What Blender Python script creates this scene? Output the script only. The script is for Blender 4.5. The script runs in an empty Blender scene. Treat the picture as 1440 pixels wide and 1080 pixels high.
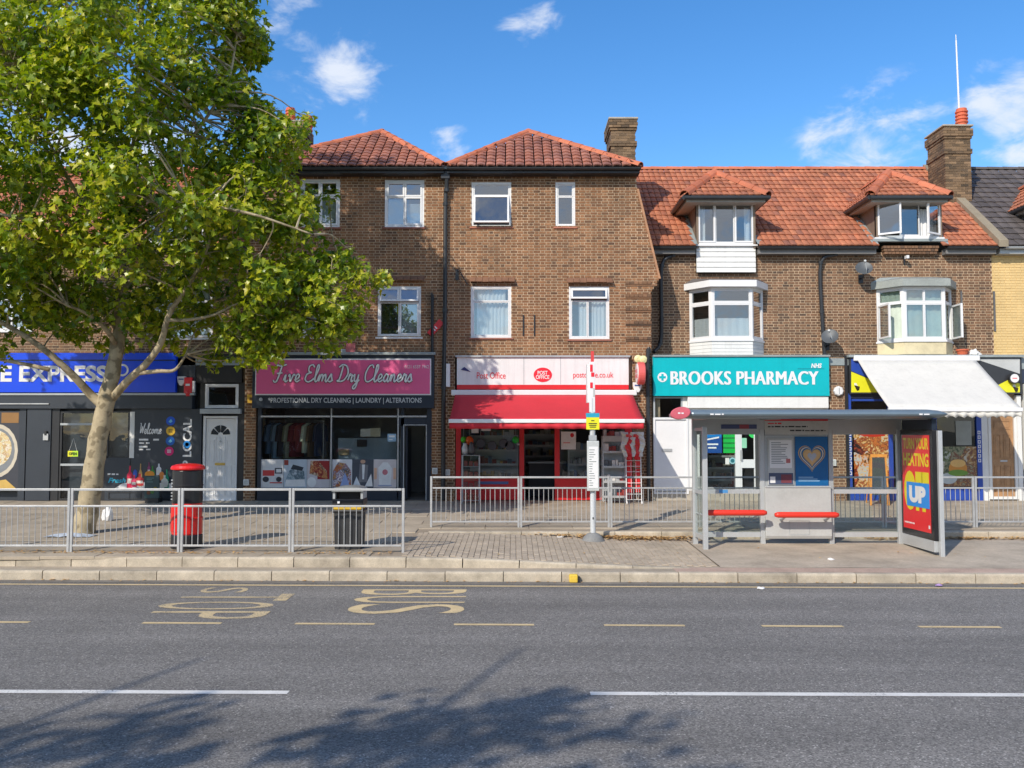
import bpy, bmesh, math, random
from mathutils import Vector, Matrix
from math import sin, cos, pi, radians, atan, atan2, sqrt
random.seed(11)
scene = bpy.context.scene
COL = scene.collection
# ------------------------------------------------------------------ camera, light, exposure
FPX, ZC = 1277.0, 2.35
PITCH = atan(68 / FPX)
cd = bpy.data.cameras.new('camera'); cam = bpy.data.objects.new('camera', cd); COL.objects.link(cam)
cam.location = (0, 0, ZC); cam.rotation_euler = (pi / 2 + PITCH, 0, 0)
cd.sensor_width = 36; cd.lens = 36 * FPX / 1440; cd.clip_start = .1; cd.clip_end = 2000
scene.camera = cam
SUN = Vector((.84, 1.30, -1.08)).normalized()      # direction the light travels
sd = bpy.data.lights.new('sun', 'SUN'); so = bpy.data.objects.new('sun', sd); COL.objects.link(so)
sd.energy = 2.3; sd.angle = radians(.5); sd.color = (1, .915, .79)
so.rotation_euler = SUN.to_track_quat('-Z', 'Y').to_euler(); so.location = (-20, -30, 30)
vs = scene.view_settings
scene.display_settings.display_device = 'sRGB'
vs.view_transform = 'Standard'; vs.look = 'None'; vs.exposure = 0.82; vs.gamma = 1; vs.use_curve_mapping = False
scene.cycles.max_bounces = 8; scene.cycles.transparent_max_bounces = 16
scene.cycles.caustics_reflective = False; scene.cycles.caustics_refractive = False

def ray(px, py):
    a = (px - 720) / FPX; b = (540 - py) / FPX
    return Vector((a, cos(PITCH) - b * sin(PITCH), sin(PITCH) + b * cos(PITCH)))
def P(px, py, Y):
    d = ray(px, py); t = Y / d.y
    return d.x * t, ZC + d.z * t
def G(px, py, Z):
    d = ray(px, py); t = (Z - ZC) / d.z
    return d.x * t, d.y * t
def R(px0, py0, px1, py1, Y):
    """a pixel box on the facade plane Y -> x0, x1, z0, z1 in metres"""
    xm = (px0 + px1) / 2; ym = (py0 + py1) / 2
    return P(px0, ym, Y)[0], P(px1, ym, Y)[0], P(xm, py1, Y)[1], P(xm, py0, Y)[1]

# ------------------------------------------------------------------ world
w = bpy.data.worlds.new('World'); scene.world = w; w.use_nodes = True
nt = w.node_tree; nt.nodes.clear(); N = nt.nodes.new; L = nt.links.new
def math_node(t, op, a, b=None, c=None):
    n = t.nodes.new('ShaderNodeMath'); n.operation = op
    for i, v in enumerate((a, b, c)):
        if v is None: continue
        if isinstance(v, (int, float)): n.inputs[i].default_value = v
        else: t.links.new(v, n.inputs[i])
    return n.outputs[0]
sky = N('ShaderNodeTexSky'); sky.sky_type = 'NISHITA'; sky.sun_disc = False
sky.sun_elevation = math.asin(-SUN.z); sky.sun_rotation = atan2(-SUN.x, -SUN.y)
sky.air_density = 1.0; sky.dust_density = .25; sky.ozone_density = 3.0; sky.altitude = 50
hs = N('ShaderNodeHueSaturation'); hs.inputs['Saturation'].default_value = 1.28; hs.inputs['Value'].default_value = 1.0; hs.inputs['Hue'].default_value = .503
L(sky.outputs[0], hs.inputs['Color'])
bg = N('ShaderNodeBackground'); bg.inputs[1].default_value = .112; L(hs.outputs[0], bg.inputs[0])
tc = N('ShaderNodeTexCoord')
mp = N('ShaderNodeMapping'); mp.inputs['Scale'].default_value = (1, 1, 1.7); mp.inputs['Rotation'].default_value = (.0, .35, 0); L(tc.outputs['Generated'], mp.inputs[0])
nz = N('ShaderNodeTexNoise'); nz.inputs['Scale'].default_value = 15; nz.inputs['Detail'].default_value = 9; nz.inputs['Roughness'].default_value = .58; nz.inputs['Distortion'].default_value = .35
L(mp.outputs[0], nz.inputs['Vector'])
nb = N('ShaderNodeTexNoise'); nb.inputs['Scale'].default_value = 2.6; nb.inputs['Detail'].default_value = 3; L(mp.outputs[0], nb.inputs['Vector'])
mask = None
CLOUDS = [(484, 104, 78, 1.), (428, 62, 60, .8), (465, 42, 60, .7), (395, 20, 90, .6), (740, 22, 56, .85), (635, 208, 60, .6), (1225, 195, 90, .95), (1290, 188, 90, 1.), (1180, 212, 70, .75), (1425, 180, 115, 1.25), (1540, 190, 150, 1.2),
          (380, 0, 60, .6), (20, 160, 70, 1.1), (100, 190, 60, 1.1), (200, 215, 90, 1.0), (-150, 120, 200, 1.1), (1800, 100, 220, 1.), (40, 250, 120, .9)]
for (cx, cy, r, amp) in CLOUDS:
    d = ray(cx, cy).normalized()
    dn = N('ShaderNodeVectorMath'); dn.operation = 'DISTANCE'; L(tc.outputs['Generated'], dn.inputs[0]); dn.inputs[1].default_value = d
    mr = N('ShaderNodeMapRange'); mr.interpolation_type = 'SMOOTHSTEP'
    mr.inputs['From Min'].default_value = r / FPX * 1.25; mr.inputs['From Max'].default_value = 0; mr.inputs['To Max'].default_value = amp
    L(dn.outputs['Value'], mr.inputs[0])
    mask = mr.outputs[0] if mask is None else math_node(nt, 'MAXIMUM', mask, mr.outputs[0])
# unseen cloud behind the camera, thickened to brighten the shaded shopfronts; from broad noise
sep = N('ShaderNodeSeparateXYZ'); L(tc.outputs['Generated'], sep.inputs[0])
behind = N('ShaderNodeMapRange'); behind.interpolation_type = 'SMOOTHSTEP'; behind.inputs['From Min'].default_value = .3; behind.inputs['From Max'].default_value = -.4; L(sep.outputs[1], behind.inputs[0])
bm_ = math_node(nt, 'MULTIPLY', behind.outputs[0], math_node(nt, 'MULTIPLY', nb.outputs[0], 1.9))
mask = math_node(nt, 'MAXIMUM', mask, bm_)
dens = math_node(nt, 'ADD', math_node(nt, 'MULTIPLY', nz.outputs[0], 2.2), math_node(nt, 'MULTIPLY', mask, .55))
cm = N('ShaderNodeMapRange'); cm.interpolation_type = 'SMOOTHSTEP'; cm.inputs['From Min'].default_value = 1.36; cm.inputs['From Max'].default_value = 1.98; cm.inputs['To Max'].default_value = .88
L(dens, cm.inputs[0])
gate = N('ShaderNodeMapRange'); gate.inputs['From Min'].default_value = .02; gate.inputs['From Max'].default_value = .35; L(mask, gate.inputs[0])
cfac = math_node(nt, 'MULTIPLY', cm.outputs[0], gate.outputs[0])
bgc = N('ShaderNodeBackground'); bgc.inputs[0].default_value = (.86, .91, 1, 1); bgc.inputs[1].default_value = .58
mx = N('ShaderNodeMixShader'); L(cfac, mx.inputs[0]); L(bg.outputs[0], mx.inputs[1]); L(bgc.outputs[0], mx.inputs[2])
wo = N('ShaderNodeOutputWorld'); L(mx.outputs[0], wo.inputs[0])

# ------------------------------------------------------------------ materials
def lin(r, g, b):
    f = lambda c: (c / 255 / 12.92) if c / 255 <= .04045 else ((c / 255 + .055) / 1.055) ** 2.4
    return (f(r), f(g), f(b))
MATS = {}
def M(name, col, rough=.55, metal=0, var=.12, vs=2.5, bump=0, bs=60, rnd=0, ramp=None, spec=.5, coat=0, streak=0, dirt=0, emit=0):
    """principled material; var = soft noise mottling, rnd = variation from piece to piece, ramp = piece colours,
    streak = rain streaks down a wall, dirt = brown grime patches"""
    if name in MATS: return MATS[name]
    ab = lambda c: tuple(min(v * 1.3, max(v, .80)) for v in c)
    col = ab(col); ramp = [ab(c) for c in ramp] if ramp else None
    m = bpy.data.materials.new(name); m.use_nodes = True; t = m.node_tree; b = t.nodes['Principled BSDF']
    b.inputs['Roughness'].default_value = rough; b.inputs['Metallic'].default_value = metal
    b.inputs['Specular IOR Level'].default_value = spec; b.inputs['Coat Weight'].default_value = coat
    geo = t.nodes.new('ShaderNodeNewGeometry'); pos = geo.outputs['Position']
    c = None
    if rnd or ramp:
        oi = t.nodes.new('ShaderNodeObjectInfo')
        r = math_node(t, 'FRACT', math_node(t, 'ADD', geo.outputs['Random Per Island'], math_node(t, 'MULTIPLY', oi.outputs['Random'], 7.31)))
    if ramp:
        rp = t.nodes.new('ShaderNodeValToRGB'); rp.color_ramp.interpolation = 'LINEAR'
        e = rp.color_ramp.elements
        while len(e) < len(ramp): e.new(.5)
        for i, cc in enumerate(ramp): e[i].position = i / (len(ramp) - 1); e[i].color = (*cc, 1)
        t.links.new(r, rp.inputs[0]); c = rp.outputs[0]
    else:
        rg = t.nodes.new('ShaderNodeRGB'); rg.outputs[0].default_value = (*col, 1); c = rg.outputs[0]
    def scale_col(c, fac):
        n = t.nodes.new('ShaderNodeVectorMath'); n.operation = 'SCALE'; t.links.new(c, n.inputs[0]); t.links.new(fac, n.inputs['Scale']); return n.outputs[0]
    def noise(scale, det=5, vec=None, ro=.6):
        n = t.nodes.new('ShaderNodeTexNoise'); n.inputs['Scale'].default_value = scale; n.inputs['Detail'].default_value = det; n.inputs['Roughness'].default_value = ro
        t.links.new(vec or pos, n.inputs['Vector']); return n.outputs[0]
    def remap(v, a, b2, c2, d2):
        n = t.nodes.new('ShaderNodeMapRange'); n.inputs[1].default_value = a; n.inputs[2].default_value = b2; n.inputs[3].default_value = c2; n.inputs[4].default_value = d2
        t.links.new(v, n.inputs[0]); return n.outputs[0]
    if rnd: c = scale_col(c, remap(r, 0, 1, 1 - rnd, 1 + rnd))
    if var:
        c = scale_col(c, remap(noise(vs), .25, .75, 1 - var, 1 + var))
        c = scale_col(c, remap(noise(vs * 13, 3), .25, .75, 1 - var * .6, 1 + var * .6))
    if streak:
        mp2 = t.nodes.new('ShaderNodeMapping'); mp2.inputs['Scale'].default_value = (9, 9, .5); t.links.new(pos, mp2.inputs[0])
        c = scale_col(c, remap(noise(1, 4, mp2.outputs[0]), .5, .8, 1, 1 - streak))
    if dirt:
        mxn = t.nodes.new('ShaderNodeMix'); mxn.data_type = 'RGBA'
        t.links.new(remap(noise(1.3, 7, ro=.7), .5, .78, 0, dirt), mxn.inputs[0]); t.links.new(c, mxn.inputs[6]); mxn.inputs[7].default_value = (.085, .07, .052, 1); c = mxn.outputs[2]
    t.links.new(c, b.inputs['Base Color'])
    if emit:
        t.links.new(c, b.inputs['Emission Color']); b.inputs['Emission Strength'].default_value = emit
    if bump:
        bn = t.nodes.new('ShaderNodeBump'); bn.inputs['Strength'].default_value = bump; bn.inputs['Distance'].default_value = .01
        t.links.new(noise(bs, 4), bn.inputs['Height']); t.links.new(bn.outputs[0], b.inputs['Normal'])
    MATS[name] = m
    return m
def glass_mat(name, tint=(.9, .95, .95), refl=1.0, rough=.01):
    m = bpy.data.materials.new(name); m.use_nodes = True; t = m.node_tree; t.nodes.clear()
    tr = t.nodes.new('ShaderNodeBsdfTransparent'); tr.inputs[0].default_value = (*tint, 1)
    gl = t.nodes.new('ShaderNodeBsdfGlossy'); gl.inputs['Roughness'].default_value = rough
    geo = t.nodes.new('ShaderNodeNewGeometry')
    nn = t.nodes.new('ShaderNodeTexNoise'); nn.inputs['Scale'].default_value = 1.6; t.links.new(geo.outputs['Position'], nn.inputs['Vector'])
    bp = t.nodes.new('ShaderNodeBump'); bp.inputs['Strength'].default_value = .06; bp.inputs['Distance'].default_value = .05; t.links.new(nn.outputs[0], bp.inputs['Height']); t.links.new(bp.outputs[0], gl.inputs['Normal'])
    fr = t.nodes.new('ShaderNodeFresnel'); fr.inputs[0].default_value = 1.5
    f = math_node(t, 'MINIMUM', math_node(t, 'MULTIPLY', fr.outputs[0], refl), 1.)
    f = math_node(t, 'MULTIPLY', f, math_node(t, 'SUBTRACT', 1., geo.outputs['Backfacing']))
    mxs = t.nodes.new('ShaderNodeMixShader'); t.links.new(f, mxs.inputs[0]); t.links.new(tr.outputs[0], mxs.inputs[1]); t.links.new(gl.outputs[0], mxs.inputs[2])
    o = t.nodes.new('ShaderNodeOutputMaterial'); t.links.new(mxs.outputs[0], o.inputs[0])
    return m

white = M('white_upvc', (.68, .68, .67), .35, var=.04)
offwhite = M('white_paint', (.62, .615, .595), .5, var=.07, streak=.12)
galv = M('galvanised_steel', (.38, .385, .385), .45, .35, var=.16, vs=6)
greym = M('grey_metal', (.33, .35, .36), .45, .2, var=.1)
lgrey = M('light_grey_panel', (.40, .41, .40), .45, var=.1, dirt=.25)
blackm = M('black_paint', (.018, .018, .02), .4, var=.15)
pipe = M('black_pipe', (.022, .024, .027), .38, var=.2)
charcoal = M('charcoal_paint', (.026, .032, .042), .42, var=.1, dirt=.06)
navy = M('navy_paint', (.012, .019, .032), .4, var=.12)
redp = M('red_paint', (.52, .018, .022), .35, var=.1)
pillar_red = M('pillar_red', (.60, .012, .010), .28, var=.06, coat=.3)
bluep = M('blue_paint', (.018, .055, .30), .4, var=.1)
bluesign = M('blue_sign', (.0, .05, .62), .3, var=.03)
yellowp = M('yellow_paint', (.78, .60, .02), .4, var=.05)
letter_w = M('white_lettering', (.72, .72, .71), .4, var=.02)
letter_r = M('red_lettering', (.62, .015, .03), .4, var=.02)
pink = M('pink_sign', (.70, .10, .23), .35, var=.04)
teal = M('teal_sign', (.0, .36, .40), .32, var=.05, streak=.08)
postwhite = M('white_sign', (.62, .62, .61), .35, var=.05, streak=.14, dirt=.10)
awn_red = M('red_canvas', (.46, .018, .030), .75, var=.06, bump=.15, bs=300)
awn_white = M('white_canvas', (.52, .505, .465), .8, var=.06, streak=.10, bump=.2, bs=200)
tile_red = M('red_clay_tile', (.4, .1, .05), .85, var=.30, vs=1.6, bump=.25, bs=40, ramp=[(.31, .105, .055), (.37, .135, .068), (.33, .112, .058), (.41, .155, .078), (.28, .098, .054), (.35, .125, .064), (.37, .135, .07), (.20, .08, .054)], dirt=.38)
tile_brown = M('brown_clay_tile', (.3, .1, .06), .75, var=.25, vs=2, bump=.25, bs=40, ramp=[(.23, .088, .058), (.31, .118, .074), (.27, .105, .07), (.34, .145, .098), (.20, .082, .06), (.29, .12, .085)], dirt=.3)
tile_dark = M('dark_tile', (.082, .070, .066), .7, var=.2, bump=.2, bs=40, rnd=.2)
ridge_red = M('ridge_tile_clay', (.40, .125, .062), .7, var=.2, rnd=.2, bump=.2)
brick_ramp = [(.130, .062, .030), (.215, .104, .048), (.175, .080, .036), (.260, .128, .060), (.150, .068, .031), (.225, .106, .047), (.105, .052, .028), (.240, .118, .055), (.190, .088, .040), (.085, .046, .027)]
brick = M('brick', (.3, .16, .09), .85, var=.30, vs=.9, bump=.5, bs=50, ramp=brick_ramp, dirt=.5, streak=.2)
brick_r = M('brick_brown', (.25, .15, .09), .85, var=.2, vs=.9, bump=.5, bs=50, ramp=[(.090, .052, .031), (.180, .096, .051), (.140, .074, .040), (.205, .110, .060), (.110, .060, .034), (.165, .088, .046), (.070, .044, .030), (.190, .102, .055)], dirt=.35)
brick_y = M('painted_yellow_brick', (.56, .40, .18), .7, var=.08, bump=.3, bs=40, rnd=.04, dirt=.08)
brick_c = M('chimney_brick', (.25, .15, .09), .85, var=.2, vs=2, bump=.5, bs=50, ramp=[(.055, .040, .026), (.180, .115, .062), (.110, .072, .040), (.230, .150, .085), (.080, .055, .034), (.150, .097, .054)], dirt=.3)
mortar = M('mortar', (.45, .335, .225), .9, var=.30, vs=1.6, bump=.3, bs=80, dirt=.5, streak=.25)
mortar_y = M('painted_mortar', (.50, .36, .16), .8, var=.1)
lead = M('lead_sheet', (.22, .25, .25), .5, var=.2, dirt=.1)
concrete = M('concrete', (.33, .295, .24), .85, var=.2, vs=3, bump=.3, bs=50, dirt=.25)
kerbm = M('kerb_stone', (.37, .32, .245), .85, var=.24, vs=4, bump=.4, bs=60, rnd=.10, dirt=.55)
slabm = M('paving_slab', (.31, .26, .195), .85, var=.18, vs=2, bump=.3, bs=50, rnd=.10, dirt=.3)
blockm = M('paving_block', (.345, .285, .215), .85, var=.18, vs=1.5, bump=.3, bs=60, rnd=.09, dirt=.3)
jointm = M('sandy_joint', (.26, .21, .155), .95, var=.2)
tarmac = M('footway_tarmac', (.35, .295, .23), .9, var=.24, vs=1.6, bump=.5, bs=120, dirt=.3)
redblock = M('red_paving', (.33, .235, .185), .85, var=.2, rnd=.14, dirt=.3)
timber = M('timber_door', (.34, .19, .09), .5, var=.25, vs=5, streak=.25)
orange_wood = M('orange_wood', (.55, .22, .04), .5, var=.15, vs=8)
room_m = M('room_plaster', (.20, .195, .185), .8, var=.1)
room_d = M('dark_room', (.07, .068, .066), .8, var=.1)
curtain_m = M('net_curtain', (.62, .64, .65), .8, var=.06)
blind_m = M('window_blind', (.55, .58, .60), .7, var=.05)
greenm = M('green_print', (.03, .50, .10), .5, var=.05)
printblue = M('blue_print', (.01, .18, .42), .5, var=.05)
glass = glass_mat('window_glass', (.88, .92, .93), 7.0)
glass_shop = glass_mat('shop_glass', (.90, .93, .93), 1.8)
glass_shelter = glass_mat('shelter_glass', (.93, .96, .95), 1.0)
def road_mat():
    m = M('asphalt', (.150, .139, .126), .88, var=.10, vs=.7, bump=.8, bs=110, dirt=0)
    t = m.node_tree; b = t.nodes['Principled BSDF']; old = b.inputs['Base Color'].links[0].from_socket
    geo = t.nodes.new('ShaderNodeNewGeometry')
    vo = t.nodes.new('ShaderNodeTexVoronoi'); vo.inputs['Scale'].default_value = 75; t.links.new(geo.outputs['Position'], vo.inputs['Vector'])
    sx = t.nodes.new('ShaderNodeSeparateColor'); t.links.new(vo.outputs['Color'], sx.inputs[0])
    mr = t.nodes.new('ShaderNodeMapRange'); mr.inputs[1].default_value = 0; mr.inputs[2].default_value = 1; mr.inputs[3].default_value = .55; mr.inputs[4].default_value = 1.45; t.links.new(sx.outputs[0], mr.inputs[0])
    sp = t.nodes.new('ShaderNodeMapRange'); sp.inputs[1].default_value = .93; sp.inputs[2].default_value = 1; sp.inputs[3].default_value = 0; sp.inputs[4].default_value = 1.4; t.links.new(sx.outputs[1], sp.inputs[0])
    f = math_node(t, 'ADD', mr.outputs[0], sp.outputs[0])
    # long tyre-worn bands along the lane, and old patches
    mp = t.nodes.new('ShaderNodeMapping'); mp.inputs['Scale'].default_value = (.06, .9, 1); t.links.new(geo.outputs['Position'], mp.inputs[0])
    nn = t.nodes.new('ShaderNodeTexNoise'); nn.inputs['Scale'].default_value = 1.3; nn.inputs['Detail'].default_value = 4; t.links.new(mp.outputs[0], nn.inputs['Vector'])
    m2 = t.nodes.new('ShaderNodeMapRange'); m2.inputs[1].default_value = .3; m2.inputs[2].default_value = .7; m2.inputs[3].default_value = .80; m2.inputs[4].default_value = 1.20; t.links.new(nn.outputs[0], m2.inputs[0])
    f = math_node(t, 'MULTIPLY', f, m2.outputs[0])
    s = t.nodes.new('ShaderNodeVectorMath'); s.operation = 'SCALE'; t.links.new(old, s.inputs[0]); t.links.new(f, s.inputs['Scale']); t.links.new(s.outputs[0], b.inputs['Base Color'])
    return m
asphalt = road_mat()
def paint_mat(name, col, wear):
    """road paint worn through to the asphalt where the stones stand proud"""
    m = M(name, col, .8, var=.15, vs=3, bump=.6, bs=110)
    t = m.node_tree; b = t.nodes['Principled BSDF']; old = b.inputs['Base Color'].links[0].from_socket
    geo = t.nodes.new('ShaderNodeNewGeometry')
    n1 = t.nodes.new('ShaderNodeTexNoise'); n1.inputs['Scale'].default_value = 45; n1.inputs['Detail'].default_value = 3; t.links.new(geo.outputs['Position'], n1.inputs['Vector'])
    n2 = t.nodes.new('ShaderNodeTexNoise'); n2.inputs['Scale'].default_value = 1.7; t.links.new(geo.outputs['Position'], n2.inputs['Vector'])
    s = math_node(t, 'ADD', n1.outputs[0], math_node(t, 'MULTIPLY', n2.outputs[0], .6))
    mr = t.nodes.new('ShaderNodeMapRange'); mr.inputs[1].default_value = wear; mr.inputs[2].default_value = wear + .12; t.links.new(s, mr.inputs[0])
    mxn = t.nodes.new('ShaderNodeMix'); mxn.data_type = 'RGBA'; t.links.new(mr.outputs[0], mxn.inputs[0]); t.links.new(old, mxn.inputs[6]); mxn.inputs[7].default_value = (.17, .16, .155, 1)
    t.links.new(mxn.outputs[2], b.inputs['Base Color'])
    return m
paint_w = paint_mat('white_road_paint', (.58, .56, .52), .95)
paint_y = paint_mat('yellow_road_paint', (.52, .395, .215), .93)
paint_y2 = paint_mat('worn_yellow_road_paint', (.48, .37, .21), .84)
def leaf_mat(name, ramp):
    m = bpy.data.materials.new(name); m.use_nodes = True; t = m.node_tree; t.nodes.clear()
    geo = t.nodes.new('ShaderNodeNewGeometry'); oi = t.nodes.new('ShaderNodeObjectInfo')
    r = math_node(t, 'FRACT', math_node(t, 'ADD', geo.outputs['Random Per Island'], math_node(t, 'MULTIPLY', oi.outputs['Random'], 5.7)))
    nz = t.nodes.new('ShaderNodeTexNoise'); nz.inputs['Scale'].default_value = .8; t.links.new(geo.outputs['Position'], nz.inputs['Vector'])
    rr = math_node(t, 'ADD', math_node(t, 'MULTIPLY', r, .8), math_node(t, 'SUBTRACT', math_node(t, 'MULTIPLY', nz.outputs[0], 1.1), .40))
    rp = t.nodes.new('ShaderNodeValToRGB'); e = rp.color_ramp.elements
    while len(e) < len(ramp): e.new(.5)
    for i, cc in enumerate(ramp): e[i].position = i / (len(ramp) - 1); e[i].color = (*cc, 1)
    t.links.new(rr, rp.inputs[0])
    pb = t.nodes.new('ShaderNodeBsdfPrincipled'); pb.inputs['Roughness'].default_value = .34; pb.inputs['Specular IOR Level'].default_value = .5; t.links.new(rp.outputs[0], pb.inputs['Base Color'])
    tl = t.nodes.new('ShaderNodeBsdfTranslucent')
    br = t.nodes.new('ShaderNodeVectorMath'); br.operation = 'MULTIPLY'; br.inputs[1].default_value = (1.5, 1.6, .5); t.links.new(rp.outputs[0], br.inputs[0]); t.links.new(br.outputs[0], tl.inputs[0])
    ms = t.nodes.new('ShaderNodeMixShader'); ms.inputs[0].default_value = .38; t.links.new(pb.outputs[0], ms.inputs[1]); t.links.new(tl.outputs[0], ms.inputs[2])
    o = t.nodes.new('ShaderNodeOutputMaterial'); t.links.new(ms.outputs[0], o.inputs[0])
    return m
leafm = leaf_mat('plane_leaf', [(.055, .115, .010), (.110, .185, .012), (.190, .270, .014), (.29, .35, .018), (.40, .43, .024), (.56, .51, .045)])
fallen = M('fallen_leaf', (.40, .22, .08), .8, var=.1, ramp=[(.30, .15, .05), (.48, .30, .11), (.38, .20, .07), (.55, .38, .16)])
def bark_mat():
    m = M('plane_bark', (.33, .27, .17), .85, var=.22, vs=6, bump=.5, bs=25)
    t = m.node_tree; b = t.nodes['Principled BSDF']; old = b.inputs['Base Color'].links[0].from_socket
    geo = t.nodes.new('ShaderNodeNewGeometry')
    n1 = t.nodes.new('ShaderNodeTexNoise'); n1.inputs['Scale'].default_value = 5.5; n1.inputs['Detail'].default_value = 2; t.links.new(geo.outputs['Position'], n1.inputs['Vector'])
    mr = t.nodes.new('ShaderNodeMapRange'); mr.inputs[1].default_value = .52; mr.inputs[2].default_value = .58; mr.inputs[4].default_value = .75; t.links.new(n1.outputs[0], mr.inputs[0])
    mxn = t.nodes.new('ShaderNodeMix'); mxn.data_type = 'RGBA'; t.links.new(mr.outputs[0], mxn.inputs[0]); t.links.new(old, mxn.inputs[6]); mxn.inputs[7].default_value = (.19, .15, .085, 1)
    t.links.new(mxn.outputs[2], b.inputs['Base Color'])
    return m
bark = bark_mat()

# ------------------------------------------------------------------ mesh helpers
ORG = {}
class MB:
    def __init__(s): s.v = []; s.f = []
    def add(s, vs, fs):
        o = len(s.v); s.v += [tuple(v) for v in vs]; s.f += [tuple(i + o for i in f) for f in fs]; return s
    def box(s, x0, x1, y0, y1, z0, z1):
        if x1 < x0: x0, x1 = x1, x0
        if y1 < y0: y0, y1 = y1, y0
        if z1 < z0: z0, z1 = z1, z0
        return s.add([(x0, y0, z0), (x1, y0, z0), (x1, y1, z0), (x0, y1, z0), (x0, y0, z1), (x1, y0, z1), (x1, y1, z1), (x0, y1, z1)],
                     [(0, 3, 2, 1), (4, 5, 6, 7), (0, 1, 5, 4), (1, 2, 6, 5), (2, 3, 7, 6), (3, 0, 4, 7)])
    def ring(s, x0, x1, z0, z1, y0, y1, w):
        s.box(x0, x1, y0, y1, z0, z0 + w); s.box(x0, x1, y0, y1, z1 - w, z1)
        s.box(x0, x0 + w, y0, y1, z0 + w, z1 - w); s.box(x1 - w, x1, y0, y1, z0 + w, z1 - w); return s
    def poly(s, pts): return s.add(pts, [tuple(range(len(pts)))])
    def prism(s, pts, vec):
        n = len(pts); vec = Vector(vec); q = [Vector(p) for p in pts]
        return s.add(q + [p + vec for p in q], [tuple(range(n)), tuple(range(2 * n - 1, n - 1, -1))] + [(i, i + n, (i + 1) % n + n, (i + 1) % n) for i in range(n)])
    def tube(s, pts, r, n=8, cap=True, flat=None):
        pts = [Vector(p) for p in pts]; m = len(pts)
        rs = r if isinstance(r, (list, tuple)) else [r] * m
        o = len(s.v); prev = None
        for i, p in enumerate(pts):
            d = (pts[min(i + 1, m - 1)] - pts[max(i - 1, 0)])
            d = d.normalized() if d.length > 1e-9 else Vector((0, 0, 1))
            if prev is None:
                a = d.orthogonal().normalized() if abs(d.z) < .99 else Vector((1, 0, 0))
            else:
                a = prev - d * prev.dot(d); a = a.normalized() if a.length > 1e-6 else d.orthogonal().normalized()
            prev = a; b = d.cross(a)
            for k in range(n):
                t = 2 * pi * (k + .5) / n; q = a * cos(t) * rs[i] + b * sin(t) * rs[i]
                if flat: q = Vector((q.x, q.y * flat, q.z))
                s.v.append(tuple(p + q))
        for i in range(m - 1):
            for k in range(n):
                s.f.append((o + i * n + k, o + i * n + (k + 1) % n, o + (i + 1) * n + (k + 1) % n, o + (i + 1) * n + k))
        if cap:
            s.f.append(tuple(o + k for k in range(n - 1, -1, -1))); s.f.append(tuple(o + (m - 1) * n + k for k in range(n)))
        return s
    def lathe(s, prof, c, n=24, axis='z'):
        o = len(s.v); m = len(prof)
        for (r, h) in prof:
            for k in range(n):
                t = 2 * pi * k / n; u, v = r * cos(t), r * sin(t)
                s.v.append((c[0] + u, c[1] + v, c[2] + h) if axis == 'z' else ((c[0] + u, c[1] + h, c[2] + v) if axis == 'y' else (c[0] + h, c[1] + u, c[2] + v)))
        for i in range(m - 1):
            for k in range(n):
                s.f.append((o + i * n + k, o + i * n + (k + 1) % n, o + (i + 1) * n + (k + 1) % n, o + (i + 1) * n + k))
        s.f.append(tuple(o + k for k in range(n - 1, -1, -1))); s.f.append(tuple(o + (m - 1) * n + k for k in range(n)))
        return s
    def sheet(s, xs, ys, zf):
        vs = [(x, yv(x) if callable(yv) else yv, 0) for yv in ys for x in xs]
        vs = [(x, y, zf(x, y)) for x, y, _ in vs]; n = len(xs)
        return s.add(vs, [(j * n + i, j * n + i + 1, (j + 1) * n + i + 1, (j + 1) * n + i) for j in range(len(ys) - 1) for i in range(n - 1)])
    def mesh(s, name, mat, org=(0, 0, 0), recalc=True, smooth=False):
        me = bpy.data.meshes.new(name); ox, oy, oz = org
        me.from_pydata([(a - ox, b - oy, c - oz) for a, b, c in s.v], [], s.f)
        if recalc and len(s.f) < 20000:
            bm = bmesh.new(); bm.from_mesh(me); bmesh.ops.recalc_face_normals(bm, faces=bm.faces); bm.to_mesh(me); bm.free()
        if mat: me.materials.append(mat)
        if smooth:
            me.polygons.foreach_set('use_smooth', [True] * len(me.polygons))
        me.update(); return me
    def build(s, name, mat, parent=None, smooth=False, bevel=0, kind=None, label=None, cat=None, group=None, recalc=True):
        if parent is not None: org = ORG[parent.name]
        else:
            xs, ys, zs = zip(*s.v); org = Vector(((min(xs) + max(xs)) / 2, (min(ys) + max(ys)) / 2, min(zs)))
        me = s.mesh(name, mat, org, recalc, smooth)
        o = bpy.data.objects.new(name, me); COL.objects.link(o)
        if parent is not None: o.parent = parent
        else: o.location = org
        ORG[o.name] = Vector(org)
        if bevel:
            md = o.modifiers.new('bevel', 'BEVEL'); md.width = bevel; md.segments = 2; md.limit_method = 'ANGLE'; md.angle_limit = radians(40)
        tag(o, label, cat, group, kind)
        return o
def tag(o, label=None, cat=None, group=None, kind=None):
    if label: o['label'] = label
    if cat: o['category'] = cat
    if group: o['group'] = group
    if kind: o['kind'] = kind
    return o
def thing(name, label, cat, loc=(0, 0, 0), group=None):
    o = bpy.data.objects.new(name, None); COL.objects.link(o); o.location = loc; o.empty_display_size = .2
    ORG[o.name] = Vector(loc); return tag(o, label, cat, group)
def piece(name, me, parent, mtx):
    o = bpy.data.objects.new(name, me); COL.objects.link(o); o.parent = parent
    o.matrix_local = Matrix.Translation(-ORG[parent.name]) @ mtx; return o
def B(*a): return MB().box(*a)
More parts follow.
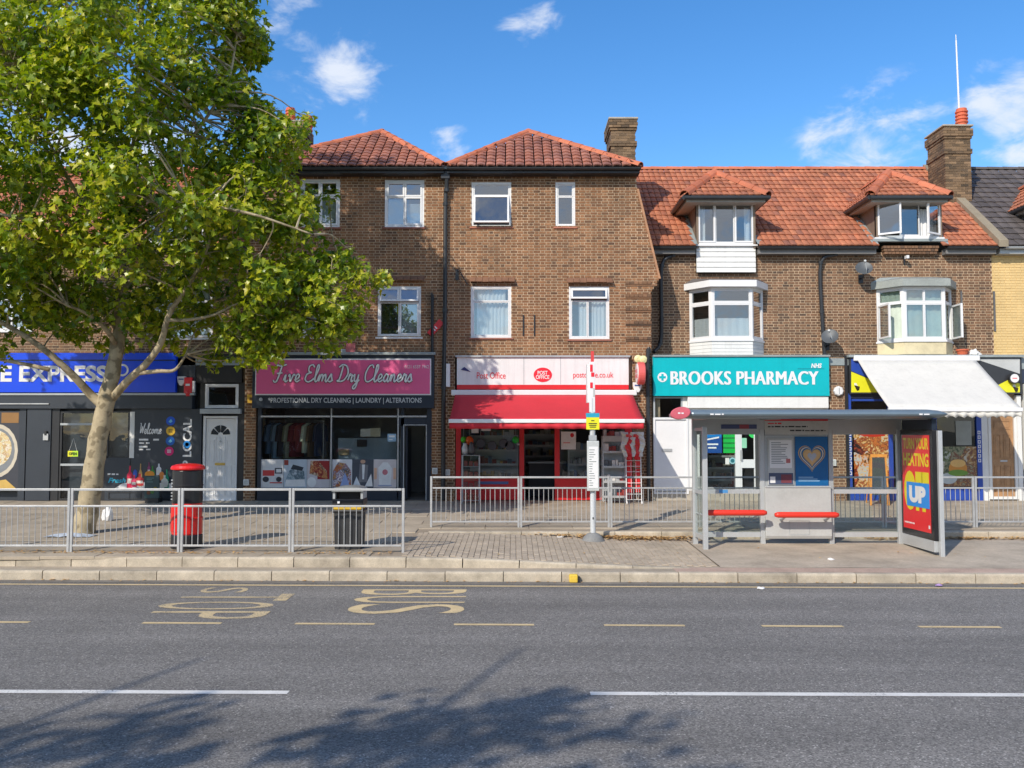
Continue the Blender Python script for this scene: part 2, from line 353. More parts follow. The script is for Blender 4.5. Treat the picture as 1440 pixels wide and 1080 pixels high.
def smooth_path(pts, n=5):
    pts = [Vector(p) for p in pts]; out = []
    q = [pts[0]] + pts + [pts[-1]]
    for i in range(1, len(q) - 2):
        for k in range(n):
            t = k / n; a, b, c, d = q[i - 1], q[i], q[i + 1], q[i + 2]
            out.append(.5 * ((2 * b) + (c - a) * t + (2 * a - 5 * b + 4 * c - d) * t * t + (3 * b - a - 3 * c + d) * t ** 3))
    return out + [pts[-1]]
# --- lettering
def text3(s, O, U, V, mat, parent, bold=0, depth=.006, name='lettering', shear=0, spacing=1.0, label=None):
    """text fitted to the parallelogram O + u*U + v*V, standing proud of it by depth"""
    cu = bpy.data.curves.new('lettering', 'FONT'); cu.body = s; cu.offset = bold; cu.shear = shear; cu.space_character = spacing; cu.resolution_u = 4
    ob = bpy.data.objects.new('lettering_tmp', cu); COL.objects.link(ob)
    bpy.context.view_layer.update()
    dg = bpy.context.evaluated_depsgraph_get(); me0 = bpy.data.meshes.new_from_object(ob.evaluated_get(dg))
    vs = [v.co.copy() for v in me0.vertices]; fs = [tuple(p.vertices) for p in me0.polygons]
    bpy.data.objects.remove(ob); bpy.data.curves.remove(cu); bpy.data.meshes.remove(me0)
    x0 = min(v.x for v in vs); x1 = max(v.x for v in vs); y0 = min(v.y for v in vs); y1 = max(v.y for v in vs)
    O = Vector(O); U = Vector(U); V = Vector(V); Nn = U.cross(V).normalized()
    mb = MB()
    pts = [O + U * ((v.x - x0) / (x1 - x0)) + V * ((v.y - y0) / max(1e-6, y1 - y0)) + Nn * depth for v in vs]
    mb.add(pts, fs)
    return mb.build(name, mat, parent, recalc=False, label=label)
def ftext(s, px0, py0, px1, py1, Y, mat, parent, bold=0, depth=.006, **k):
    x0, x1, z0, z1 = R(px0, py0, px1, py1, Y)
    return text3(s, (x0, Y, z0), (x1 - x0, 0, 0), (0, 0, z1 - z0), mat, parent, bold, depth, **k)
GLY = {
 'i': (.28, [[(0, .08), (.1, .42), (.1, .1), (.16, 0), (.28, .1)], [(.13, .62), (.14, .64)]]),
 'v': (.40, [[(0, .30), (.07, .43), (.15, .02), (.30, .42), (.40, .36)]]),
 'e': (.36, [[(0, .1), (.2, .2), (.27, .34), (.18, .45), (.08, .34), (.07, .12), (.17, 0), (.36, .12)]]),
 'l': (.26, [[(0, .1), (.2, .7), (.19, .98), (.1, .9), (.08, .2), (.14, 0), (.26, .1)]]),
 'm': (.62, [[(0, .1), (.08, .43), (.08, .02)], [(.08, .1), (.14, .32), (.22, .44), (.28, .3), (.28, .02)], [(.28, .1), (.34, .32), (.42, .44), (.48, .3), (.48, .08), (.54, 0), (.62, .1)]]),
 'n': (.42, [[(0, .1), (.08, .43), (.08, .02)], [(.08, .1), (.14, .32), (.22, .44), (.28, .3), (.28, .08), (.34, 0), (.42, .1)]]),
 's': (.32, [[(0, .1), (.16, .46), (.2, .3), (.26, .12), (.16, 0), (.05, .06)], [(.2, .02), (.32, .1)]]),
 'r': (.32, [[(0, .1), (.09, .48), (.12, .38), (.22, .4), (.2, .12), (.25, 0), (.32, .1)]]),
 'y': (.40, [[(0, .3), (.06, .44), (.08, .12), (.15, .02), (.27, .15), (.29, .44), (.27, -.2), (.15, -.42), (.06, -.28), (.40, .12)]]),
 'a': (.42, [[(.28, .38), (.15, .45), (.04, .22), (.13, 0), (.27, .2), (.29, .43), (.28, .1), (.33, 0), (.42, .1)]]),
 'c': (.34, [[(.26, .36), (.17, .45), (.05, .25), (.14, 0), (.34, .12)]]),
 'o': (.38, [[(.16, .45), (.04, .22), (.15, 0), (.28, .22), (.17, .45), (.26, .36), (.38, .36)]]),
 'F': (.62, [[(0, .82), (.1, .98), (.3, .92), (.66, 1.02)], [(.38, .93), (.3, .4), (.2, .02), (.06, 0), (0, .1)], [(.15, .48), (.48, .53)]]),
 'E': (.58, [[(.5, .85), (.38, 1.0), (.18, .9), (.2, .62), (.36, .55), (.12, .45), (.05, .15), (.22, 0), (.42, .05), (.58, .2)]]),
 'D': (.68, [[(.24, .92), (.19, .4), (.1, .03), (.02, .08), (.2, .02), (.45, .12), (.62, .5), (.48, .9), (.2, 1.0), (0, .85)]]),
 'C': (.58, [[(.5, .8), (.42, .98), (.22, .9), (.07, .5), (.12, .1), (.3, 0), (.5, .12), (.58, .2)]]),
 'W': (.62, [[(0, .95), (.1, .9), (.14, .05), (.34, .7), (.4, .05), (.62, 1.0)]]), ' ': (.26, [])}
def cursive(s, px0, pybase, px1, hpx, Y, mat, parent, r, slant=.18, name='script_lettering', dy=0):
    X0, Z0 = P(px0, pybase, Y); X1, _ = P(px1, pybase, Y); H = hpx * Y / FPX
    tot = sum(GLY[c][0] for c in s); k = (X1 - X0) / (tot + slant); x = 0; mb = MB()
    for c in s:
        adv, st = GLY[c]
        for pl in st:
            pp = [(X0 + (x + u + slant * v) * k, Y - .01 - dy, Z0 + v * H) for u, v in pl]
            mb.tube(smooth_path(pp, 5), r, 6, True, flat=.35)
        x += adv
    return mb.build(name, mat, parent, recalc=False)

def words(x0, x1, y, z, h, mat, parent, seed=1, dens=.8):
    """a line of small print too small to read: word-long dashes standing proud of the sheet"""
    r_ = random.Random(seed); x = x0; mb = MB()
    while x < x1 - .01:
        w_ = min(h * r_.uniform(1.0, 4.0), x1 - x); mb.box(x, x + w_, y - .0015, y, z + h * .1 * r_.random(), z + h * r_.uniform(.7, 1)); x += w_ + h * .6
    return mb.build('printed_line', mat, parent)
def food_mat(name, ramp, scale):
    m = bpy.data.materials.new(name); m.use_nodes = True; t = m.node_tree; b = t.nodes['Principled BSDF']; b.inputs['Roughness'].default_value = .4
    geo = t.nodes.new('ShaderNodeNewGeometry'); n1 = t.nodes.new('ShaderNodeTexNoise'); n1.inputs['Scale'].default_value = scale * .6; n1.inputs['Detail'].default_value = 3; t.links.new(geo.outputs['Position'], n1.inputs['Vector'])
    vo = t.nodes.new('ShaderNodeTexVoronoi'); vo.inputs['Scale'].default_value = scale; mxv = t.nodes.new('ShaderNodeVectorMath'); mxv.operation = 'ADD'; sc = t.nodes.new('ShaderNodeVectorMath'); sc.operation = 'SCALE'; sc.inputs['Scale'].default_value = .35
    t.links.new(n1.outputs['Color'], sc.inputs[0]); t.links.new(geo.outputs['Position'], mxv.inputs[0]); t.links.new(sc.outputs[0], mxv.inputs[1]); t.links.new(mxv.outputs[0], vo.inputs['Vector'])
    sx = t.nodes.new('ShaderNodeSeparateColor'); t.links.new(vo.outputs['Color'], sx.inputs[0])
    n2 = t.nodes.new('ShaderNodeTexNoise'); n2.inputs['Scale'].default_value = scale * 5; n2.inputs['Detail'].default_value = 5; t.links.new(mxv.outputs[0], n2.inputs['Vector'])
    f = math_node(t, 'ADD', math_node(t, 'MULTIPLY', sx.outputs[0], .75), math_node(t, 'SUBTRACT', math_node(t, 'MULTIPLY', n2.outputs[0], .9), .32))
    rp = t.nodes.new('ShaderNodeValToRGB'); e = rp.color_ramp.elements
    while len(e) < len(ramp): e.new(.5)
    for i, cc in enumerate(ramp): e[i].position = i / (len(ramp) - 1); e[i].color = (*lin(*cc), 1)
    t.links.new(f, rp.inputs[0]); t.links.new(rp.outputs[0], b.inputs['Base Color']); return m
# ------------------------------------------------------------------ ground
def clamp(a, lo=0., hi=1.): return max(lo, min(hi, a))
def yk(x): return 14.43 - .024 * x                     # face of the roadside kerb; the road runs a little askew to the shops
def z_up(y): return .31 + .0225 * (y - 14.8) if y < 18.8 else .40 + .0435 * (min(y, 23.6) - 18.8)
def z_lo(y): return .15 + .0314 * (y - 14.56)
def z_mid(x, y):
    t = clamp((x + 1.8) / 5.2); t = t * t * (3 - 2 * t)
    return (1 - t) * z_up(y) + t * z_lo(y)
def zg(x, y):
    if x < -1.75 or y > 18.04: return z_up(y)
    return z_mid(x, y)
def lin_sp(a, b, n): return [a + (b - a) * i / n for i in range(n + 1)]
MB().poly([(-400, -400, -.35), (400, -400, -.35), (400, 400, -.35), (-400, 400, -.35)]).build('ground', M('far_ground', (.16, .15, .11), .9), kind='structure')
road = MB().sheet(lin_sp(-60, 60, 24), [2.0, lambda x: yk(x) + .05], lambda x, y: 0).build('road', asphalt, kind='structure')
# painted lines lie 4 mm above the asphalt
def line_strip(x0, x1, yc, wd, name, mat, skew=-.024, n=12):
    mb = MB(); xs = lin_sp(x0, x1, n)
    mb.add([(x, yc + skew * x + s * wd / 2, .004) for x in xs for s in (-1, 1)], [(2 * i, 2 * i + 2, 2 * i + 3, 2 * i + 1) for i in range(n)])
    return mb.build(name, mat, road)
line_strip(-30, 30, 14.02, .09, 'kerb_line', paint_y, n=40)
cy = 11.24
for px in (-14 + 0, 258, 473, 695, 903, 1120, 1334, 1548):
    x = (px - 720) / FPX * 11.25; line_strip(x - .49, x + .49, cy, .092, 'bay_dash', paint_y, n=3)
for (a, b) in ((-14, (410 - 720) / FPX * 8.33), ((828 - 720) / FPX * 8.33, 10)):
    line_strip(a, b, 8.32, .105, 'centre_line', paint_w, skew=-.012, n=20)
def road_letter(s, px0, px1, pytop, pybot, mat, name):
    """one letter read by a driver heading right: its top points to +x, its left side to the kerb"""
    xa = (px0 - 720) / FPX; yt = ZC * FPX / (pytop - 608); yb = ZC * FPX / (pybot - 608); ym = (yt + yb) / 2
    x0 = (px0 - 720) / FPX * ym; x1 = (px1 - 720) / FPX * ym
    text3(s, (x0, yt, .0), (0, yb - yt, 0), (x1 - x0, 0, 0), mat, road, bold=-.004, depth=.004, name=name)
for s, a, b, t, u in (('B', 510, 656, 826.5, 834), ('U', 500, 655, 835.8, 845), ('S', 492, 654, 847, 860)):
    road_letter(s, a, b, t, u, paint_y, 'painted_letter')
for s, a, b, t, u in (('S', 288, 352, 824, 831), ('T', 260, 412, 832.5, 842), ('O', 228, 390, 843.5, 854), ('P', 212, 378, 856.5, 867)):
    road_letter(s, a, b, t, u, paint_y2, 'painted_letter')
# channel, kerbs
chan = MB().sheet(lin_sp(-60, 60, 24), [lambda x: yk(x) - .22, lambda x: yk(x) + .02], lambda x, y: .004).build('gutter', M('gutter_concrete', (.15, .135, .115), .9, var=.25, vs=3, bump=.4), kind='structure')
def stone_mesh(name, ln, w, h, mat, ch=.018):
    pr = [(0, 0), (w, 0), (w, h), (ch, h), (.006, h - ch * .6), (0, h - ch * 1.6)]
    return MB().prism([(-ln / 2, y, z) for y, z in pr], (ln, 0, 0)).mesh(name, mat)
kerb = MB().sheet(lin_sp(-60, 60, 24), [lambda x: yk(x) + .012, lambda x: yk(x) + .11], lambda x, y: .12).build('kerb', concrete, kind='structure')
km = stone_mesh('kerb_stone', .905, .13, .26, kerbm, .022)
for i in range(-16, 17):
    x = (i + .35) * .918
    piece('kerb_stone', km, kerb, Matrix.Translation((x, yk(x) + random.uniform(-.006, .006), -.11 + random.uniform(-.004, .005))) @ Matrix.Rotation(-.024 + random.uniform(-.004, .004), 4, 'Z'))
strip = MB().sheet(lin_sp(-60, 60, 60), [lambda x: yk(x) + .125, lambda x: yk(x) + .62], lambda x, y: .140 + .04 * (y - yk(x) - .12)).build('kerbside_strip', M('strip_paving', (.30, .25, .19), .9, var=.2, vs=3, bump=.4, dirt=.3), kind='structure')
kerb2 = MB().sheet(lin_sp(-16, 3.2, 20), [lambda x: yk(x) + .46, lambda x: yk(x) + .56], lambda x, y: zg(x, 14.95) - .04).build('upper_kerb', concrete, kind='structure')
k2 = stone_mesh('kerb_stone', .905, .15, .26, kerbm, .02)
for i in range(-17, 4):
    x = (i + .62) * .918
    if x > 3.3: continue
    zt = zg(x, 14.95); tilt = -atan((zg(x + .45, 14.95) - zg(x - .45, 14.95)) / .9)
    piece('kerb_stone', k2, kerb2, Matrix.Translation((x, yk(x) + .43 + random.uniform(-.006, .006), zt - .26)) @ Matrix.Rotation(tilt, 4, 'Y') @ Matrix.Rotation(-.024, 4, 'Z'))
# pavement sheet under the slabs and blocks
pav = MB()
pav.sheet([-60, -30] + lin_sp(-16, -1.8, 14), [lambda x: yk(x) + .56, 16.5, 18.8, 21, 23.75], lambda x, y: z_up(y) - .014)
pav.sheet(lin_sp(-1.8, 3.4, 13), [lambda x: yk(x) + .56, 16, 17, 18.06], lambda x, y: z_mid(x, y) - .014)
pav.sheet(lin_sp(-1.8, 16, 18) + [60], [18.06, 18.8, 21, 23.75], lambda x, y: z_up(y) - .014)
pav = pav.build('pavement', jointm, kind='structure')
tar = MB().sheet(lin_sp(3.4, 16, 12) + [60], [lambda x: yk(x) + .56, 15.6, 16.6, 17.3, 18.06], lambda x, y: z_lo(y) + .004 * sin(x * 2.1 + y)).build('footway', tarmac, kind='structure')
MB().sheet(lin_sp(2.6, 30, 30), [lambda x: yk(x) + .135, lambda x: yk(x) + .50], lambda x, y: .146 + .04 * (y - yk(x) - .12)).build('red_brick_margin', redblock, kind='structure')
# slabs of the raised walk
def slab_piece(me, parent, x, y, zf):
    nx = (zf(x + .1, y) - zf(x - .1, y)) / .2; ny = (zf(x, y + .1) - zf(x, y - .1)) / .2
    n = Vector((-nx, -ny, 1)).normalized(); q = Vector((0, 0, 1)).rotation_difference(n)
    piece(me.name, me, parent, Matrix.Translation((x, y, zf(x, y) + random.uniform(-.003, .004))) @ q.to_matrix().to_4x4())
def slab_mesh(name, a, b, t, mat, c=.006):
    v = [(-a / 2, -b / 2, -t), (a / 2, -b / 2, -t), (a / 2, b / 2, -t), (-a / 2, b / 2, -t), (-a / 2, -b / 2, -c), (a / 2, -b / 2, -c), (a / 2, b / 2, -c), (-a / 2, b / 2, -c),
         (-a / 2 + c, -b / 2 + c, 0), (a / 2 - c, -b / 2 + c, 0), (a / 2 - c, b / 2 - c, 0), (-a / 2 + c, b / 2 - c, 0)]
    f = [(8, 9, 10, 11)] + [(i, (i + 1) % 4, (i + 1) % 4 + 4, i + 4) for i in range(4)] + [(i + 4, (i + 1) % 4 + 4, (i + 1) % 4 + 8, i + 8) for i in range(4)]
    return MB().add(v, f).mesh(name, mat)
sl = slab_mesh('paving_slab', .892, .592, .05, slabm)
spots = []
for j in range(15):
    y = 15.32 + j * .6
    if y > 23.3: break
    for i in range(-15, 16):
        x = (i + (.5 if j % 2 else 0)) * .9 - .1
        if (x < -1.85 - .45 or y > 18.5) and abs(x) < y * .60 + .6: spots.append((y, x))
spots.sort(); extra = MB()
for n_, (y, x) in enumerate(spots):
    if n_ < 300: slab_piece(sl, pav, x, y, lambda a, b: z_up(b) + .001)
    else:
        z = z_up(y) + .001; extra.box(x - .446, x + .446, y - .296, y + .296, z - .05, z)
if extra.v: extra.build('paving_slab', slabm, pav, kind='stuff')
bl = slab_mesh('paving_block', .094, .194, .04, blockm, .006)
cells = []
for i in range(53):
    x = -1.78 + i * .1
    for j in range(17):
        y = 15.06 + (j + (.5 if i % 2 else 0)) * .2
        if x < 3.35 and yk(x) + .61 < y < 18.0: cells.append((y, x))
cells.sort(); mb = MB()
for n_, (y, x) in enumerate(cells):
    zf = lambda a, b: z_mid(a, b) + .001
    if n_ < 300: slab_piece(bl, pav, x, y, zf)
    else:
        h = random.uniform(-.003, .003)
        c = [(x + a, y + b) for a, b in ((-.046, -.096), (.046, -.096), (.046, .096), (-.046, .096))]
        mb.add([(a, b, zf(a, b) - .04) for a, b in c] + [(a, b, zf(a, b) + h) for a, b in c], [(4, 5, 6, 7), (0, 1, 5, 4), (1, 2, 6, 5), (2, 3, 7, 6), (3, 0, 4, 7)])
mb.build('paving_block', blockm, pav, kind='stuff')
# raised kerb under the back railing
plinth = MB().sheet(lin_sp(-1.6, 16, 20), [18.06, 18.15], lambda x, y: z_up(y) - .01).build('raised_kerb', concrete, kind='structure')
for i in range(19):
    x = -1.65 + .46 + i * .92; zt = z_up(18.1) + .012; zb = z_mid(x, 18.04) - .05
    piece('kerb_stone', stone_mesh('kerb_stone', .908, .16, max(zt - zb, .05), kerbm, .018), plinth, Matrix.Translation((x, 18.03 + random.uniform(-.008, .008), min(zb, zt - .05))))
# far pavement behind the camera
MB().box(-60, 60, -14, 2.0, -.3, .13).build('opposite_pavement', tarmac, kind='structure')

# ------------------------------------------------------------------ building helpers
YF, YR, YS = 23.4, 24.5, 23.40
def subtract(a, b, cuts):
    iv = [(a, b)]
    for c0, c1 in cuts:
        nx = []
        for p, q in iv:
            if c1 <= p or c0 >= q: nx.append((p, q)); continue
            if c0 > p: nx.append((p, c0))
            if c1 < q: nx.append((c1, q))
        iv = nx
    return [(p, q) for p, q in iv if q - p > .012]
def brick_wall(bld, x0, x1, z0, z1, yf, openings, bmat=None, mmat=None, xlim=None, focus=None, nparts=300, name='wall', thick=.14, soot=None):
    bmat = bmat or brick; mmat = mmat or mortar
    CH, BH, ST, HD, J = .072, .0540, .1720, .0900, .0175
    mw = MB(); bricks = []; n = int(round((z1 - z0) / CH)); CH = (z1 - z0) / n
    for c in range(n):
        za = z0 + c * CH; zc_ = za + CH / 2
        a, b = (x0, x1) if xlim is None else xlim(zc_)
        iv = subtract(a, b, [(o[0], o[1]) for o in openings if o[2] < zc_ < o[3]])
        for p, q in iv: mw.box(p + .001, q - .001, yf + .009, yf + thick, za, za + CH)
        x = x0 - 1.0 - ((ST + HD + 2 * J) / 2 if c % 2 else 0); k = 0
        while x < b:
            ln = ST if k % 2 == 0 else HD
            for p, q in iv:
                s, e = max(x, p), min(x + ln, q)
                if e - s > .03: bricks.append((s, e, za + J / 2, za + J / 2 + BH))
            x += ln + J; k += 1
    wall = mw.build(name, mmat, bld, recalc=False)
    me = MB().box(-ST / 2, ST / 2, 0, .05, 0, BH).mesh('brick', bmat, recalc=False)
    fx, fz = focus or ((x0 + x1) / 2, (z0 + z1) / 2)
    full = sorted([i for i, bq in enumerate(bricks) if abs(bq[1] - bq[0] - ST) < 1e-4], key=lambda i: (bricks[i][0] - fx) ** 2 + 1.6 * (bricks[i][2] - fz) ** 2)[:nparts]
    fs = set(full); st = MB()
    for i, (s, e, za, zb) in enumerate(bricks):
        dy = random.uniform(-.002, .002)
        if i in fs: piece('brick', me, wall, Matrix.Translation(((s + e) / 2, yf + dy, za)))
        else: st.box(s, e, yf + dy, yf + .05, za, zb)
    if st.v: st.build('brickwork', bmat, wall, kind='stuff', recalc=False)
    return wall
def side_bricks(bld, x, y0, y1, z0, z1, face, bmat=None, mmat=None):
    """a party wall seen edge on: plain mortar body with brick skin on its outer face"""
    bmat = bmat or brick; mmat = mmat or mortar; s = -1 if face < 0 else 1
    w_ = MB().box(x, x - s * .2, y0, y1, z0, z1).build('side_wall', mmat, bld)
    st = MB(); n = int((z1 - z0) / .075)
    for c in range(n):
        y = y0 + (.11 if c % 2 else 0)
        while y < y1:
            st.box(x - s * .03, x + s * .007, y, min(y + .2145, y1), z0 + c * .075 + .005, z0 + c * .075 + .07); y += .225
    st.build('brickwork', bmat, w_, kind='stuff', recalc=False)
def window(bld, box, y, panes, dress=(), sill='white', fmat=None, room=True, gl=None, fw=.055, depth=.09, room_mat=None, rd=1.2, label=None, rm=.4):
    """frame with one glazed light per entry (u0,u1,v0,v1,kind); kind 'c' opening light, 'f' fixed, 'o' hung open at the foot, 's' swung open at the side"""
    x0, x1, z0, z1 = box; fmat = fmat or white; gl = gl or glass
    w_ = MB().ring(x0, x1, z0, z1, y, y + depth, fw)
    W, H = x1 - x0 - 2 * fw, z1 - z0 - 2 * fw; ox, oz = x0 + fw, z0 + fw
    vs_, hs_ = set(), set()
    fr = w_.build('window', fmat, bld, bevel=.004, label=label)
    for (u0, u1, v0, v1, kd) in panes:
        a, b, c, d = ox + u0 * W, ox + u1 * W, oz + v0 * H, oz + v1 * H
        if u0 > 0: a += .0
        if kd == 'o':
            m = MB().ring(a + .004, b - .004, c + .004, d - .004, -.02, .03, .045); g = MB().box(a + .045, b - .045, 0, .006, c + .045, d - .045)
            rot = Matrix.Translation((0, y, d)) @ Matrix.Rotation(radians(-13), 4, 'X') @ Matrix.Translation((0, 0, -d))
            for q in (m, g): q.v = [tuple(rot @ Vector(p)) for p in q.v]
            cs = m.build('casement', fmat, fr); g.build('pane', gl, fr); continue
        if kd in 'sS':
            hx = a if kd == 's' else b; ang = radians(-32 if kd == 's' else 32)
            m = MB().ring(a + .004, b - .004, c + .004, d - .004, -.03, .02, .045); g = MB().box(a + .045, b - .045, -.006, .0, c + .045, d - .045)
            rot = Matrix.Translation((hx, y, 0)) @ Matrix.Rotation(ang, 4, 'Z') @ Matrix.Translation((-hx, 0, 0))
            for q in (m, g): q.v = [tuple(rot @ Vector(p)) for p in q.v]
            m.build('casement', fmat, fr); g.build('pane', gl, fr); continue
        ww = .045 if kd == 'c' else .026; yy = y - .014 if kd == 'c' else y + .012
        MB().ring(a + .003, b - .003, c + .003, d - .003, yy, y + depth - .015, ww).build('casement', fmat, fr, bevel=.003)
        B(a + ww, b - ww, y + .035, y + .043, c + ww, d - ww).build('pane', gl, fr)
    if sill: 
        B(x0 - .05, x1 + .05, y - .05, y + depth, z0 - .045, z0 - .002).build('sill', white if sill == 'white' else (concrete if sill == 'stone' else tile_brown), fr, bevel=.004)
    if room:
        r = MB(); a, b, c, d, e, f = x0 - rm, x1 + rm, y + .145, y + rd, z0 - (.5 if rm > 0 else 0), z1 + (.12 if rm > 0 else 0)
        r.poly([(a, d, e), (b, d, e), (b, d, f), (a, d, f)]); r.poly([(a, c, e), (a, d, e), (a, d, f), (a, c, f)]); r.poly([(b, c, e), (b, d, e), (b, d, f), (b, c, f)])
        r.poly([(a, c, e), (b, c, e), (b, d, e), (a, d, e)]); r.poly([(a, c, f), (b, c, f), (b, d, f), (a, d, f)])
        r.build('room', room_mat or room_m, fr, recalc=False)
    for dr in dress:
        kd, u0, u1, v0, v1 = dr[:5]; a, b, c, d = ox + u0 * W, ox + u1 * W, oz + v0 * H, oz + v1 * H
        if kd == 'blind':
            s = MB(); k = int((d - c) / .035)
            for i in range(k): s.add([(a, y + .13, c + i * .035), (b, y + .13, c + i * .035), (b, y + .112, c + i * .035 + .033), (a, y + .112, c + i * .035 + .033)], [(0, 1, 2, 3)])
            s.build('blind', blind_m, fr, recalc=False)
        else:
            n = max(8, int((b - a) / .022)); am = .022; xs = lin_sp(a, b, n)
            ph = random.uniform(0, 6)
            col = dr[5] if len(dr) > 5 else curtain_m
            s = MB().add([(x + .3 * am * sin(x * 31 + zz), y + .15 + am * sin(x * 62 + ph + .6 * sin(x * 17)) , zz) for zz in (c, d) for x in xs], [(i, i + 1, n + 2 + i, n + 1 + i) for i in range(n)])
            s.build('curtain', col, fr, smooth=True, recalc=False)
    return fr
TILE_CACHE = {}
def tile_mesh(w, h, mat):
    key = (w, h, mat.name)
    if key in TILE_CACHE: return TILE_CACHE[key]
    gp = .030 if mat.name == 'brown_clay_tile' else .014; g = .9 if gp > .02 else .55; w = w - gp
    pr = [(0, .010), (.16 * w, .036 * g), (.40 * w, .050 * g), (.66 * w, .042 * g), (.86 * w, .020 * g), (w, .008)]; n = len(pr)
    ed = (0, -.012, -.022, -.022, -.012, 0)
    v = [(x, -.03 + ed[i], z + .034) for i, (x, z) in enumerate(pr)] + [(x, h * 1.06, z) for x, z in pr] + [(x, -.026 + ed[i], z - .004) for i, (x, z) in enumerate(pr)]
    f = [(i, i + 1, n + i + 1, n + i) for i in range(n - 1)] + [(2 * n + i, 2 * n + i + 1, i + 1, i) for i in range(n - 1)] + [(0, n, 2 * n), (n - 1, 3 * n - 1, 2 * n - 1)]
    TILE_CACHE[key] = (v, f, MB().add(v, f).mesh('roof_tile', mat)); return TILE_CACHE[key]
def inside(p, poly):
    x, y = p; r = False; n = len(poly)
    for i in range(n):
        x0, y0 = poly[i]; x1, y1 = poly[(i + 1) % n]
        if (y0 > y) != (y1 > y) and x < (x1 - x0) * (y - y0) / (y1 - y0) + x0: r = not r
    return r
def tiled(roof, pts, tw, th, mat, holes=(), nparts=300, name='roof_tile', lift=.012, focus=None):
    """lays tiles in courses over the planar polygon pts (its first edge is the eave)"""
    p = [Vector(q) for q in pts]; u = (p[1] - p[0]).normalized(); n = u.cross(p[2] - p[0]).normalized()
    if n.z < 0: n = -n
    v = n.cross(u)
    if v.z < 0: v = -v
    if u.cross(v).dot(n) < 0: pass
    uv = lambda q: ((Vector(q) - p[0]).dot(u), (Vector(q) - p[0]).dot(v))
    poly = [uv(q) for q in pts]; hl = [[uv(q) for q in h] for h in holes]
    a0 = min(q[0] for q in poly); a1 = max(q[0] for q in poly); b1 = max(q[1] for q in poly)
    tv, tf, me = tile_mesh(tw, th, mat); sp = []
    for j in range(int(b1 / th) + 1):
        for i in range(int(a0 / tw) - 2, int(a1 / tw) + 2):
            x = i * tw + (tw / 2 if False else 0); y = j * th
            c = (x + tw / 2, y + th * .5)
            if inside(c, poly) and not any(inside(c, h) for h in hl): sp.append((j, i, x, y))
    st = MB()
    uu = u if u.cross(v).dot(n) > 0 else -u
    for k, (j, i, x, y) in enumerate(sp):
        o = p[0] + u * (x if uu == u else x + tw) + v * y + n * (lift + random.uniform(-.004, .004)); jit = random.uniform(-.012, .012)
        m = Matrix((( uu.x, v.x, n.x, o.x), (uu.y, v.y, n.y, o.y), (uu.z, v.z, n.z, o.z), (0, 0, 0, 1))) @ Matrix.Rotation(jit, 4, 'Z')
        if k < nparts: piece(name, me, roof, m)
        else: st.add([m @ Vector(q) for q in tv], tf)
    if st.v: st.build(name, mat, roof, kind='stuff', recalc=False)
def ridge(roof, a, b, r=.115, ln=.38, mat=None):
    a, b = Vector(a), Vector(b); d = (b - a); n = max(1, int(d.length / ln)); ln = d.length / n; d.normalize()
    x = Vector((0, 0, 1)).cross(d).normalized(); zz = d.cross(x).normalized()
    if zz.z < 0: zz = -zz; x = -x
    q = MB(); k = 7; v = []
    for yy, rr in ((-.02, r * 1.06), (ln, r * .94)):
        for t in range(k): v.append((rr * cos(pi * t / (k - 1)), yy, rr * sin(pi * t / (k - 1)) + .005))
    for yy, rr in ((-.02, r * 1.06 - .02),):
        for t in range(k): v.append((rr * cos(pi * t / (k - 1)), yy, rr * sin(pi * t / (k - 1)) + .005))
    q.add(v, [(i, i + 1, k + i + 1, k + i) for i in range(k - 1)] + [(2 * k + i, 2 * k + i + 1, i + 1, i) for i in range(k - 1)])
    me = q.mesh('ridge_tile', mat or ridge_red)
    for i in range(n):
        o = a + d * (i * ln)
        piece('ridge_tile', me, roof, Matrix(((x.x, d.x, zz.x, o.x), (x.y, d.y, zz.y, o.y), (x.z, d.z, zz.z, o.z), (0, 0, 0, 1))))
def gutter(bld, x0, x1, y, z, mat=None):
    k = 7; pr = [(y - .06 + .06 * cos(pi + pi * t / (k - 1)) , z + .0 - .065 * sin(pi * t / (k - 1))) for t in range(k)]
    mb = MB().prism([(x0, yy, zz) for yy, zz in pr], (x1 - x0, 0, 0))
    return mb.build('gutter', mat or pipe, bld)
def drain(bld, pts, r=.05, mat=None):
    mb = MB().tube(smooth_path(pts, 4) if len(pts) > 2 else pts, r, 10)
    d = mb.build('drainpipe', mat or pipe, bld, smooth=False)
    br = MB()
    for (x, y, z) in [p for p in pts[1:-1]] or []: br.lathe([(r * 1.3, -.04), (r * 1.3, .04)], (x, y, z), 10)
    if br.v: br.build('pipe_collar', mat or pipe, d)
    return d
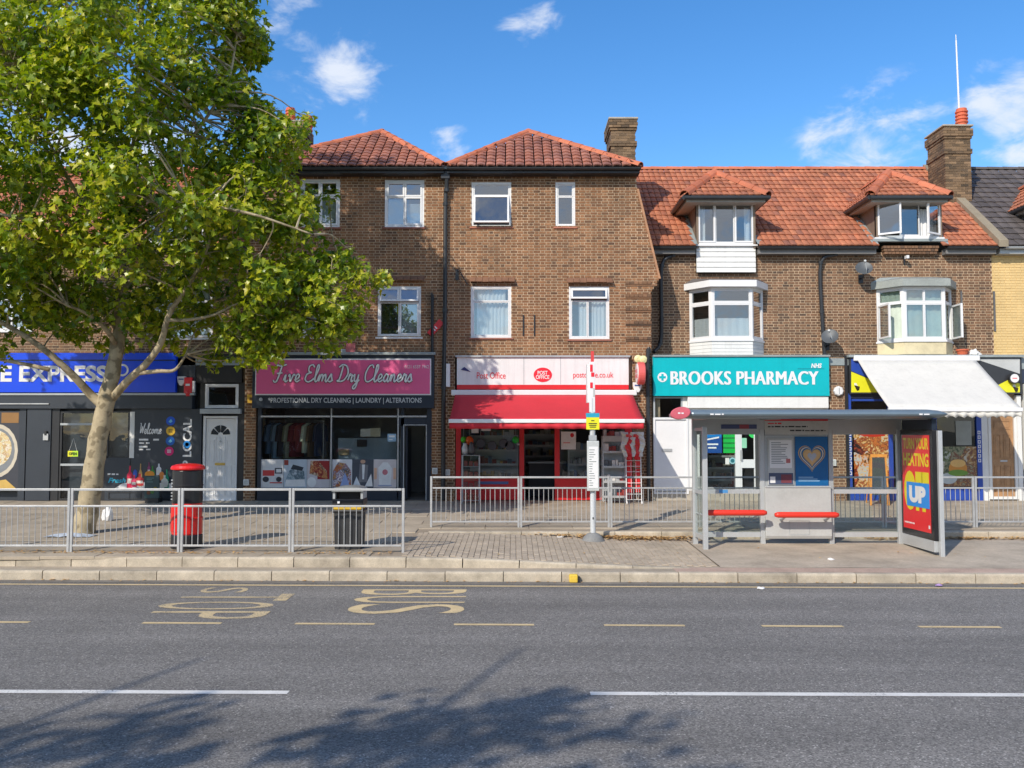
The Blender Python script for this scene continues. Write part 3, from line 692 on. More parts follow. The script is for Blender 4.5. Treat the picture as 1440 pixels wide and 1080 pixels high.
def chimney(bld, x0, x1, y0, y1, z0, z1, part='chimney'):
    ch = B(x0 + .012, x1 - .012, y0 + .012, y1 - .012, z0, z1).build(part, mortar, bld)
    st = MB(); n = int((z1 - z0) / .075); rr = random.Random(5)
    for c in range(n):
        z = z0 + c * .075; k = n - c
        g = .06 if k <= 3 else (.035 if k in (9, 10) else (.03 if k == 4 else 0))
        off = .11 if c % 2 else 0
        for (ax, f0, f1, e0, e1) in (('x', y0 - g, y0 + .1, x0 - g, x1 + g), ('x', y1 - .1, y1 + g, x0 - g, x1 + g), ('y', x0 - g, x0 + .1, y0 + .1, y1 - .1), ('y', x1 - .1, x1 + g, y0 + .1, y1 - .1)):
            t = e0 - off
            while t < e1:
                a, b = max(t, e0), min(t + .2145, e1); j = rr.uniform(-.003, .003)
                if b - a > .03:
                    if ax == 'x': st.box(a, b, f0 + j, f1, z + .005, z + .07)
                    else: st.box(f0 + j, f1, a, b, z + .005, z + .07)
                t += .225
    st.build('brickwork', brick_c, ch, kind='stuff', recalc=False)
    B(x0 - .07, x1 + .07, y0 - .07, y1 + .07, z1, z1 + .05).build('chimney_cap', concrete, ch, bevel=.01)
    return ch
def pot(ch, x, y, z, h=.55, r=.13, rings=True):
    pr = [(r * 1.15, 0), (r * 1.15, .04), (r, .07)]
    if rings:
        for i in range(4): pr += [(r, h * (.28 + .17 * i)), (r * 1.2, h * (.30 + .17 * i)), (r * 1.2, h * (.37 + .17 * i)), (r, h * (.39 + .17 * i))]
    pr += [(r, h), (r * .8, h), (r * .8, h - .1)]
    return MB().lathe(pr, (x, y, z), 16).build('chimney_pot', M('terracotta', (.50, .11, .05), .7, var=.15), ch, smooth=False)
def shell(bld, x0, x1, zt, y1=31, yw=YF):
    """party walls, back and floors that close the building off"""
    B(x0 + .01, x0 + .2, yw + .16, y1, .3, zt).build('party_wall', mortar, bld)
    B(x1 - .2, x1 - .01, yw + .16, y1, .3, zt).build('party_wall', mortar, bld)
    B(x0 + .01, x1 - .01, y1, y1 + .2, .3, zt).build('back_wall', mortar, bld)
    if yw > YF:
        for x in (x0 + .01, x1 - .2): B(x, x + .19, YF + .16, yw + .15, .3, 4.04).build('party_wall', mortar, bld)
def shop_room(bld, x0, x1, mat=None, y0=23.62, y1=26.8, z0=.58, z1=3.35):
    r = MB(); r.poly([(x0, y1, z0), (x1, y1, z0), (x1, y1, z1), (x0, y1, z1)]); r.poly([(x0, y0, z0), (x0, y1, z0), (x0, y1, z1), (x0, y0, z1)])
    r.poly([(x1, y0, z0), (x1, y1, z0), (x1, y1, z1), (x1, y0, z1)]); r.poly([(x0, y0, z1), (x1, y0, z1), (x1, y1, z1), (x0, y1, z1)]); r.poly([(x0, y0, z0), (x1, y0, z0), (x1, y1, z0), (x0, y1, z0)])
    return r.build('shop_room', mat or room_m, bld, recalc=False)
def fbox(px0, py0, px1, py1, Y, dy0, dy1):
    x0, x1, z0, z1 = R(px0, py0, px1, py1, Y); return MB().box(x0, x1, Y + dy0, Y + dy1, z0, z1)
# ================================================================== BUILDINGS
PX = lambda px, Y=YF, py=500: P(px, py, Y)[0]
PZ = lambda py, Y=YF, px=720: P(px, py, Y)[1]
XA, XB, XC = PX(627), PX(917), PX(345)             # party lines: cleaners | post office | pharmacy, corner shop | cleaners
XD, XE = P(897, 500, 24.6)[0] + .17 * 29, 13.05                               # pharmacy | cafe | yellow house
ZT = PZ(243)                                        # eaves of the tall pair
dry = thing('dry_cleaners_building', 'three-storey brown brick building above the pink dry cleaners sign, hipped tiled roof', 'building', ((XA + XC) / 2, YF, .6))
post = thing('post_office_building', 'three-storey brown brick building with hipped roof above the red post office awning', 'building', ((XA + XB) / 2, YF, .6))
phar = thing('pharmacy_building', 'two-storey brick building with white panelled dormer and bay above the teal pharmacy sign', 'building', ((XB + XD) / 2, YF, .6))
cafe = thing('cafe_building', 'two-storey brick building with cream bay and red dormer above the white awning', 'building', ((XD + XE) / 2, YF, .6))
corner = thing('corner_shop_building', 'brick building with red tiled roof and charcoal shopfront behind the street tree', 'building', (-11.5, YF, .6))
house = thing('yellow_building', 'yellow painted brick building with dark tiled roof at the right edge', 'building', (15, YR, .6))
ZG = 4.28                                           # top of the shop fascias
# ---- windows of the tall pair
dw = [R(541, 253, 596.5, 319.5, YF), R(422, 252, 478, 319.5, YF), R(531, 402, 592, 474, YF), R(397, 401, 457.5, 474, YF)]
pw = [R(663, 256, 719, 319, YF), R(781, 256, 809, 319, YF), R(662, 402, 719, 475, YF), R(800, 403, 857, 477, YF)]
BASE = PZ(502)
# pier and strip of brick beside the shopfronts come down to the ground
dsx0, dsx1 = PX(361), PX(607); psx0, psx1 = PX(640), PX(889)
FT = PZ(500)
brick_wall(dry, XC, XA - .002, .5, ZT + .05, YF, [(*a[:4],) for a in dw] + [(dsx0, dsx1, 0, FT)], focus=(PX(570), PZ(360)))
def po_lim(z):
    zt, zb = PZ(262), PZ(392)
    if z > zt: return (XA + .002, PX(897))
    if z > zb: 
        t = (zt - z) / (zt - zb); return (XA + .002, PX(897) + (PX(928) - PX(897)) * (t ** 1.0))
    if z > zb - .35:
        t = (zb - z) / .35; return (XA + .002, PX(928) - (PX(928) - PX(916)) * t)
    return (XA + .002, PX(916))
brick_wall(post, XA, XB, .5, ZT + .05, YF, [(*a[:4],) for a in pw] + [(psx0, psx1, 0, FT)], xlim=po_lim, focus=(PX(765), PZ(365)))
side_bricks(post, PX(915.5), YF + .14, 25.0, .5, 6.2, 1)
# swept tiled verge of the post office gable
vg = MB()
for i in range(14):
    za = PZ(266) + (PZ(392) - PZ(266)) * i / 14; zb = PZ(266) + (PZ(392) - PZ(266)) * (i + 1) / 14
    xa = po_lim(za)[1]; xb = po_lim(zb)[1]
    vg.add([(xa - .02, YF - .04, za), (xa + .035, YF - .04, za), (xb + .035, YF - .04, zb), (xb - .02, YF - .04, zb), (xa - .02, YF + 1.2, za), (xa + .035, YF + 1.2, za), (xb + .035, YF + 1.2, zb), (xb - .02, YF + 1.2, zb)],
           [(0, 1, 2, 3), (1, 5, 6, 2), (4, 0, 3, 7), (5, 4, 7, 6)])
vg.build('verge', M('verge_tile', (.36, .19, .105), .8, var=.25, dirt=.2), post)
# corbelled quoin bands on the right of the post office
for py in (398, 416, 435, 454, 476):
    z = PZ(py); xr = po_lim(z)[1]
    q = thing_bands = MB()
    for i in range(6):
        x = PX(880) + i * .113; q.box(x, min(x + .105, xr + .02), YF - .035, YF + .03, z - .03, z + .04)
    q.box(PX(880), xr + .01, YF - .018, YF + .03, z - .075, z - .032)
    q.build('quoin_band', brick_r, post)
shell(dry, XC, XA - .01, ZT); shell(post, XA + .01, PX(896), ZT)
T2 = [(0, .5, .66, 1, 'c'), (.5, 1, .66, 1, 'c'), (0, .5, 0, .66, 'f'), (.5, 1, 0, .66, 'c')]
T1 = [(0, 1, .74, 1, 'f'), (0, 1, 0, .74, 'f')]
window(dry, dw[0], YF + .02, T2, [('blind', 0, .5, 0, .63), ('blind', .5, 1, 0, .55)], sill='tile')
window(dry, dw[1], YF + .02, T2, [('blind', .0, 1, 0, .62)], sill='tile')
window(dry, dw[2], YF + .02, [(0, .5, .70, 1, 'o'), (.5, 1, .70, 1, 'o'), (0, .5, 0, .70, 'f'), (.5, 1, 0, .70, 'c')], [('blind', .5, 1, 0, .66)])
window(dry, dw[3], YF + .02, T2, [('curtain', 0, 1, 0, 1)])
window(post, pw[0], YF + .02, [(0, 1, .72, 1, 'f'), (0, 1, 0, .72, 'o')], sill='tile')
window(post, pw[1], YF + .02, [(0, 1, .70, 1, 'f'), (0, 1, 0, .70, 'f')], sill='tile')
window(post, pw[2], YF + .02, [(0, 1, .72, 1, 'f'), (0, 1, 0, .72, 'f')], [('curtain', .12, .9, .74, 1), ('curtain', .10, .97, 0, .72)], sill='tile')
window(post, pw[3], YF + .02, [(0, 1, .78, 1, 'o'), (0, .46, 0, .76, 'f'), (.46, 1, 0, .76, 'f')], [('curtain', .22, .43, 0, .75), ('curtain', .58, 1, 0, .75)], sill='tile')
# tile creasing over the first-floor windows
for bld, (a, b, py) in ((dry, (528, 597, 391)), (post, (660, 724, 393)), (post, (797, 862, 394))):
    z = PZ(py); x0, x1 = PX(a), PX(b); mb = MB()
    k = int((x1 - x0) / .16)
    for i in range(k):
        xa = x0 + i * (x1 - x0) / k; dz = random.uniform(-.006, .006)
        mb.add([(xa + .004, YF - .13, z - .05 + dz), (xa + (x1 - x0) / k - .004, YF - .13, z - .05 + dz), (xa + (x1 - x0) / k - .004, YF, z + .06), (xa + .004, YF, z + .06),
                (xa + .004, YF - .13, z - .075 + dz), (xa + (x1 - x0) / k - .004, YF - .13, z - .075 + dz), (xa + (x1 - x0) / k - .004, YF, z - .0), (xa + .004, YF, z - .0)],
               [(0, 1, 2, 3), (4, 5, 1, 0), (4, 7, 6, 5), (0, 3, 7, 4), (1, 5, 6, 2)])
    mb.build('window_canopy', M('canopy_tile', (.17, .085, .05), .8, var=.25, dirt=.3), bld)
# ---- hipped roofs of the tall pair
deck_m = M('roof_felt', (.035, .026, .022), .9)
def hip(bld, xl, xr, pa, pya, Ya, side):
    ye = YF - .36; ze = ZT + .06
    A = (P(pa, pya, Ya)[0], Ya, P(pa, pya, Ya)[1]); E0, E1 = (xl, ye, ze), (xr, ye, ze)
    K = (A[0], 30.5, A[2]); B0, B1 = (xl, 30.5, ze), (xr, 30.5, ze)
    lo = lambda p: (p[0], p[1], p[2] - .05)
    roof = MB().poly([lo(E0), lo(E1), lo(A)]).poly([lo(E1), lo(B1), lo(K), lo(A)]).poly([lo(B0), lo(E0), lo(A), lo(K)]).poly([lo(B1), lo(B0), lo(K)]).build('roof', deck_m, bld)
    tiled(roof, [E0, E1, A], .25, .26, tile_brown)
    tiled(roof, [B0, E0, A, K], .262, .315, tile_brown, nparts=0); tiled(roof, [E1, B1, K, A], .262, .315, tile_brown, nparts=0)
    ridge(roof, E0, A); ridge(roof, E1, A); ridge(roof, A, K)
    B(xl, xr, ye + .03, YF, ze - .16, ze - .05).build('fascia_board', blackm, roof)
    gutter(bld, xl - .02, xr + .02, ye + .03, ze - .035)
    return roof
r1 = hip(dry, XC - .1, XA - .05, 537, 187, 25.7, -1)
r2 = hip(post, XA + .05, PX(899), 743, 187, 25.5, 1)
# lead valley between the two roofs
MB().box(XA - .12, XA + .12, YF - .3, 30, ZT + .02, ZT + .10).build('valley', lead, post)
hop = MB().box(XA - .13, XA + .10, YF - .26, YF - .05, ZT - .22, ZT - .02).build('rain_hopper', pipe, post, bevel=.01)
drain(post, [(XA + .02, YF - .2, ZT - .2), (XA + .01, YF - .14, ZT - .5), (XA - .02, YF - .09, ZT - .85), (XA - .02, YF - .09, 5.5), (XA - .05, YF - .09, 3.5), (XA - .05, YF - .09, .62)], .055)
drain(dry, [(XA - .34, YF - .07, 5.9), (XA - .34, YF - .07, FT - .05)], .03)
# chimneys at both ends of the tall pair
c1 = chimney(post, PX(861, 24.9), PX(896, 24.9), 24.9, 26.1, 7.0, P(878, 168, 24.9)[1])
c2 = chimney(dry, PX(384, 24.9), PX(420, 24.9), 24.9, 26.1, 7.0, P(400, 172, 24.9)[1])
z2 = P(400, 170, 24.9)[1]; pot(c2, PX(404, 25.3), 25.3, z2, .5, .12); pot(c2, PX(428, 25.7), 25.8, z2, .45, .12)
for bld, px0, px1, py in ((post, 735, 737, 458), (post, 750.5, 752.5, 458)):
    fbox(px0, py - 15, px1, py + 14, YF, -.02, .02).build('wall_tie', blackm, bld)
fbox(606, 412, 608.5, 498, YF, -.05, .0).build('cable_cover', blackm, dry)
# black lamp bracket on the post office wall
br = thing('wall_bracket', 'black metal bracket high on the brick wall right of the tall drainpipe', 'bracket', (PX(643), YF - .1, PZ(390)))
fbox(640.5, 379, 645, 394, YF, -.03, .0).build('back_plate', blackm, br)
x, z = PX(643), PZ(381); MB().tube([(x, YF - .03, z), (x + .1, YF - .3, z - .1), (x + .28, YF - .34, z - .42)], .014, 6).build('arm', blackm, br)
rb = thing('hanging_banner', 'small red banner strip hung slantwise beside the tall drainpipe', 'banner', (PX(613), YF - .05, PZ(462)))
a = Vector((PX(604), YF - .05, PZ(471))); b_ = Vector((PX(621), YF - .05, PZ(452)))
d = (b_ - a); nn = Vector((-d.z, 0, d.x)).normalized() * .085
MB().prism([a - nn, b_ - nn, b_ + nn, a + nn], (0, .012, 0)).build('cloth', redp, rb)
for k in (.35, .5): MB().prism([a + d * k - nn * .5 + Vector((0, -.003, 0)), a + d * (k + .07) - nn * .5 + Vector((0, -.003, 0)), a + d * (k + .07) + nn * .5 + Vector((0, -.003, 0)), a + d * k + nn * .5 + Vector((0, -.003, 0))], (0, .003, 0)).build('pale_mark', letter_w, rb)

# ---- long red roof over the pharmacy, cafe and (mirrored) corner shop
YE, ZE, SL, RUN = 24.2, 7.36, .797, 4.1
def roof_z(y): return ZE + SL * (y - YE)
def dormer_roof(bld, xl, xr, zf=8.66, ya=25.3, za=9.64):
    yf = 23.95; xc = (xl + xr) / 2
    E0, E1, A = (xl, yf, zf), (xr, yf, zf), (xc, ya, za)
    yb = YE + (zf - ZE) / SL; yr = YE + (za - ZE) / SL
    B0, B1, K = (xl, yb, zf), (xr, yb, zf), (xc, yr + .1, za)
    lo = lambda p: (p[0], p[1], p[2] - .06)
    q = [lo(p) for p in (E0, E1, A, B0, B1, K)]
    d = MB().poly([q[0], q[1], q[2]]).poly([q[1], q[4], q[5], q[2]]).poly([q[3], q[0], q[2], q[5]]).poly([q[0], q[3], q[4], q[1]]).build('dormer_roof', deck_m, bld, recalc=False)
    tiled(d, [E0, E1, A], .17, .26, tile_red); tiled(d, [B0, E0, A, K], .17, .26, tile_red); tiled(d, [E1, B1, K, A], .17, .26, tile_red)
    ridge(d, E0, A, .15, .42); ridge(d, E1, A, .13, .42); ridge(d, A, K, .13, .42)
    g = MB()
    g.tube([(xl - .02, yf - .03, zf - .05), (xr + .02, yf - .03, zf - .05)], .06, 8); g.tube([(xl - .03, yf - .03, zf - .05), (xl - .03, yb, zf - .05)], .06, 8); g.tube([(xr + .03, yf - .03, zf - .05), (xr + .03, yb, zf - .05)], .06, 8)
    g.build('dormer_gutter', pipe, bld)
    MB().box(xl + .04, xr - .04, yf + .04, yb - .05, zf - .16, zf - .07).build('soffit', M('soffit_paint', (.30, .28, .25), .7), bld)
    return d
def red_roof(bld, x0, x1, holes):
    q = [(x0, YE, ZE), (x1, YE, ZE), (x1, YE + RUN, ZE + SL * RUN), (x0, YE + RUN, ZE + SL * RUN)]
    lo = lambda p: (p[0], p[1], p[2] - .06)
    # the deck is cut away where a dormer stands
    cells = subtract(x0, x1, [(h[0], h[1]) for h in holes]); d = MB()
    for a, b in cells: d.poly([lo((a, YE, ZE)), lo((b, YE, ZE)), lo((b, YE + RUN, ZE + SL * RUN)), lo((a, YE + RUN, ZE + SL * RUN))])
    for h in holes: d.poly([lo((h[0], h[2], roof_z(h[2]))), lo((h[1], h[2], roof_z(h[2]))), lo((h[1], YE + RUN, ZE + SL * RUN)), lo((h[0], YE + RUN, ZE + SL * RUN))])
    yb2 = YE + 2 * RUN
    d.poly([(x0, YE + RUN, ZE + SL * RUN - .06), (x1, YE + RUN, ZE + SL * RUN - .06), (x1, yb2, ZE), (x0, yb2, ZE)])
    roof = d.build('roof', deck_m, bld, recalc=False)
    tiled(roof, q, .17, .31, tile_red, holes=[[(h[0], YE - .1, roof_z(YE - .1)), (h[1], YE - .1, roof_z(YE - .1)), (h[1], h[2], roof_z(h[2])), (h[0], h[2], roof_z(h[2]))] for h in holes])
    ridge(roof, (x0, YE + RUN, ZE + SL * RUN), (x1, YE + RUN, ZE + SL * RUN), .11, .45)
    for a, b in subtract(x0, x1, [(h[0] - .05, h[1] + .05) for h in holes]):
        B(a, b, YE + .05, YR, ZE - .20, ZE - .06).build('fascia_board', M('eaves_board', (.16, .155, .15), .6), roof)
        gutter(bld, a, b, YE + .03, ZE - .03)
    return roof
def cheeks(bld, x0, x1, z0, z1, yf=24.34):
    for x, s in ((x0, 1), (x1, -1)):
        yb = YE + (z1 - ZE) / SL
        MB().prism([(x, yf, z0), (x, yb, z1), (x, yf, z1)], (s * .06, 0, 0)).build('dormer_cheek', M('cheek_render', (.17, .13, .095), .8, var=.15), bld)
        # lead flashing up the slope beside the cheek
        pts = [(x - s * .005, YE - .02, roof_z(YE - .02) + .07), (x - s * .16, YE - .02, roof_z(YE - .02) + .055), (x - s * .16, yb, roof_z(yb) + .055), (x - s * .005, yb, roof_z(yb) + .07)]
        MB().poly(pts).build('flashing', lead, bld)
YD = 24.36
dwin_p = R(979, 281.5, 1062, 344, YD); dwin_c = R(1231.5, 280, 1324, 334, YD)
mir = lambda x: -3.30 - x
dl_p, dr_p = 4.62, 6.82; dl_c, dr_c = 9.57, 11.69
def upper(bld, x0, x1, bays, bm=None, holes=(), focus=None):
    return brick_wall(bld, x0, x1, 4.05, ZE - .12, YR, [(b[0], b[1], b[2], b[3]) for b in bays], bmat=bm or brick_r, focus=focus)
# bay openings in the upper walls
bay_p = (PX(977, YR), PX(1068, YR), PZ(490, YR), PZ(398, YR)); bay_c = (PX(1240, YR), PX(1334, YR), PZ(486, YR), PZ(396, YR))
upper(phar, PX(915, YR) + .0, XD, [bay_p, (dwin_p[0], dwin_p[1], PZ(384, YR), 9)], focus=(PX(1110, YR), PZ(425, YR)))
upper(cafe, XD, XE, [bay_c], focus=(PX(1190, YR), PZ(430, YR)))
red_roof(phar, P(897, 500, 24.6)[0], XD, [(dwin_p[0], dwin_p[1], 25.9)]); red_roof(cafe, XD, XE, [(dwin_c[0], dwin_c[1], 25.9)])
dormer_roof(phar, dl_p, dr_p); dormer_roof(cafe, dl_c, dr_c)
cheeks(phar, dwin_p[0], dwin_p[1], dwin_p[2] - .1, 8.5); cheeks(cafe, dwin_c[0], dwin_c[1], dwin_c[2] - .1, 8.5)
W3 = [(0, .33, 0, 1, 'c'), (.33, .66, 0, 1, 'f'), (.66, 1, 0, 1, 'c')]
window(phar, dwin_p, YD, [(0, .31, 0, 1, 'c'), (.31, .66, 0, 1, 'f'), (.66, 1, 0, 1, 'c')], [('curtain', .04, .14, 0, .9), ('curtain', .86, .97, 0, .9)], rd=2.0, rm=-.07)
window(cafe, dwin_c, YD, [(0, .36, 0, 1, 's'), (.36, .68, 0, 1, 'f'), (.68, 1, 0, 1, 'S')], [('curtain', .7, .98, 0, .8)], rd=2.0, rm=-.07)
# white boarding under the pharmacy dormer
wb = B(dwin_p[0] + .03, dwin_p[1] - .03, YD + .03, YR + .05, PZ(383, YR), dwin_p[2] - .03).build('panelling', offwhite, phar)
z0, z1 = PZ(383, YD), dwin_p[2] - .05
for i in range(5):
    a = z0 + (z1 - z0) * i / 5; MB().add([(dwin_p[0], YD, a + .006), (dwin_p[1], YD, a + .006), (dwin_p[1], YD + .02, a + (z1 - z0) / 5), (dwin_p[0], YD + .02, a + (z1 - z0) / 5),
        (dwin_p[0], YD + .04, a + .006), (dwin_p[1], YD + .04, a + .006), (dwin_p[1], YD + .04, a + (z1 - z0) / 5), (dwin_p[0], YD + .04, a + (z1 - z0) / 5)], [(0, 1, 2, 3), (4, 5, 1, 0), (0, 3, 7, 4), (1, 5, 6, 2), (3, 2, 6, 7)]).build('board', offwhite, wb)
# corbelled brick and lead under the cafe dormer
q = MB()
for c in range(3):
    z = PZ(357, YD) + c * .075; n = 14 + c; w_ = PX(1322 + c, YD) - PX(1247 - c, YD); x = PX(1247 - c, YD)
    for i in range(n): q.box(x + i * w_ / n, x + (i + 1) * w_ / n - .012, YD - .02 * c, YR, z, z + .066)
q.build('corbel', brick_r, cafe)
B(dwin_c[0] - .12, dwin_c[1] + .12, YD - .08, YD + .1, dwin_c[2] - .12, dwin_c[2] - .05).build('lead_apron', lead, cafe)
# canted bays of the first floor
def bay(bld, pxs, py_head, py_sill, py_bot, py_roof, wall_mat, boards, proj=.55, dress=(), roofmat=None):
    """pxs = wall-left, front-left, front-right, wall-right in pixels"""
    yb = YR; yf = YR - proj
    x0 = PX(pxs[0], yb); x1 = PX(pxs[1], yf); x2 = PX(pxs[2], yf); x3 = PX(pxs[3], yb)
    zh = PZ(py_head, yf); zs = PZ(py_sill, yf); zb = PZ(py_bot, yf); zr = PZ(py_roof, yf)
    pl = [(x0, yb), (x1, yf), (x2, yf), (x3, yb)]
    w_ = MB(); out = []
    root = MB().prism([(x, y, zb) for x, y in pl], (0, 0, zs - zb - .05)).build('bay_base', wall_mat, bld)
    MB().prism([(x + (x - (x0 + x3) / 2) * .03, y - (.03 if y < yb - .1 else 0), zs - .05) for x, y in pl], (0, 0, .05)).build('bay_sill', white, root)
    if boards:
        for i in range(1, 4):
            z = zb + (zs - zb - .05) * i / 4
            MB().prism([(x + (x - (x0 + x3) / 2) * .004, y - (.006 if y < yb - .1 else 0), z) for x, y in pl], (0, 0, .010)).build('board_joint', lgrey, root)
    rl = [(x + (x - (x0 + x3) / 2) * .14, y - (.16 if y < yb - .1 else 0)) for x, y in pl]
    MB().prism([(x, y, zh) for x, y in rl], (0, 0, zr - zh)).build('bay_cornice', roofmat or white, root)
    top = zr + .14
    MB().add([(x, y, zr) for x, y in rl] + [(x, y, top) for x, y in ((x0 + .1, yb), (x1 + .15, yb - .1), (x2 - .15, yb - .1), (x3 - .1, yb))], [(0, 1, 5, 4), (1, 2, 6, 5), (2, 3, 7, 6), (4, 5, 6, 7)]).build('bay_roof', lead if roofmat else tile_dark, root)
    # three frames
    def light(p, q, cols, hinge):
        p, q = Vector((*p, 0)), Vector((*q, 0)); d = q - p; ln = d.length; m = Matrix.Translation((p.x, p.y, 0)) @ Matrix.Rotation(atan2(d.y, d.x), 4, 'Z')
        def put(mb, name, mat, par, **k):
            mb.v = [tuple(m @ Vector(v)) for v in mb.v]; return mb.build(name, mat, par, **k)
        fr = put(MB().ring(.0, ln, zs, zh, 0, .08, .06), 'window', white, bld, bevel=.004)
        ztr = zs + (zh - zs) * .70
        put(MB().box(.06, ln - .06, .005, .075, ztr - .025, ztr + .025), 'transom', white, fr)
        for c in range(cols):
            a = .06 + (ln - .12) * c / cols; b = .06 + (ln - .12) * (c + 1) / cols
            for (u, v, hg) in ((zs + .06, ztr - .025, hinge), (ztr + .025, zh - .06, None)):
                if hg:
                    rr = Matrix.Translation((a if hg < 0 else b, 0, 0)) @ Matrix.Rotation(radians(38) * hg, 4, 'Z') @ Matrix.Translation((-(a if hg < 0 else b), 0, 0))
                    k1 = MB().ring(a, b, u, v, -.03, .02, .045); k2 = MB().box(a + .045, b - .045, -.006, 0, u + .045, v - .045)
                    for k in (k1, k2): k.v = [tuple(rr @ Vector(t)) for t in k.v]
                    put(k1, 'casement', white, fr); put(k2, 'pane', glass, fr)
                else:
                    put(MB().ring(a + .003, b - .003, u + .003, v - .003, .008, .07, .028), 'casement', white, fr)
                    put(MB().box(a + .03, b - .03, .03, .038, u + .03, v - .03), 'pane', glass, fr)
        return fr, m
    fl, _ = light(pl[0], pl[1], 1, dress[0]); ff, _ = light(pl[1], pl[2], dress[1], None); fr_, _ = light(pl[2], pl[3], 1, dress[2])
    r = MB(); r.poly([(x0, yb + 1.2, zs), (x3, yb + 1.2, zs), (x3, yb + 1.2, zh), (x0, yb + 1.2, zh)])
    for x in (x0, x3): r.poly([(x, yb + .08, zs), (x, yb + 1.2, zs), (x, yb + 1.2, zh), (x, yb + .08, zh)])
    for z in (zs + .002, zh - .002): r.poly([(x0, yb + .08, z), (x3, yb + .08, z), (x3, yb + 1.2, z), (x0, yb + 1.2, z)])
    r.build('room', room_m, ff, recalc=False)
    def sheet(f0, f1, name, mat):
        n = 60; P4 = [Vector((*p, 0)) for p in pl]; C = []
        for i in range(3):
            for k in range(n // 3): C.append(P4[i].lerp(P4[i + 1], k / (n / 3)))
        C = [Vector((c.x * 1, c.y + .17 + .014 * sin(k * 1.7), 0)) for k, c in enumerate(C)][1:]
        za = zs + (zh - zs) * f0; zb_ = zs + (zh - zs) * f1; k = len(C)
        MB().add([(c.x, c.y, za) for c in C] + [(c.x, c.y, zb_) for c in C], [(i, i + 1, k + i + 1, k + i) for i in range(k - 1)]).build(name, mat, ff, smooth=True, recalc=False)
    if dress[3]: sheet(dress[3][0], dress[3][1], 'curtain', dress[3][2])
    return root
bay(phar, (970, 1001, 1059, 1074), 404, 477, 500, 395, offwhite, True, dress=(None, 1, None, (.0, .42, curtain_m)))
bay(cafe, (1234, 1272, 1331, 1340), 403, 478, 498, 393, M('cream_render', (.60, .52, .33), .8, var=.1, dirt=.35), False, dress=(-1, 2, 1, (0, 1, M('green_blind', (.46, .52, .44), .8))), roofmat=M('bay_lead', (.26, .28, .26), .6, var=.2, dirt=.2))
# party wall coping between the red roof and the dark roof
cp = MB(); xa = XE
cp.prism([(xa - .02, YE - .15, ZE - .05), (xa - .02, YE + RUN + .1, roof_z(YE + RUN + .1) - .05), (xa - .02, YE + RUN + .1, roof_z(YE + RUN + .1) + .13), (xa - .02, YE - .15, ZE + .13)], (.25, 0, 0))
cpo = cp.build('party_coping', M('coping_concrete', (.22, .185, .13), .85, var=.15, dirt=.25), cafe)
for i in range(8):
    y = YE + .3 + i * .5; MB().box(xa - .03, xa + .24, y, y + .015, roof_z(y) - .0, roof_z(y) + .14).build('coping_joint', jointm, cpo)
c3 = chimney(cafe, 618 / FPX * 26.3, 655 / FPX * 26.3, 26.3, 27.4, 8.2, P(1352, 178, 26.3)[1])
zc3 = P(1352, 175, 26.3)[1] + .02; pot(c3, P(1352, 160, 26.8)[0], 26.8, zc3, .62, .15)
MB().lathe([(.24, 0), (.2, .05), (.16, .09)], (P(1352, 160, 26.8)[0], 26.8, zc3 - .02), 16).build('mortar_flaunching', M('flaunching', (.55, .47, .32), .9), c3)
# aerial mast
xm, zm = P(1349, 148, 27.1); xt, zt = P(1344.5, 57, 27.1)
rod = thing('aerial_mast', 'thin white pole rising above the ringed chimney pot at right', 'aerial', (xm, 27.1, zm - .6))
MB().tube([(xm, 27.1, zm - .7), (xt, 27.1, zt)], [.032, .022], 8).build('mast', white, rod)
MB().tube([(xt, 27.1, zt), (xt - .003, 27.1, zt + .18)], .012, 6).build('tip', galv, rod)
# drainpipes of the lower pair
drain(phar, [(PX(948, YR), YR - .2, ZE - .06), (PX(947, YR), YR - .12, ZE - .22), (PX(931, YR), YR - .09, ZE - .5), (PX(930, YR), YR - .09, 5.4), (PX(928, YR), YR - .09, 4.75), (PX(917, YR) , YR - .3, 4.5)], .05)
drain(phar, [(PX(913, YF), YF - .04, 4.4), (PX(910, YF), YF - .09, 4.2), (PX(910, YF), YF - .09, .62)], .05)
drain(cafe, [(PX(1179, YR), YR - .22, ZE - .06), (PX(1175, YR), YR - .14, ZE - .2), (PX(1155, YR), YR - .09, ZE - .42), (PX(1155, YR), YR - .09, 5.6), (PX(1158, YR), YR - .09, 4.35)], .048)
for px in (1352, 1398): fbox(px - 1.2, 410, px + 1.2, 466, YR, -.03, .01).build('overflow_pipe', M('grey_pipe', (.10, .10, .10), .5), cafe)
# flat shop roofs in front of the recessed upper walls
for bld, x0, x1 in ((phar, PX(917), XD), (cafe, XD, XE), (corner, -17, XC)):
    B(x0, x1, YF - .02, YR + .1, ZG - .2, ZG - .02).build('flat_roof', lead, bld)
    shell(bld, x0 + (0 if bld is not phar else .02), x1, 7.0, yw=YR)
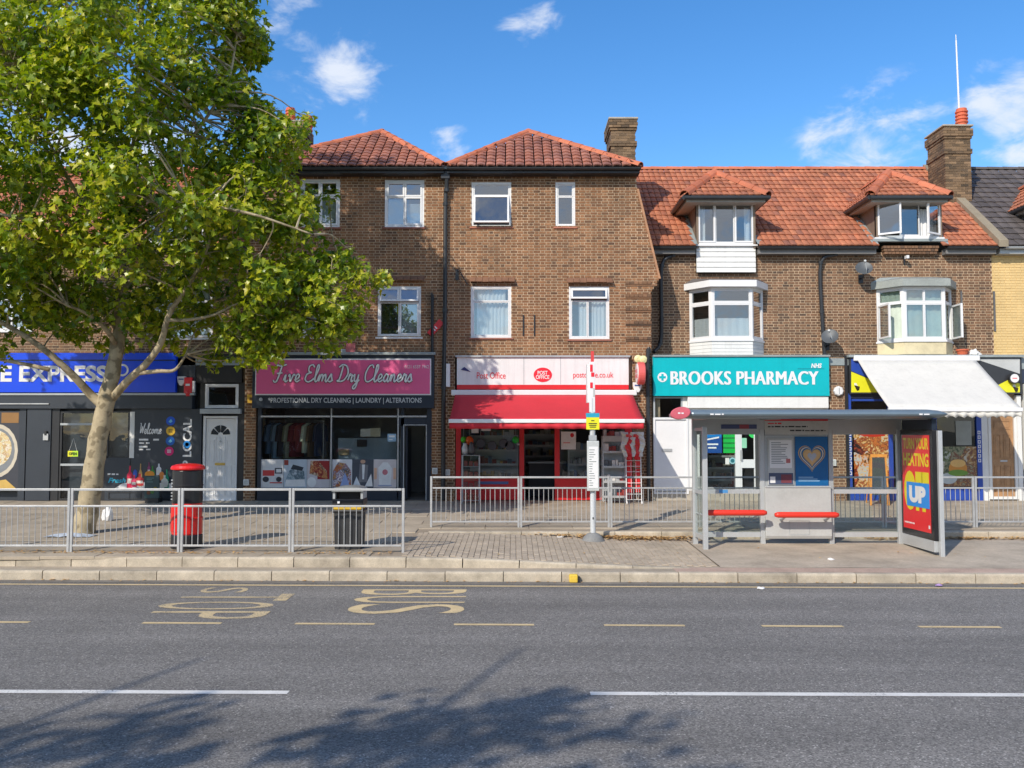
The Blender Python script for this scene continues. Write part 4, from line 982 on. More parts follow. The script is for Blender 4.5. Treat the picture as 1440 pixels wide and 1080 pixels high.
# ---- corner shop upper wall and roof (mirror of the pharmacy), mostly behind the tree
cw = R(150, 402, 235, 478, YR)
bx0, bx1 = mir(dr_p) + .2, mir(dl_p) - .2
upper(corner, -16.5, XC, [(bx0, bx1, 4.9, 6.3), (-14.2, -13.0, 5.1, 6.4)], focus=(-9, 5.6))
red_roof(corner, -16.5, XC, [(mir(dwin_p[1]), mir(dwin_p[0]), 25.9)])
dormer_roof(corner, mir(dr_p), mir(dl_p)); cheeks(corner, mir(dwin_p[1]), mir(dwin_p[0]), dwin_p[2] - .1, 8.5)
window(corner, (mir(dwin_p[1]), mir(dwin_p[0]), dwin_p[2], dwin_p[3]), YD, W3, [('curtain', 0, .3, 0, 1)], rd=2.0, rm=-.07)
window(corner, (bx0, bx1, 4.9, 6.3), YR + .02, T1, [('curtain', 0, 1, 0, 1)]); window(corner, (-14.2, -13.0, 5.1, 6.4), YR + .02, T2, [('blind', 0, 1, 0, 1)])
# ---- yellow house at the right edge
brick_wall(house, XE + .002, 17.5, 4.0, ZE - .1, YR, [], bmat=brick_y, mmat=mortar_y, focus=(13.5, 6), nparts=150)
rf = MB().poly([(XE, YE, ZE - .06), (17.5, YE, ZE - .06), (17.5, YE + RUN, ZE + SL * RUN - .06), (XE, YE + RUN, ZE + SL * RUN - .06)]).poly([(XE, YE + RUN, ZE + SL * RUN - .06), (17.5, YE + RUN, ZE + SL * RUN - .06), (17.5, YE + 2 * RUN, ZE), (XE, YE + 2 * RUN, ZE)]).build('roof', tile_dark, house, recalc=False)
tiled(rf, [(XE + .3, YE, ZE), (17.5, YE, ZE), (17.5, YE + RUN, ZE + SL * RUN), (XE + .3, YE + RUN, ZE + SL * RUN)], .28, .345, tile_dark, nparts=150)
ridge(rf, (XE, YE + RUN, ZE + SL * RUN), (17.5, YE + RUN, ZE + SL * RUN), .1, .45, tile_dark)
gutter(house, XE + .2, 17.5, YE + .03, ZE - .03, greym); B(XE + .1, 17.5, YE + .05, YR, ZE - .2, ZE - .06).build('fascia_board', greym, rf)
dormer_roof(house, 14.3, 16.5)
B(14.6, 16.2, 24.4, 26, 7.4, 8.45).build('dormer_front', offwhite, house)
B(XE + .05, 17.5, YF, YR + .1, ZG - .3, ZG + .0).build('flat_roof', lead, house)
B(XE + .02, 17.5, YF + .02, YF + .2, 3.62, ZG - .3).build('shop_fascia', M('house_fascia', (.03, .04, .07), .5), house)
B(XE + .16, 17.5, YF, YF + .15, .5, 3.6).build('shop_wall', offwhite, house)
B(XE + .05, 17.5, 31, 31.2, .3, 7).build('back_wall', mortar, house); B(17.3, 17.5, YF + .2, 31, .3, 7).build('party_wall', mortar, house)
# ================================================================== SHOPFRONTS, SIGNS, AWNINGS
def colm(c, rough=.5):
    return M('print_%02x%02x%02x' % c, tuple(v / 1.3 for v in lin(*c)), rough, var=.10, vs=5)
def poster(name, label, box, Y, base, shapes=(), cat='poster', texts=(), group=None, th=.004):
    x0, x1, z0, z1 = box if len(box) == 4 and box[0] < 100 and box[2] < 20 else R(*box, Y)
    t = thing(name, label, cat, ((x0 + x1) / 2, Y, z0), group)
    B(x0, x1, Y - th, Y, z0, z1).build('sheet', colm(base) if isinstance(base, tuple) else base, t)
    k = 1
    for col, pts in shapes:
        MB().poly([(x0 + u * (x1 - x0), Y - th - .0012 * k, z0 + v * (z1 - z0)) for u, v in pts]).build('print', colm(col) if isinstance(col, tuple) else col, t); k += 1
    for s, u0, v0, u1, v1, col in texts:
        text3(s, (x0 + u0 * (x1 - x0), Y - th - .0012 * k, z0 + v0 * (z1 - z0)), ((u1 - u0) * (x1 - x0), 0, 0), (0, 0, (v1 - v0) * (z1 - z0)), colm(col), t, bold=.015, depth=.001)
    return t
def disc(cu, cv, ru, rv, n=20, a0=0, a1=2 * pi): return [(cu + ru * cos(a0 + (a1 - a0) * i / n), cv + rv * sin(a0 + (a1 - a0) * i / n)) for i in range(n if a1 - a0 > 6 else n + 1)]
def rect(u0, v0, u1, v1): return [(u0, v0), (u1, v0), (u1, v1), (u0, v1)]
FZ = lambda p: z_up(23.4)
# ---------------------------------------------------------------- dry cleaners
sf = fbox(362, 686, 564, 704, YS, -.02, .12).build('stall_riser', navy, dry)
fr = MB()
for a, b in ((362, 367), (464.3, 467), (558, 561), (563.5, 568), (600, 607)):
    x0, x1, z0, z1 = R(a, 574, b, 704, YS); fr.box(x0, x1, YS - .0, YS + .1, z0, z1)
shopf = fr.build('shop_frame', navy, dry)
mt = MB()
for a, b, c, d in ((367, 584.5, 464.3, 586.8), (467, 584.5, 558, 586.8), (561, 584.5, 600, 586.8), (464.8, 574, 466.6, 686), (558.8, 574, 560.6, 702)):
    x0, x1, z0, z1 = R(a, c if False else b, c, d, YS); mt.box(x0, x1, YS - .02, YS - .002, z0, z1)
mt.build('glazing_bar', galv, dry)
for a, b, c, d in ((367, 587, 464.3, 686), (467, 587, 558, 686), (367, 574, 464.3, 584.5), (467, 574, 558, 584.5), (561, 574, 600, 584.5)):
    fbox(a, b, c, d, YS, .045, .055).build('pane', glass_shop, dry)
fbox(561, 588, 600, 599, YS, .0, .1).build('door_head', navy, dry)
df = MB(); x0, x1, z0, z1 = R(567, 597, 600, 702, YS); df.ring(x0, x1, z0 - .1, z1, YS - .01, YS + .06, .022); df.build('door_frame', greym, dry)
dl = B(x0 + .05, x0 + .10, YS + .08, YS + .95, z0, z1 - .05).build('door', navy, dry)
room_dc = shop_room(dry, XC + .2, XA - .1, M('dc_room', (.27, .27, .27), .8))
B(PX(470) * 1.02, PX(560) * 1.02, 24.55, 24.6, .6, P(510, 616, 24.6)[1]).build('partition', M('grey_partition', (.30, .35, .40), .6), dry)
for i, (a, b, c, d, col) in enumerate(((507, 603, 521, 614, (190, 180, 165)), (521, 602, 535, 614, (175, 160, 130)), (502, 618, 516, 628, (40, 35, 40)), (476, 632, 491, 640, (190, 165, 130)))):
    poster('notice', ('pale paper notice taped high inside the dry cleaners right window', 'tan paper notice beside the pale one inside the dry cleaners window', 'dark framed notice below the paper notices in the dry cleaners window', 'tan card low on the partition inside the dry cleaners window')[i], (a, b, c, d), 24.5 if i > 1 else 23.5, col, cat='notice')
# window strip of printed posters
PY = YS + .03
poster('window_poster', 'window poster of a delivery van, leftmost in the dry cleaners strip', (367, 646, 398.5, 686), PY, (214, 214, 216), [((198, 60, 60), rect(.08, .42, .6, .62)), ((60, 66, 80), rect(.62, .5, .95, .7)), ((235, 235, 240), rect(.68, .54, .9, .66)), ((40, 44, 56), disc(.22, .3, .14, .10)), ((40, 44, 56), disc(.8, .3, .12, .09)), ((190, 70, 70), rect(.4, .16, .95, .2))], cat='window poster', group='posters along the dry cleaners window')
poster('window_poster', 'window poster of a steam iron in the dry cleaners strip', (399, 646, 431.5, 686), PY, (186, 198, 210), [(food_mat('iron_print', [(60, 80, 92), (120, 146, 158), (196, 206, 214), (70, 96, 110), (150, 170, 180)], 4), [(.05, .2), (.92, .3), (.88, .58), (.6, .72), (.25, .62)]), ((240, 242, 245), [(.05, .05), (.95, .05), (.9, .3), (.1, .28)]), ((40, 48, 60), [(.3, .66), (.8, .6), (.86, .72), (.4, .82)]), ((150, 60, 50), rect(.02, .8, .2, .98))], cat='window poster', group='posters along the dry cleaners window')
poster('window_poster', 'window poster of red and tan shoes in the dry cleaners strip', (432, 646, 464, 686), PY, (206, 200, 204), [((150, 30, 34), rect(.45, .3, .98, .95)), (food_mat('shoe_print', [(60, 26, 20), (150, 40, 36), (206, 150, 90), (90, 44, 26), (226, 200, 170), (120, 60, 34)], 6), [(.1, .5), (.5, .4), (.9, .3), (.85, .6), (.5, .95), (.15, .95)]), ((238, 236, 238), disc(.2, .2, .2, .18))], cat='window poster', group='posters along the dry cleaners window')
poster('window_poster', 'window poster of a heap of coloured clothes in the dry cleaners strip', (467, 646, 495, 686), PY, (225, 225, 230), [(food_mat('clothes_print', [(44, 48, 110), (196, 130, 60), (150, 40, 60), (226, 226, 232), (90, 60, 120), (214, 160, 90), (40, 44, 70), (190, 196, 220)], 6), [(.03, .03), (.97, .03), (.95, .6), (.7, .85), (.3, .9), (.05, .6)]), ((150, 170, 220), [(.4, .05), (.9, .05), (.65, .55)])], cat='window poster', group='posters along the dry cleaners window')
poster('window_poster', 'window poster of a grey suit and white shirt in the dry cleaners strip', (495.5, 646, 525, 686), PY, (70, 76, 88), [((120, 120, 126), [(.3, .2), (.7, .2), (.75, .8), (.35, .85)]), ((235, 235, 235), [(.48, .3), (.56, .3), (.6, .82), (.46, .82)]), ((205, 165, 140), disc(.5, .92, .12, .07)), ((215, 222, 235), [(.0, .0), (.45, .0), (.2, .4)]), ((238, 238, 242), [(.6, .05), (.98, .05), (.9, .5)])], cat='window poster', group='posters along the dry cleaners window')
poster('window_poster', 'window poster of a white shirt on hanger, rightmost in the dry cleaners strip', (525.5, 646, 557.5, 686), PY, (214, 205, 205), [((236, 238, 244), [(.25, .1), (.75, .1), (.8, .7), (.6, .9), (.4, .9), (.2, .7)]), ((200, 120, 130), disc(.5, .55, .12, .1)), ((225, 180, 150), rect(.02, .3, .14, .7)), ((225, 180, 150), rect(.86, .3, .98, .7)), ((160, 170, 200), rect(.2, .06, .8, .1))], cat='window poster', group='posters along the dry cleaners window')
poster('card_sticker', 'small light blue payment sticker at the right of the dry cleaners window', (545, 610, 557, 621), PY, (150, 185, 210), [((235, 240, 245), rect(.15, .55, .85, .8)), ((235, 240, 245), rect(.15, .2, .6, .35))], cat='sticker')
# clothes rail inside
rail = thing('clothes_rail', 'metal clothes rail hung with garments inside the dry cleaners left window', 'clothes rail', (PX(415), 24.5, .62))
x0, z0 = P(380, 592, 24.5); x1, _ = P(455, 592, 24.5)
MB().tube([(x0, 24.5, .62), (x0, 24.5, z0), (x1, 24.5, z0), (x1, 24.5, .62)], .018, 8).build('rail', galv, rail)
GC = [((60, 78, 96), 'slate blue'), ((96, 112, 124), 'pale grey'), ((44, 40, 44), 'black'), ((120, 116, 96), 'olive'), ((92, 30, 34), 'dark red'), ((110, 44, 44), 'faded red'), ((150, 150, 132), 'cream'), ((76, 60, 46), 'brown'), ((40, 46, 62), 'navy')]
for i, (c, nm) in enumerate(GC):
    x = x0 + .08 + (x1 - x0 - .16) * i / 8; ln = random.uniform(.75, 1.05)
    g = thing('hanging_garment', nm + ' garment hanging on the rail inside the dry cleaners left window', 'garment', (x, 24.5, z0), 'garments on the dry cleaners rail')
    m = Matrix.Translation((x, 24.5, z0 - .05)) @ Matrix.Rotation(radians(58 + random.uniform(-12, 12)), 4, 'Z')
    prof = [(-.07, 0), (-.24, -.09), (-.30, -.5), (-.22, -.5), (-.2, -.2), (-.23, -ln), (.23, -ln), (.2, -.2), (.22, -.5), (.30, -.5), (.24, -.09), (.07, 0)]
    q = MB().prism([m @ Vector((a, -.04, b)) for a, b in prof], m.to_3x3() @ Vector((0, .08, 0))); q.build('cloth', colm(tuple(min(255, int(v * 1.5)) for v in c), .9), g, bevel=.02)
    MB().tube(smooth_path([m @ Vector(p) for p in ((-.2, 0, -.07), (0, 0, .0), (0, 0, .04), (.03, 0, .07), (0, 0, .09))], 3), .006, 5).build('hanger', galv, g)
# sign
sg = thing('shop_sign', 'pink shop sign reading Five Elms Dry Cleaners in white script', 'shop sign', (PX(484), YF - .1, PZ(573)))
fbox(357, 499, 611, 574, YF, -.14, .05).build('fascia', navy, sg); fbox(355, 496, 613, 500, YF, -.2, .05).build('fascia_cap', lead, sg, bevel=.01)
fbox(361.5, 505, 607, 556, YF, -.165, -.14).build('sign_border', white, sg); fbox(363, 507, 605.4, 554.3, YF, -.172, -.165).build('sign_panel', pink, sg)
YL = YF - .174
cursive('Five Elms Dry Cleaners', 384, 537, 583, 24, YL, blackm, sg, .034, dy=-.012, name='script_outline'); cursive('Five Elms Dry Cleaners', 384.5, 537, 583.5, 24, YL, letter_w, sg, .021, dy=.022)  # wider black copy behind the white script is its dark outline
ftext('0121 6537 1962', 569, 513.5, 603, 518, YL, letter_w, sg)
ftext('*PROFESTIONAL DRY CLEANING | LAUNDRY | ALTERATIONS', 377, 559, 593, 568.5, YF - .141, colm((200, 204, 206)), sg, bold=.012)
MB().lathe([(.0, -.01), (.045, -.01), (.045, .02)], (PX(370), YF - .16, PZ(562)), 12, 'y').build('round_badge', greym, sg)
# things on the brick pier left of the dry cleaners
al = thing('bell_box', 'small amber bell box on the brick pier left of the dry cleaners', 'bell box', (PX(353.5), YF - .05, PZ(566)))
fbox(348.5, 555, 359, 567, YF, -.07, .0).build('case', M('amber_plastic', (.62, .36, .04), .4), al, bevel=.01); fbox(352, 559, 355.5, 563, YF, -.075, -.07).build('lens', colm((120, 80, 20)), al)
for nm, a, b, lab in (('meter_box', 343, 674, 'white meter box low on the pier left of the dry cleaners'), ('meter_box', 608, 658, 'white meter box on the pier right of the dry cleaners door'), ('meter_box', 625.5, 660, 'small white meter box right of the tall drainpipe')):
    t = thing(nm, lab, 'meter box', (PX(a + 4), YF, PZ(b + 9))); fbox(a, b, a + 7.5, b + 8.5, YF, -.06, 0).build('case', offwhite, t, bevel=.006); fbox(a + 1.2, b + 1.2, a + 6.3, b + 7.3, YF, -.066, -.06).build('lid', lgrey, t)
lb = thing('light_box', 'narrow upright white light box between the dry cleaners and post office signs', 'light box', (PX(630.5), YF, PZ(544)))
fbox(627.8, 512, 633.2, 544.5, YF, -.16, -.0).build('case', white, lb, bevel=.01)
yb = thing('burglar_bell', 'pinkish alarm box above the dry cleaners sign under the leaves', 'alarm box', (PX(492), YF, PZ(498)))
fbox(487, 483, 500, 498, YF, -.08, 0).build('case', M('pink_alarm', (.45, .13, .13), .5), yb, bevel=.01); fbox(480, 491, 487, 498, YF, -.06, 0).build('bracket_plate', lgrey, yb)

# ---------------------------------------------------------------- post office
for a, b in ((641, 648), (730.5, 737), (780, 787), (879, 889)):
    x0, x1, z0, z1 = R(a, 600, b, 703, YS); B(x0, x1, YS, YS + .12, z0, z1).build('shop_frame_post', redp, post)
fbox(640, 549, 889, 603, YS, .01, .14).build('shop_head', redp, post)
for a, b in ((648, 730.5), (787, 879)):
    fbox(a, 673, b, 703, YS, .01, .12).build('stall_riser', redp, post)
    fbox(a, 603, b, 673, YS, .05, .06).build('pane', glass_shop, post); fbox(a, 671, b, 673.5, YS, -.01, .10).build('window_sill', redp, post)
fbox(668, 677, 715, 681, YS, .0, .012).build('riser_strip', colm((90, 110, 160)), post)
fbox(727, 624, 730.5, 626, YS, -.02, .02).build('hinge', galv, post)
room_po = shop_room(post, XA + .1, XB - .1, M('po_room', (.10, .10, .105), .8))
# interior shelving and stock
def shelf(name, label, px0, px1, py_top, Y, n, cat='shelf', mat=None, goods=True, cols=None, back=True):
    x0, zt = P(px0, py_top, Y); x1, _ = P(px1, py_top, Y); zb = z_up(23.4) + .02 if Y < 23.4 else .62
    t = thing(name, label, cat, ((x0 + x1) / 2, Y, zb)); mat = mat or galv
    for x in (x0, x1):
        B(x - .014, x + .014, Y - .014, Y + .014, zb, zt).build('upright', mat, t); B(x - .014, x + .014, Y + .3, Y + .33, zb, zt).build('upright', mat, t)
    for i in range(n):
        z = zb + .12 + (zt - zb - .16) * i / max(1, n - 1)
        B(x0, x1, Y, Y + .33, z - .012, z + .006).build('shelf', mat, t)
        B(x0, x1, Y - .012, Y - .001, z - .02, z + .035).build('shelf_edge', mat, t)
        if goods and i < n - 0:
            x = x0 + .02
            mb = {}
            while x < x1 - .08:
                w_ = random.uniform(.05, .13); h = min(random.uniform(.08, .22), (zt - zb) / n - .05); c = random.choice(cols or [(200, 196, 188), (120, 40, 40), (70, 90, 120), (180, 150, 80), (60, 60, 62), (150, 160, 150)])
                mb.setdefault(c, MB()).box(x, min(x + w_, x1 - .01), Y + .03, Y + .25, z + .007, z + .007 + h); x += w_ + .012
            for c, m in mb.items(): m.build('goods', colm(c), t, kind='stuff')
    if back: B(x0, x1, Y + .335, Y + .345, zb, zt).build('back_panel', greym, t)
    return t
shelf('stock_shelf', 'shelves of stock inside the post office left window', 662, 728, 612, 24.3, 5)
shelf('stock_shelf', 'shelves of stock at the back of the post office doorway', 738, 780, 610, 26.0, 6)
shelf('stock_shelf', 'shelves of stock inside the post office right window', 800, 876, 632, 24.3, 4, cols=[(150, 160, 160), (120, 150, 190), (200, 200, 195), (80, 90, 95)])
ct = thing('shop_counter', 'dark counter standing in the post office doorway', 'counter', (PX(765), 25.2, .6)); B(PX(745), PX(800), 25.0, 25.4, .6, 1.5).build('front', M('counter_dark', (.03, .03, .035), .5), ct); B(PX(744), PX(801), 24.95, 25.45, 1.5, 1.55).build('top', greym, ct)
poster('window_poster', 'white poster with a red dot in the post office right window', (789, 607, 810, 632), YS + .03, (224, 224, 222), [((200, 30, 40), disc(.74, .8, .13, .12)), ((220, 120, 120), rect(.15, .35, .6, .4))], cat='window poster')
poster('window_notice', 'white notice high in the post office left window', (663, 602, 673, 609), YS + .03, (225, 225, 225), cat='notice')
poster('window_notice', 'small white notice right of the other at the post office window head', (677, 602, 690, 606), YS + .03, (215, 215, 215), cat='notice')
# toys and hanging goods in the left window
for i, (a, b, r, c, nm, lab) in enumerate(((652, 618, .075, (70, 190, 40), 'inflatable_toy', 'lime green inflatable toy hung at the post office window top left'), (660, 619, .10, (230, 100, 30), 'inflatable_toy', 'orange inflatable toy hung beside the lime green one'), (725, 618, .085, (30, 170, 60), 'toy_bag', 'green toy bag hanging by the post office door post'))):
    x, z = P(a, b, YS - .10); t = thing(nm, lab, 'toy', (x, YS - .1, z))
    q = MB().lathe([(.3 * r, -1.2 * r), (r, -.6 * r), (1.05 * r, .2 * r), (.6 * r, .8 * r), (.2 * r, 1.0 * r)], (x, YS - .1, z), 10); q.build('body', colm(c), t, smooth=True)
    MB().tube([(x, YS - .1, z + .9 * r), (x, YS - .1, PZ(600))], .004, 5).build('string', greym, t)
for i, px in enumerate((676, 692, 708, 716)):
    x, z = P(px, 617 + (i % 2) * 3, YS - .04); t = thing('sunglasses_card' if i < 3 else 'toy_pack', ('dark goods pack hanging at the left of the post office window', 'dark goods pack hanging mid post office window', 'dark rounded pack hanging right of mid post office window', 'tall dark pack hanging by the post office door post')[i], 'goods pack', (x, YS - .04, z))
    MB().lathe([(.11, -.015), (.12, 0), (.1, .02)], (x, YS - .06, z - .12), 14, 'y').build('pack', M('dark_pack', (.05, .055, .07), .4), t); MB().tube([(x, YS - .05, z), (x, YS - .05, z + .22)], .004, 5).build('hook', galv, t)
# glass cabinet outside, left
cab = thing('display_cabinet', 'tall glass display cabinet outside the post office at the left window', 'cabinet', (PX(661), 22.9, .58))
x0, zt = P(650, 640, 22.8); x1, _ = P(674, 640, 22.8); zb = z_up(22.9) + .0
for x in (x0, x1):
    for y in (22.75, 23.1): B(x - .012, x + .012, y - .012, y + .012, zb, zt).build('upright', galv, cab)
for i in range(5): B(x0, x1, 22.75, 23.1, zb + .08 + (zt - zb - .08) * i / 4 - .01, zb + .08 + (zt - zb - .08) * i / 4).build('shelf', galv, cab)
B(x0 + .014, x1 - .014, 22.745, 22.75, zb + .1, zt - .02).build('pane', glass_shop, cab)
q = MB()
for i in range(4):
    for k in range(3): q.box(x0 + .04 + k * .13, x0 + .13 + k * .13, 22.82, 23.0, zb + .085 + (zt - zb - .08) * i / 4, zb + .085 + (zt - zb - .08) * i / 4 + random.uniform(.08, .2))
q.build('goods', colm((150, 70, 60)), cab, kind='stuff')
for i, (px, lab) in enumerate(((654, 'silver trophy shaped jar, left one on the glass cabinet'), (663, 'dark jar, right one on the glass cabinet'))):
    x = P(px, 640, 22.9)[0]; t = thing('jar', lab, 'jar', (x, 22.9, zt)); MB().lathe([(.05, 0), (.085, .06), (.09, .18), (.05, .26), (.065, .30)], (x, 22.9, zt), 14).build('body', galv if i == 0 else M('dark_glazed', (.06, .06, .065), .3), t, smooth=True); MB().lathe([(.03, 0), (.03, .03)], (x, 22.9, zt + .30), 10).build('lid', blackm, t)
# shelf rack and folding trolley outside, right
rk = shelf('goods_rack', 'grey metal rack of small goods outside the post office right window', 848, 880, 613, 22.75, 5, 'rack', cols=[(215, 210, 205), (150, 60, 55), (180, 180, 178), (90, 96, 100)])
x0, zt = P(848, 613, 22.74); x1, _ = P(880, 613, 22.74); B(x0, x1, 22.73, 22.745, zt - .14, zt).build('header_board', lgrey, rk)
tr = thing('wire_trolley', 'tall white wire rack with red cards standing right of the goods rack', 'rack', (PX(891), 22.6, .58))
x0, zt = P(881, 638, 22.6); x1, _ = P(902, 638, 22.6); zb = z_up(22.6)
for x in (x0, x1): MB().tube([(x, 22.6, zb + .05), (x, 22.75, zt)], .012, 6).build('upright', white, tr)
for i in range(9):
    z = zb + .12 + (zt - zb - .16) * i / 8; yy = 22.6 + .15 * (z - zb) / (zt - zb); B(x0, x1, yy - .006, yy + .006, z - .006, z + .006).build('wire', white, tr)
for k in (.33, .66): MB().tube([(x0 + (x1 - x0) * k, 22.6, zb + .12), (x0 + (x1 - x0) * k, 22.75, zt - .02)], .005, 5).build('wire', white, tr)
for k in (0, 1):
    for i in range(5): B(x0 + .03 + k * .2, x0 + .15 + k * .2, 22.72, 22.74, zb + .3 + i * .2, zb + .47 + i * .2).build('card', redp, tr)
for x in (x0, x1): MB().lathe([(.04, -.015), (.04, .015)], (x, 22.6, zb + .04), 10, 'x').build('wheel', white, tr)
for i in range(5):
    x, z = P(878 + i * 6, 622 + (i % 2) * 3, 22.4); t = thing('hanging_flag', ('white flag, leftmost of the five hanging under the awning end', 'red flag, second from the left under the awning end', 'white and longer flag, middle of the five under the awning end', 'red flag, fourth from the left under the awning end', 'white flag, rightmost of the five under the awning end')[i], 'flag', (x, 22.4, z - .2), 'flags under the awning end')
    q = MB(); n = 6; vs_ = []
    for j in range(n + 1):
        for s in (-1, 1): vs_.append((x + s * .09 * (1 - .5 * j / n) + .03 * sin(j * 1.3 + i), 22.4 + .04 * sin(j * 1.7 + s), z + .25 - j * .10))
    q.add(vs_, [(2 * j, 2 * j + 1, 2 * j + 3, 2 * j + 2) for j in range(n)]); o = q.build('cloth', awn_white if i % 2 == 0 else redp, t)
    md = o.modifiers.new('thickness', 'SOLIDIFY'); md.thickness = .004
t = thing('fruit_display', 'tray of yellow fruit low in the post office right window', 'fruit tray', (PX(807), 24.0, .8)); x0, z0 = P(793, 688, 23.9); x1, _ = P(823, 688, 23.9)
B(x0, x1, 23.75, 24.1, z0 - .02, z0 + .03).build('tray', redp, t); q = MB()
for i in range(16): q.lathe([(.01, -.05), (.045, -.02), (.045, .02), (.01, .05)], (random.uniform(x0 + .05, x1 - .05), random.uniform(23.6, 23.7), z0 + .09 + random.uniform(0, .1)), 7)
q.build('fruit', M('yellow_fruit', (.70, .48, .03), .5), t, kind='stuff')
# sign
sg = thing('shop_sign', 'long white shop sign with red oval and Post Office lettering', 'shop sign', (PX(763), YF, PZ(548)))
fbox(643, 503, 883, 541.5, YF, -.14, .02).build('sign_panel', postwhite, sg); fbox(643, 541.5, 883, 548, YF, -.143, .02).build('red_strip', redp, sg); fbox(641, 500.5, 885, 503, YF, -.19, .02).build('fascia_cap', greym, sg)
for px in (736.6, 788): fbox(px - .35, 503, px + .35, 541, YF, -.1425, -.139).build('panel_joint', greym, sg)
YL = YF - .141
ftext('Post Office', 670.5, 523.5, 711, 532.5, YL, letter_r, sg, bold=.004); ftext('postoffice.co.uk', 806, 523, 862.5, 533.5, YL, letter_r, sg, bold=.004)
x, z = P(763, 527.5, YF); MB().prism([(x + .235 * cos(2 * pi * i / 32), YF - .15, z + .185 * sin(2 * pi * i / 32)) for i in range(32)], (0, .012, 0)).build('red_oval', letter_r, sg)
ftext('POST', 756, 521.5, 770, 527, YF - .151, letter_w, sg, bold=.02); ftext('OFFICE', 753.5, 527.6, 772.5, 533, YF - .151, letter_w, sg, bold=.02)
bd = MB().prism([P(648, 520, YL)[0:1] + (YF - .15,) + P(648, 520, YL)[1:], P(662, 523, YL)[0:1] + (YF - .15,) + P(662, 523, YL)[1:], P(653, 516, YL)[0:1] + (YF - .15,) + P(653, 516, YL)[1:], P(650, 518, YL)[0:1] + (YF - .15,) + P(650, 518, YL)[1:]], (0, .006, 0)).build('torn_sticker', colm((50, 50, 110)), sg)
# awnings: canvas on arms, cassette, front bar and valance
def awning(name, label, pt, pb, Ytop, Ybot, canvas, val_px, scallop=False, bar=None):
    t = thing(name, label, 'awning', ((P(pt[0], pt[1], Ytop)[0] + P(pt[2], pt[1], Ytop)[0]) / 2, Ytop, P(pb[0], pb[1], Ybot)[1]))
    xa, zt = P(pt[0], pt[1], Ytop); xb, _ = P(pt[2], pt[1], Ytop); xc, zb = P(pb[0], pb[1], Ybot); xd, _ = P(pb[2], pb[1], Ybot)
    n, m = 24, 10; vs_ = []
    for j in range(m + 1):
        f = j / m
        for i in range(n + 1):
            u = i / n; vs_.append((xa + (xb - xa) * u + ((xc + (xd - xc) * u) - (xa + (xb - xa) * u)) * f, Ytop + (Ybot - Ytop) * f, zt + (zb - zt) * f - .035 * sin(pi * f) + .004 * sin(u * 40) * sin(pi * f)))
    cv = MB().add(vs_, [(j * (n + 1) + i, j * (n + 1) + i + 1, (j + 1) * (n + 1) + i + 1, (j + 1) * (n + 1) + i) for j in range(m) for i in range(n)]).build('canvas', canvas, t, smooth=True, recalc=False)
    md = cv.modifiers.new('thickness', 'SOLIDIFY'); md.thickness = .008
    B(xa - .1, xb + .1, Ytop - .04, Ytop + .14, zt - .02, zt + .12).build('cassette', bar or white, t, bevel=.02)
    MB().box(xc - .02, xd + .02, Ybot - .05, Ybot + .03, zb - .08, zb + .012).build('front_bar', bar or white, t, bevel=.012)
    zv = P(pb[0], val_px, Ybot)[1]; k = 96; q = []
    for i in range(k + 1):
        x = xc + (xd - xc) * i / k; q.append((x, Ybot - .02 + .008 * sin(i * .9), zb - .08)); q.append((x, Ybot - .02 + .02 * sin(i * .9), zv + (.045 * abs(sin(pi * i / 6)) if scallop else .006 * sin(i))))
    v = MB().add(q, [(2 * i, 2 * i + 1, 2 * i + 3, 2 * i + 2) for i in range(k)]).build('valance', canvas, t, smooth=True, recalc=False)
    md = v.modifiers.new('thickness', 'SOLIDIFY'); md.thickness = .006
    for x, xo in ((xa + .15, xc + .2), (xb - .15, xd - .2)): 
        MB().tube([(x, Ytop - .02, zt - .12), ((x + xo) / 2 + (.35 if xo < 0 or xo < (xc + xd) / 2 else -.35), (Ytop + Ybot) / 2, (zt + zb) / 2 - .1), (xo, Ybot + .02, zb - .05)], .025, 6).build('arm', bar or white, t)
    return t
awning('awning', 'red canvas awning pulled out below the post office sign', (640, 555, 890), (632, 590, 905), 23.22, 21.3, awn_red, 603)
# projecting signs right of the post office
t = thing('projecting_sign', 'round red and white projecting sign right of the post office sign', 'projecting sign', (PX(902), YF - .35, PZ(541)))
MB().lathe([(.27, -.09), (.29, -.07), (.29, .07), (.27, .09)], (PX(901, 23.0), 23.0, PZ(525, 23.0)), 28, 'x').build('drum', M('projecting_red', (.55, .10, .09), .4), t)
MB().lathe([(.25, -.015), (.25, .015)], (PX(901, 23.0) - .095, 23.0, PZ(525, 23.0)), 28, 'x').build('face', white, t)
text3('POST', (PX(901, 23.0) - .112, 23.18, PZ(525, 23.0) + .01), (0, -.36, 0), (0, 0, .09), letter_r, t, bold=.02); text3('OFFICE', (PX(901, 23.0) - .112, 23.2, PZ(525, 23.0) - .12), (0, -.4, 0), (0, 0, .09), letter_r, t, bold=.02)
MB().tube([(PX(901, 23.0), 23.25, PZ(525, 23.0)), (PX(901, 23.0), YF, PZ(525, 23.0))], .02, 6).build('bracket', blackm, t)
for i, (px, py, r) in enumerate(((896.5, 505, .10), (903.5, 506, .10))):
    t = thing('lamp_disc', ('left cream lamp disc of the pair above the round projecting sign', 'right cream lamp disc of the pair above the round projecting sign')[i], 'lamp', (PX(px), YF - .08, PZ(py)))
    MB().lathe([(r * .4, -.02), (r, 0), (r, .03), (r * .7, .06)], (PX(px), YF - .10 - .04 * i, PZ(py)), 16, 'y').build('lens', M('cream_plastic', (.72, .58, .30), .4), t, smooth=False); MB().tube([(PX(px), YF - .05, PZ(py)), (PX(px), YF + .02, PZ(py))], .03, 8).build('base', greym, t)
